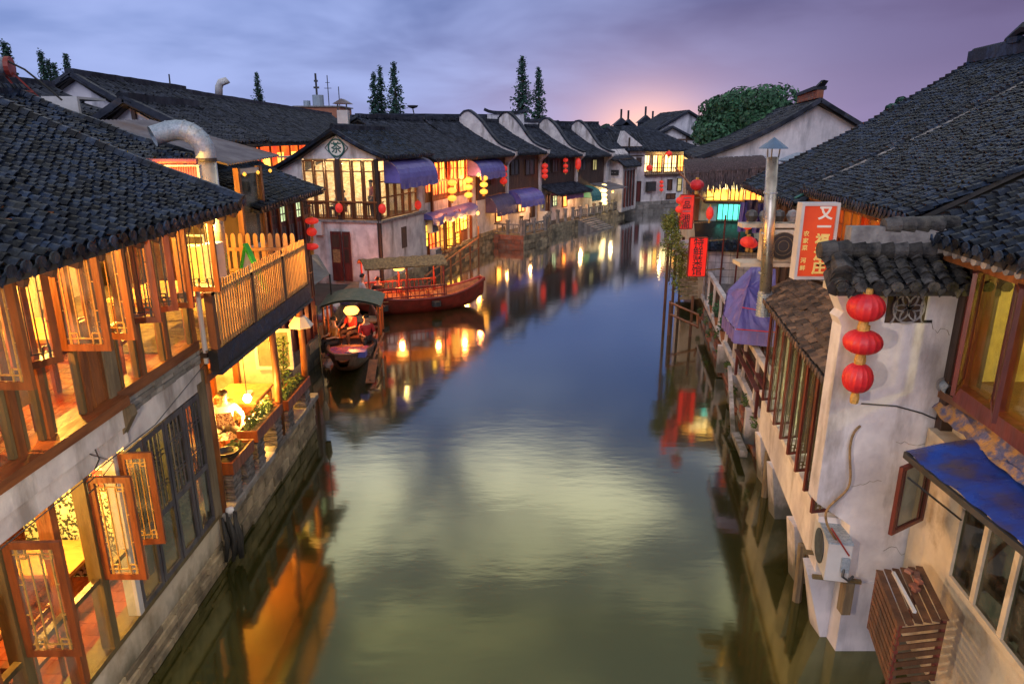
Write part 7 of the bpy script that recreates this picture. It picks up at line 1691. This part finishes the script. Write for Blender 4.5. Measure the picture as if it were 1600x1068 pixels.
# ================================================================ boats
def hull(t, c, ang, L, W_, zs, prow, mt, n=16, rise=(.5, .35), inner='boat_deck', depth=.55):
    """open plank hull; prow/stern rise; local y forward"""
    M = Matrix.Translation(V(c)) @ Matrix.Rotation(ang, 4, 'Z')
    def sec(y):   # y in -1..1 : half width, sheer height
        wv = W_/2*(1-abs(y)**2.6*.72); sh = zs + (rise[0] if y > 0 else rise[1])*abs(y)**2.4
        return wv, sh
    def outer(a, b):
        y = -1+2*a; wv, sh = sec(y); t_ = -1+2*b; k = abs(t_); kb = .0-.1+(.55 if y > 0 else .4)*abs(y)**4
        return M @ V((math.copysign(wv*(k**.45), t_), y*L/2, kb+(sh-kb)*k**1.6))
    def inn(a, b):
        y = (-1+2*a)*.97; wv, sh = sec(y); t_ = -1+2*b; k = abs(t_); kb = .10+(.55 if y > 0 else .4)*abs(y)**4
        return M @ V((math.copysign((wv-.06)*(k**.4), t_), y*L/2, min(kb, sh-.02)+(sh-min(kb, sh-.02))*k**2.2))
    m = MB(); m.grid(outer, 28, 14); m.build('hull', MT[mt], t, smooth=True)
    m = MB(); m.grid(lambda a, b: inn(a, 1-b), 28, 14); m.build('inner_planking', MT[inner], t, smooth=True)
    for s in (-1, 1):
        pts = []
        for i in range(25):
            y = -1+2*i/24; wv, sh = sec(y); pts.append(M @ V((s*(wv-.03), y*L/2, sh+.02)))
        m = MB(); m.tube(pts, .055, 6); m.build('gunwale', MT[mt], t)
    for y in (-1, 1):
        wv, sh = sec(y); m = MB(); m.beam(M @ V((-wv, y*L/2, sh-.02)), M @ V((wv, y*L/2, sh-.02)), .1, .16); m.build('end_plank', MT[mt], t)
    return M, sec
def canopy(t, M, y0, y1, w, z, mt, curve=.22, posts='boat_red', pz=.5, droop=0):
    m = MB(); m.grid(lambda a, b: M @ V(((-1+2*a)*w/2, y0+(y1-y0)*b, z+curve*(1-(-1+2*a)**2)+.02*math.sin(b*40)-droop*b)), 14, 20)
    n0 = len(m.v); m.grid(lambda a, b: M @ V(((-1+2*a)*w/2*.99, y0+(y1-y0)*b, z-.05+curve*(1-(-1+2*a)**2)-droop*b)), 14, 20); m.build('canopy', MT[mt], t)
    for y in (y0+.15, (y0+y1)/2, y1-.15):
        for s in (-1, 1): m = MB(); m.tube([M @ V((s*w/2*.88, y, pz)), M @ V((s*w/2*.88, y, z+.03))], .04, 6); m.build('post', MT[posts], t)
# red pavilion boat
rb = T('red_boat', 'red wooden pavilion boat with mat roof and railings moored by the tea house', 'boat', (-4.3, 29.2, 0))
A, B = P(600, 497, Z=0), P(733, 462, Z=0)
cen = V((-3.85, 28.6, 0)); ang = -math.radians(68)
M, sec = hull(rb, cen, ang, 5.5, 1.8, .62, 1, 'boat_red', rise=(.55, .25))
canopy(rb, M, -2.45, .95, 1.75, 2.02, 'mat_roof', .26, 'boat_red', .6)
for s in (-1, 1):
    m = MB(); m.tube([M @ V((s*.8, -2.4, 1.15)), M @ V((s*.8, .9, 1.15))], .035, 6); m.tube([M @ V((s*.8, -2.4, .78)), M @ V((s*.8, .9, .78))], .03, 6); m.build('rail', MT['boat_red'], rb, kind='stuff')
    for k in range(18): m = MB(); y = -2.35+k*.19; m.tube([M @ V((s*.8, y, .66)), M @ V((s*.8, y, 1.14))], .016, 4); m.build('baluster', MT['boat_red'], rb)
for y in (-1.7, -.5, .6): m = MB(); m.beam(M @ V((-.75, y, .62)), M @ V((.75, y, .62)), .3, .05); m.build('bench', MT['boat_deck'], rb)
for k in range(7): m = MB(); m.beam(M @ V((-.55+k*.18, 1.1, .42)), M @ V((-.34+k*.11, 2.4, .80)), .17, .03); m.build('deck_plank', MT['boat_deck'], rb)
c = M @ V((0, -.9, 1.86)); m = MB(); m.lathe(c, [(.001, -.15), (.2, -.11), (.27, 0), (.2, .11), (.001, .15)], 16); m.thing('boat_lamp', MT['g_lboat'], 'glowing oval lamp under the mat roof of the red boat', 'lamp', 'boat lamps', smooth=True)
lamp(c+V((0, 0, -.35)), 80, (1, .26, .06), .1); lamp(M @ V((0, .7, 1.7)), 45, (1, .38, .07), .1); lamp(M @ V((-.3, -2.0, 1.6)), 50, (1, .12, .04), .1)
for (y, s) in ((-1.8, 1), (.4, 1)): 
    q = M @ V((s*.93, y, .42)); m = MB(); m.lathe(q, [(.12, -.12), (.2, -.1), (.2, .1), (.12, .12)], 10); m.thing('tyre_fender', MT['rubber'], ('rear' if y < 0 else 'forward')+' black tyre fender on the red boat side', 'fender', 'tyre fenders of the red boat')
# dark sampan with green tarpaulin
sb = T('sampan', 'dark wooden sampan with a worn green tarpaulin canopy moored at the left bank', 'boat', (-5.3, 24, 0))
cen = V((-5.35, 22.7, 0)); M2, sec = hull(sb, cen, math.radians(180+6), 6.4, 1.6, .5, 1, 'boat_dark', rise=(.30, .45), inner='boat_dark')
canopy(sb, M2, -1.0, .95, 2.0, 1.75, 'mat_green', .22, 'wood_orange', .5)
for y in (-1.2, .0, 1.2, 2.2): m = MB(); m.beam(M2 @ V((-.7, y, .5)), M2 @ V((.7, y, .5)), .28, .05); m.build('thwart', MT['boat_dark'], sb)
m = MB(); m.beam(M2 @ V((-.6, -1.8, .62)), M2 @ V((.6, -1.8, .62)), .9, .05); m.build('stern_deck', MT['wood_gray'], sb)
m = MB(); m.grid(lambda a, b: M2 @ V((-.6+1.2*a, 1.5+.9*b, .58+.06*noise.noise(V((a*6, b*6, 0))))), 10, 8); m.thing('quilt', mat('quilt', (.45, .05, .10), (.15, .06, .22), 14, .8, .3, 20, lo=.45, hi=.55), 'red and purple patterned quilt spread in the sampan', 'quilt')
m = MB(); q = M2 @ V((-.35, 2.62, .60)); m.b(q.x-.28, q.x+.28, q.y-.15, q.y+.15, q.z, q.z+.18); m.thing('blue_box', MT['tarp_blue'], 'small bright blue box at the bow of the sampan', 'box')
c = M2 @ V((0, .6, 1.55)); m = MB(); m.lathe(c, [(.001, -.15), (.19, -.11), (.26, 0), (.19, .11), (.001, .15)], 16); m.thing('boat_lamp', MT['g_lboat'], 'glowing oval lamp under the green canopy of the sampan', 'lamp', 'boat lamps', smooth=True)
lamp(c+V((0, 0, -.30)), 65, (1, .26, .06), .1); 
m = MB(); m.tube([M2 @ V((-1.0, .6, .75)), M2 @ V((-.85, 2.4, .55)), M2 @ V((-.8, 3.6, .15))], .035, 6); q = M2 @ V((-.8, 3.6, .15)); m.beam(M2 @ V((-.84, 2.7, .5)), M2 @ V((-.80, 3.7, .1)), .26, .03); m.thing('oar', MT['wood_orange'], 'long wooden oar lying over the side of the sampan', 'oar')
m = MB(); m.tube([P(598, 560, Y=20.2), P(600, 590, Y=19.9)-V((0, 0, .3))], .03, 5); m.thing('mooring_pole', MT['wood_gray'], 'short mooring pole beside the sampan bow', 'pole')
# pole fence in the water by the red house
t = T('bamboo_fence', 'slanting bamboo rail on stakes in the water beside the red boat', 'fence', P(720, 420, Z=0))
pts_ = [(690, 447), (705, 436), (720, 425), (735, 414), (748, 402)]
for (u, v) in pts_: p = P(u, v, Z=0); m = MB(); m.tube([p-V((0, 0, .4)), p+V((0, 0, 1.1 if u < 740 else 1.9))], .05, 6); m.build('stake', MT['wood_orange'], t)
a, b = P(*pts_[0], Z=0), P(*pts_[-1], Z=0); m = MB(); m.tube([a+V((-.8, 0, .5)), b+V((0, 0, 1.2))], .05, 6); m.build('rail', MT['wood_orange'], t); m = MB(); m.tube([a+V((-.8, 0, .1)), b+V((0, 0, .6))], .04, 6); m.build('rail', MT['wood_orange'], t)

# ================================================================ people
def skin_mesh(name, verts, edges, radii, root, M, mt, sub=1):
    me = bpy.data.meshes.new(name); me.from_pydata([tuple(v) for v in verts], edges, [])
    o = bpy.data.objects.new(name, me); C.objects.link(o)
    o.modifiers.new('s', 'SKIN'); 
    if not me.skin_vertices: me.attributes
    lay = me.skin_vertices[0] if me.skin_vertices else None
    for i, r in enumerate(radii): lay.data[i].radius = (r, r) if not isinstance(r, tuple) else r
    lay.data[root].use_root = True
    sm = o.modifiers.new('u', 'SUBSURF'); sm.levels = sub; sm.render_levels = sub
    dg = bpy.context.evaluated_depsgraph_get(); out = bpy.data.meshes.new_from_object(o.evaluated_get(dg)); bpy.data.objects.remove(o)
    out.transform(M); out.materials.clear(); out.materials.append(MT[mt]); out.polygons.foreach_set('use_smooth', [True]*len(out.polygons)); out.name = name; return out
def person(loc, face, label, J, shirt='cloth_white', legs='trouser', apron=None, group=None, scale=1, detail=True):
    """J: joints dict in metres, x right, y forward, z up from the ground/seat base point"""
    t = T('person', label, 'person', loc, face, group); I = Matrix.Scale(scale, 4)
    def add(name, me): o = bpy.data.objects.new(name, me); C.objects.link(o); o.parent = t; return o
    N_ = list(J.keys()); vs = [V(J[k]) for k in N_]; ix = {k: i for i, k in enumerate(N_)}
    E = [('pel', 'waist'), ('waist', 'chest'), ('chest', 'neck'), ('neck', 'head'), ('head', 'crown')]
    for s in 'LR': E += [('chest', 'sh'+s), ('sh'+s, 'el'+s), ('el'+s, 'wr'+s), ('wr'+s, 'pm'+s), ('pel', 'hp'+s), ('hp'+s, 'kn'+s), ('kn'+s, 'an'+s), ('an'+s, 'to'+s)]
    rad = {'pel': .13, 'waist': .11, 'chest': .135, 'neck': .052, 'head': .088, 'crown': .082, 'sh': .06, 'el': .042, 'wr': .028, 'pm': .032, 'hp': .09, 'kn': .058, 'an': .04, 'to': .036}
    R_ = [rad.get(k, rad.get(k[:-1])) for k in N_]
    # hands: five fingers each, rooted in the palm
    if detail:
        for s in 'LR':
            w_, p_ = V(J['wr'+s]), V(J['pm'+s]); d = (p_-w_).normalized(); side = d.cross(V((0, 0, 1))).normalized(); dn = V((0, 0, -1))
            for k in range(4):
                b0 = p_+side*(k-1.5)*.019; l = (.062, .074, .070, .054)[k]; q1 = b0+d*l*.55; q2 = q1+d*l*.35+dn*l*.35
                n = len(vs); vs += [q1, q2]; R_ += [.0095, .008]; E += [(ix['pm'+s], n), (n, n+1)]
            sg = 1 if s == 'L' else -1
            q1 = w_.lerp(p_, .5)+side*sg*.04+d*.02; q2 = q1+d*.03+side*sg*.01+dn*.01; n = len(vs); vs += [q1, q2]; R_ += [.011, .009]; E += [(ix['wr'+s], n), (n, n+1)]
    ed = [(ix[a] if isinstance(a, str) else a, ix[b] if isinstance(b, str) else b) for a, b in E]
    add('body', skin_mesh('body', vs, ed, R_, ix['pel'], I, 'skin', 2 if detail else 1))
    def sub_(names, edges, rr, nm, mt_):
        ii = {k: i for i, k in enumerate(names)}; add(nm, skin_mesh(nm, [V(J[k]) if isinstance(k, str) and k in J else k2 for k, k2 in [(n, None) for n in names]], [(ii[a], ii[b]) for a, b in edges], rr, 0, I, mt_, 1))
    nm = ['pel', 'waist', 'chest', 'shL', 'shR', 'elL', 'elR']
    sub_(nm, [('pel', 'waist'), ('waist', 'chest'), ('chest', 'shL'), ('chest', 'shR'), ('shL', 'elL'), ('shR', 'elR')], [.15, .14, .155, .078, .078, .056, .056], 'shirt', shirt)
    nm = ['pel', 'hpL', 'hpR', 'knL', 'knR', 'anL', 'anR']
    sub_(nm, [('pel', 'hpL'), ('pel', 'hpR'), ('hpL', 'knL'), ('hpR', 'knR'), ('knL', 'anL'), ('knR', 'anR')], [.155, .105, .105, .074, .074, .058, .058], 'trousers', legs)
    hd = V(J['head']); cr = V(J['crown']); up = (cr-hd).normalized(); fw = V(J.get('look', (0, 1, 0))) if False else V((0, 1, 0)); fw = (fw-up*fw.dot(up)).normalized(); rt = fw.cross(up)
    Mi = W[t]
    m = MB(); c = hd.lerp(cr, .62)
    m.grid(lambda a, b: Mi @ ((c+(rt*math.cos(a*2*math.pi)*math.sin(b*1.75)*.105+fw*(math.sin(a*2*math.pi)*math.sin(b*1.75)*.112-.018)+up*(math.cos(b*1.75)*.112+(.03 if math.sin(a*2*math.pi) > .3 and b > .6 else 0)))*1.0)*scale), 18, 8); m.build('hair', MT['hair'], t, smooth=True)
    if detail:
        for s in (-1, 1):
            m = MB(); e = hd.lerp(cr, .18)+fw*.083+rt*s*.032; m.lathe(Mi @ (e*scale), [(.001, -.009), (.011, -.004), (.011, .004), (.001, .009)], 8); m.build('eye', MT['hair'], t)
        m = MB(); e = hd+fw*.088-up*.012; m.prism([Mi @ (x*scale) for x in (e+up*.03, e+rt*.014-up*.008, e-rt*.014-up*.008)], Mi.to_3x3() @ (fw*.018)); m.build('nose', MT['skin'], t)
        m = MB(); e = hd+fw*.078-up*.045; m.beam(Mi @ ((e-rt*.02)*scale), Mi @ ((e+rt*.02)*scale), .01, .007); m.build('mouth', MT['paper_red'], t)
        for s in (-1, 1): m = MB(); e = hd+rt*s*.09+up*.01; m.lathe(Mi @ (e*scale), [(.001, -.025), (.012, -.01), (.012, .012), (.001, .025)], 8); m.build('ear', MT['skin'], t)
    if apron:
        m = MB(); ch, pv = V(J['chest']), V(J['pel'])
        def ag(a, b):
            p = ch.lerp(pv, min(b*1.5, 1))+V((0, 1, 0))*(.165 if b < .67 else .165+(b-.67)*.75)+V(((a-.5)*(.26+.16*b), 0, -max(0, b-.67)*.35)); return Mi @ (p*scale)
        m.grid(ag, 8, 10); m.build('apron', MT[apron], t)
    return t
SIT = dict(pel=(0, 0, .0), waist=(0, .01, .18), chest=(0, .03, .38), neck=(0, .04, .53), head=(0, .07, .65), crown=(0, .07, .76),
           shL=(-.18, .03, .45), elL=(-.25, .12, .2), wrL=(-.16, .33, .16), pmL=(-.13, .40, .16), shR=(.18, .03, .45), elR=(.25, .12, .2), wrR=(.16, .33, .16), pmR=(.13, .40, .16),
           hpL=(-.1, .06, -.02), knL=(-.17, .42, .0), anL=(-.17, .42, -.40), toL=(-.18, .55, -.43), hpR=(.1, .06, -.02), knR=(.17, .42, .0), anR=(.17, .42, -.40), toR=(.18, .55, -.43))
STAND = dict(pel=(0, 0, .92), waist=(0, 0, 1.08), chest=(0, 0, 1.28), neck=(0, .01, 1.45), head=(0, .03, 1.56), crown=(0, .03, 1.67),
           shL=(-.18, 0, 1.38), elL=(-.24, -.02, 1.1), wrL=(-.22, .12, .9), pmL=(-.21, .15, .84), shR=(.18, 0, 1.38), elR=(.24, -.02, 1.1), wrR=(.22, .12, .9), pmR=(.21, .15, .84),
           hpL=(-.1, 0, .88), knL=(-.11, .03, .48), anL=(-.12, 0, .08), toL=(-.13, .14, .03), hpR=(.1, 0, .88), knR=(.11, .03, .48), anR=(.12, 0, .08), toR=(.13, .14, .03))
wj = dict(SIT); wj.update(elL=(-.33, .05, .22), wrL=(-.30, .28, .05), pmL=(-.26, .34, .03), elR=(.30, .10, .22), wrR=(.20, .34, .12), pmR=(.17, .40, .10), knL=(-.26, .40, .02), knR=(.26, .40, .02), anL=(-.24, .40, -.40), anR=(.24, .40, -.40), toL=(-.26, .53, -.43), toR=(.26, .53, -.43))
wp = P(345, 645, X=-6.0); person((-5.78, 12.95, 1.38), math.pi+.35, 'waitress in a white shirt and patterned apron seated on the terrace', wj, 'cloth_white', 'trouser', 'apron')
st = T('stool', 'small wooden stool under the seated waitress on the terrace', 'stool', (-5.78, 12.95, .9))
m = MB(); m.b(-5.98, -5.58, 12.78, 13.12, 1.2, 1.25); m.build('seat', MT['wood_orange'], st)
for a in (-1, 1):
    for b in (-1, 1): m = MB(); m.b(-5.78+a*.16-.02, -5.78+a*.16+.02, 12.95+b*.13-.02, 12.95+b*.13+.02, .9, 1.2); m.build('leg', MT['wood_orange'], st)
q = M2 @ V((.1, -.2, .66)); person(q, 2.6, 'person in a red shirt bending inside the sampan under its canopy', dict(SIT, head=(0, .17, .60), crown=(0, .22, .70), neck=(0, .11, .50)), 'shirt_red', detail=False)
q = M2 @ V((-.45, .7, .62)); person(q, 3.6, 'person in red-brown clothes seated nearer the sampan bow', SIT, 'shirt_red', 'trouser', detail=False)
q = M2 @ V((.5, .9, .62)); person(q, 2.2, 'person in a pale brown shirt seated on the left side of the sampan', SIT, 'table_top', 'trouser', detail=False)
q = P(566, 466, Y=27.3); person((q.x, q.y, .95), -1.2, 'dark-haired man in a white shirt sitting on the landing between the boats', SIT, 'cloth_white', 'trouser', detail=False)
q = M @ V((.1, -1.8, .72)); person(q, 0.4, 'dim figure seated at the rear of the red boat', SIT, 'trouser', 'trouser', detail=False)
for (u, v, lb, sh_) in ((868, 326, 'visitor in blue sitting outside the shop in the far row', 'tarp_blue'), (874, 330, 'visitor in white sitting outside the shop in the far row', 'cloth_white'), (863, 330, 'visitor in pale red on the quay of the far row', 'shirt_red'), (918, 322, 'visitor in bright white near the far steps', 'cloth_white')):
    q = P(u, v, Z=1.3); person(q, RN.uniform(0, 6), lb, SIT, sh_, detail=False)
for (u, v, lb, sh_) in ((514, 300, 'guest with dark hair sitting behind the left tea house window', 'cloth_white'), (524, 299, 'guest in dark clothes behind the tea house window by the post', 'trouser'), (568, 298, 'waitress in red standing behind the right tea house window', 'shirt_red')):
    s, z = ff.px(u, v); q = ff.pt(s, -.9, 3.45+.45); person(q, 2.0, lb, SIT if sh_ != 'shirt_red' else {k: V(v_)-V((0, 0, .45)) for k, v_ in STAND.items()}, sh_, detail=False)
for (s_, d_) in ((1.6, -1.2), (3.0, -1.2), (4.4, -1.2)):
    q = ff.pt(s_, d_, 3.42); table(q.x, q.y, 3.42, .8, .7, .74, {1.6: 'left', 3.0: 'middle', 4.4: 'right'}[s_]+' table behind the tea house front windows', group='tea house tables')

# ================================================================ trees
def conifer(u, vt, Y, h, r, label, group=None, seed=1):
    top = P(u, vt, Y=Y); z0 = top.z-h; t = T('conifer', label, 'tree', (top.x, Y, z0), 0, group); rr = random.Random(seed)
    m = MB(); m.tube([(top.x, Y, z0), (top.x+.05, Y, z0+h*.5), (top.x, Y, top.z-.3)], [r*.14, r*.08, .02], 7); m.build('trunk', MT['bark'], t)
    f = MB(); n = int(h*5)
    br = MB()
    for i in range(n):
        k = (i/n)**.9; z = z0+h*(.08+.90*k); R_ = r*1.2*(1-k)**.85*rr.uniform(.6, 1.25)+.05
        for q in range(rr.randint(6, 8)):
            a = rr.uniform(0, 6.283); d = V((math.cos(a), math.sin(a), rr.uniform(-.25, .15))); L_ = R_*rr.uniform(.6, 1.0)
            if q < 2: br.tube([(top.x, Y, z), V((top.x, Y, z))+d*L_], [.04, .01], 3, cap=False)
            for e in range(7):
                w_ = rr.uniform(.2, 1.0); p = V((top.x, Y, z))+d*L_*w_+V((rr.gauss(0, .12), rr.gauss(0, .12), rr.gauss(0, .12)))*(.6+r*.15)
                s_ = rr.uniform(.16, .34)*(.5+r*.16)*(.45+.65*(1-k)); x = V((rr.gauss(0, 1), rr.gauss(0, 1), rr.gauss(0, .5))).normalized(); y = x.cross(V((rr.gauss(0, 1), rr.gauss(0, 1), rr.gauss(0, 1)))).normalized()
                f.add([p-x*s_, p+y*s_*.6, p+x*s_, p-y*s_*.6], [(0, 1, 2, 3)])
    br.build('branches', MT['bark'], t, kind='stuff'); f.build('crown', MT['leaf_conifer'], t, kind='stuff')
gC = 'conifers on the skyline'
conifer(583, 110, 75, 10, 1.7, 'leftmost and shortest conifer of the trio above the tea house', gC, 1)
conifer(593, 99, 77, 11, 1.6, 'middle slim conifer of the trio above the tea house', gC, 2)
conifer(615, 93, 74, 11, 2.0, 'rightmost and tallest conifer of the trio above the tea house', gC, 3)
conifer(816, 84, 78, 12.5, 2.5, 'tall broad conifer, left one of the pair above the far row', gC, 4)
conifer(842, 102, 80, 11, 1.9, 'shorter slim conifer, right one of the pair above the far row', gC, 5)
conifer(400, 110, 80, 10, 1.4, 'lone conifer rising over the long hall roof', gC, 6)
conifer(61, 75, 60, 11, 1.3, 'leftmost conifer of the cluster behind the white gable at left', gC, 7)
conifer(73, 88, 61, 10, 1.2, 'second conifer of the cluster behind the white gable at left', gC, 8)
conifer(83, 93, 62, 10, 1.2, 'low inner conifer of the cluster behind the white gable at left', gC, 9)
conifer(101, 79, 60, 11, 1.4, 'rightmost conifer of the cluster behind the white gable at left', gC, 10)
conifer(5, 58, 48, 10, 1.7, 'dark conifer cut by the left edge of the picture', gC, 11)
def broad(u0, u1, vt, vb, Y, label, n, seed, depth=None, sz=.28, mt_='leaf_dark', lobes=26):
    a, b = P(u0, (vt+vb)/2, Y=Y), P(u1, (vt+vb)/2, Y=Y); zt = P((u0+u1)/2, vt, Y=Y).z; zb = P((u0+u1)/2, vb, Y=Y).z
    c = V(((a.x+b.x)/2, Y, (zt+zb)/2)); rx, rz_ = (b.x-a.x)/2, (zt-zb)/2; ry = depth or rx*.8
    t = T('broadleaf_tree', label, 'tree', (c.x, Y, .5)); rr = random.Random(seed)
    m = MB(); m.tube([(c.x, Y, .5), (c.x+.1, Y, c.z-rz_*.6), (c.x, Y, c.z)], [rx*.09, rx*.07, rx*.04], 8)
    f = MB(); cen_ = []
    for k in range(lobes):
        while 1:
            p = V((rr.uniform(-1, 1), rr.uniform(-1, 1), rr.uniform(-.9, 1)))
            if .35 < p.length < .9: break
        q = V((c.x+p.x*rx, Y+p.y*ry, c.z+p.z*rz_)); cen_.append(q)
        m.tube([(c.x, Y, c.z-rz_*.5), c.lerp(q, .5)-V((0, 0, rz_*.15)), q], [rx*.04, rx*.025, .02], 4, cap=False)
        R_ = rx*rr.uniform(.22, .36)
        for e in range(n//lobes):
            d = V((rr.gauss(0, 1), rr.gauss(0, 1), rr.gauss(0, .8)+.25)).normalized(); pp_ = q+V((d.x*R_, d.y*R_, d.z*R_*.75))*rr.uniform(.7, 1.05)
            s_ = sz*rr.uniform(.6, 1.2); x = d.cross(V((rr.gauss(0, 1), rr.gauss(0, 1), rr.gauss(0, 1)))).normalized(); y = (d+x.cross(d)*.8).normalized().cross(x)
            f.add([pp_-x*s_, pp_+y*s_*.6, pp_+x*s_, pp_-y*s_*.6], [(0, 1, 2, 3)])
    m.build('trunk', MT['bark'], t); f.build('crown', MT[mt_], t, kind='stuff')
broad(1090, 1282, 132, 290, 44, 'large round dark green tree behind the white gable house', 46000, 5, depth=5, sz=.14, lobes=90)
broad(1372, 1428, 150, 200, 60, 'small tree poking over the high right roof', 1800, 6, sz=.22, lobes=9, mt_='leaf_conifer')
broad(920, 966, 198, 222, 120, 'distant dark tree under the sunset glow', 1200, 7, sz=.5, lobes=8, mt_='leaf_conifer')
# street lamp of the bridge behind the camera: its warm light falls on the right walls and chrome
t = T('bridge_lamp', 'street lamp on the bridge, out of view, lighting the right wall', 'lamp', (-2.2, 1.0, 3.0))
m = MB(); m.tube([(-2.2, 1.0, 3.0), (-2.2, 1.0, 5.5)], .05, 8); m.build('post', MT['dark_metal'], t)
m = MB(); m.lathe((-2.2, 1.0, 5.65), [(.001, -.14), (.12, -.1), (.16, 0), (.12, .1), (.001, .14)], 12); m.build('globe', MT['g_lamp'], t)
lamp((-2.0, 1.2, 5.6), 760, (1, .78, .58), .10)
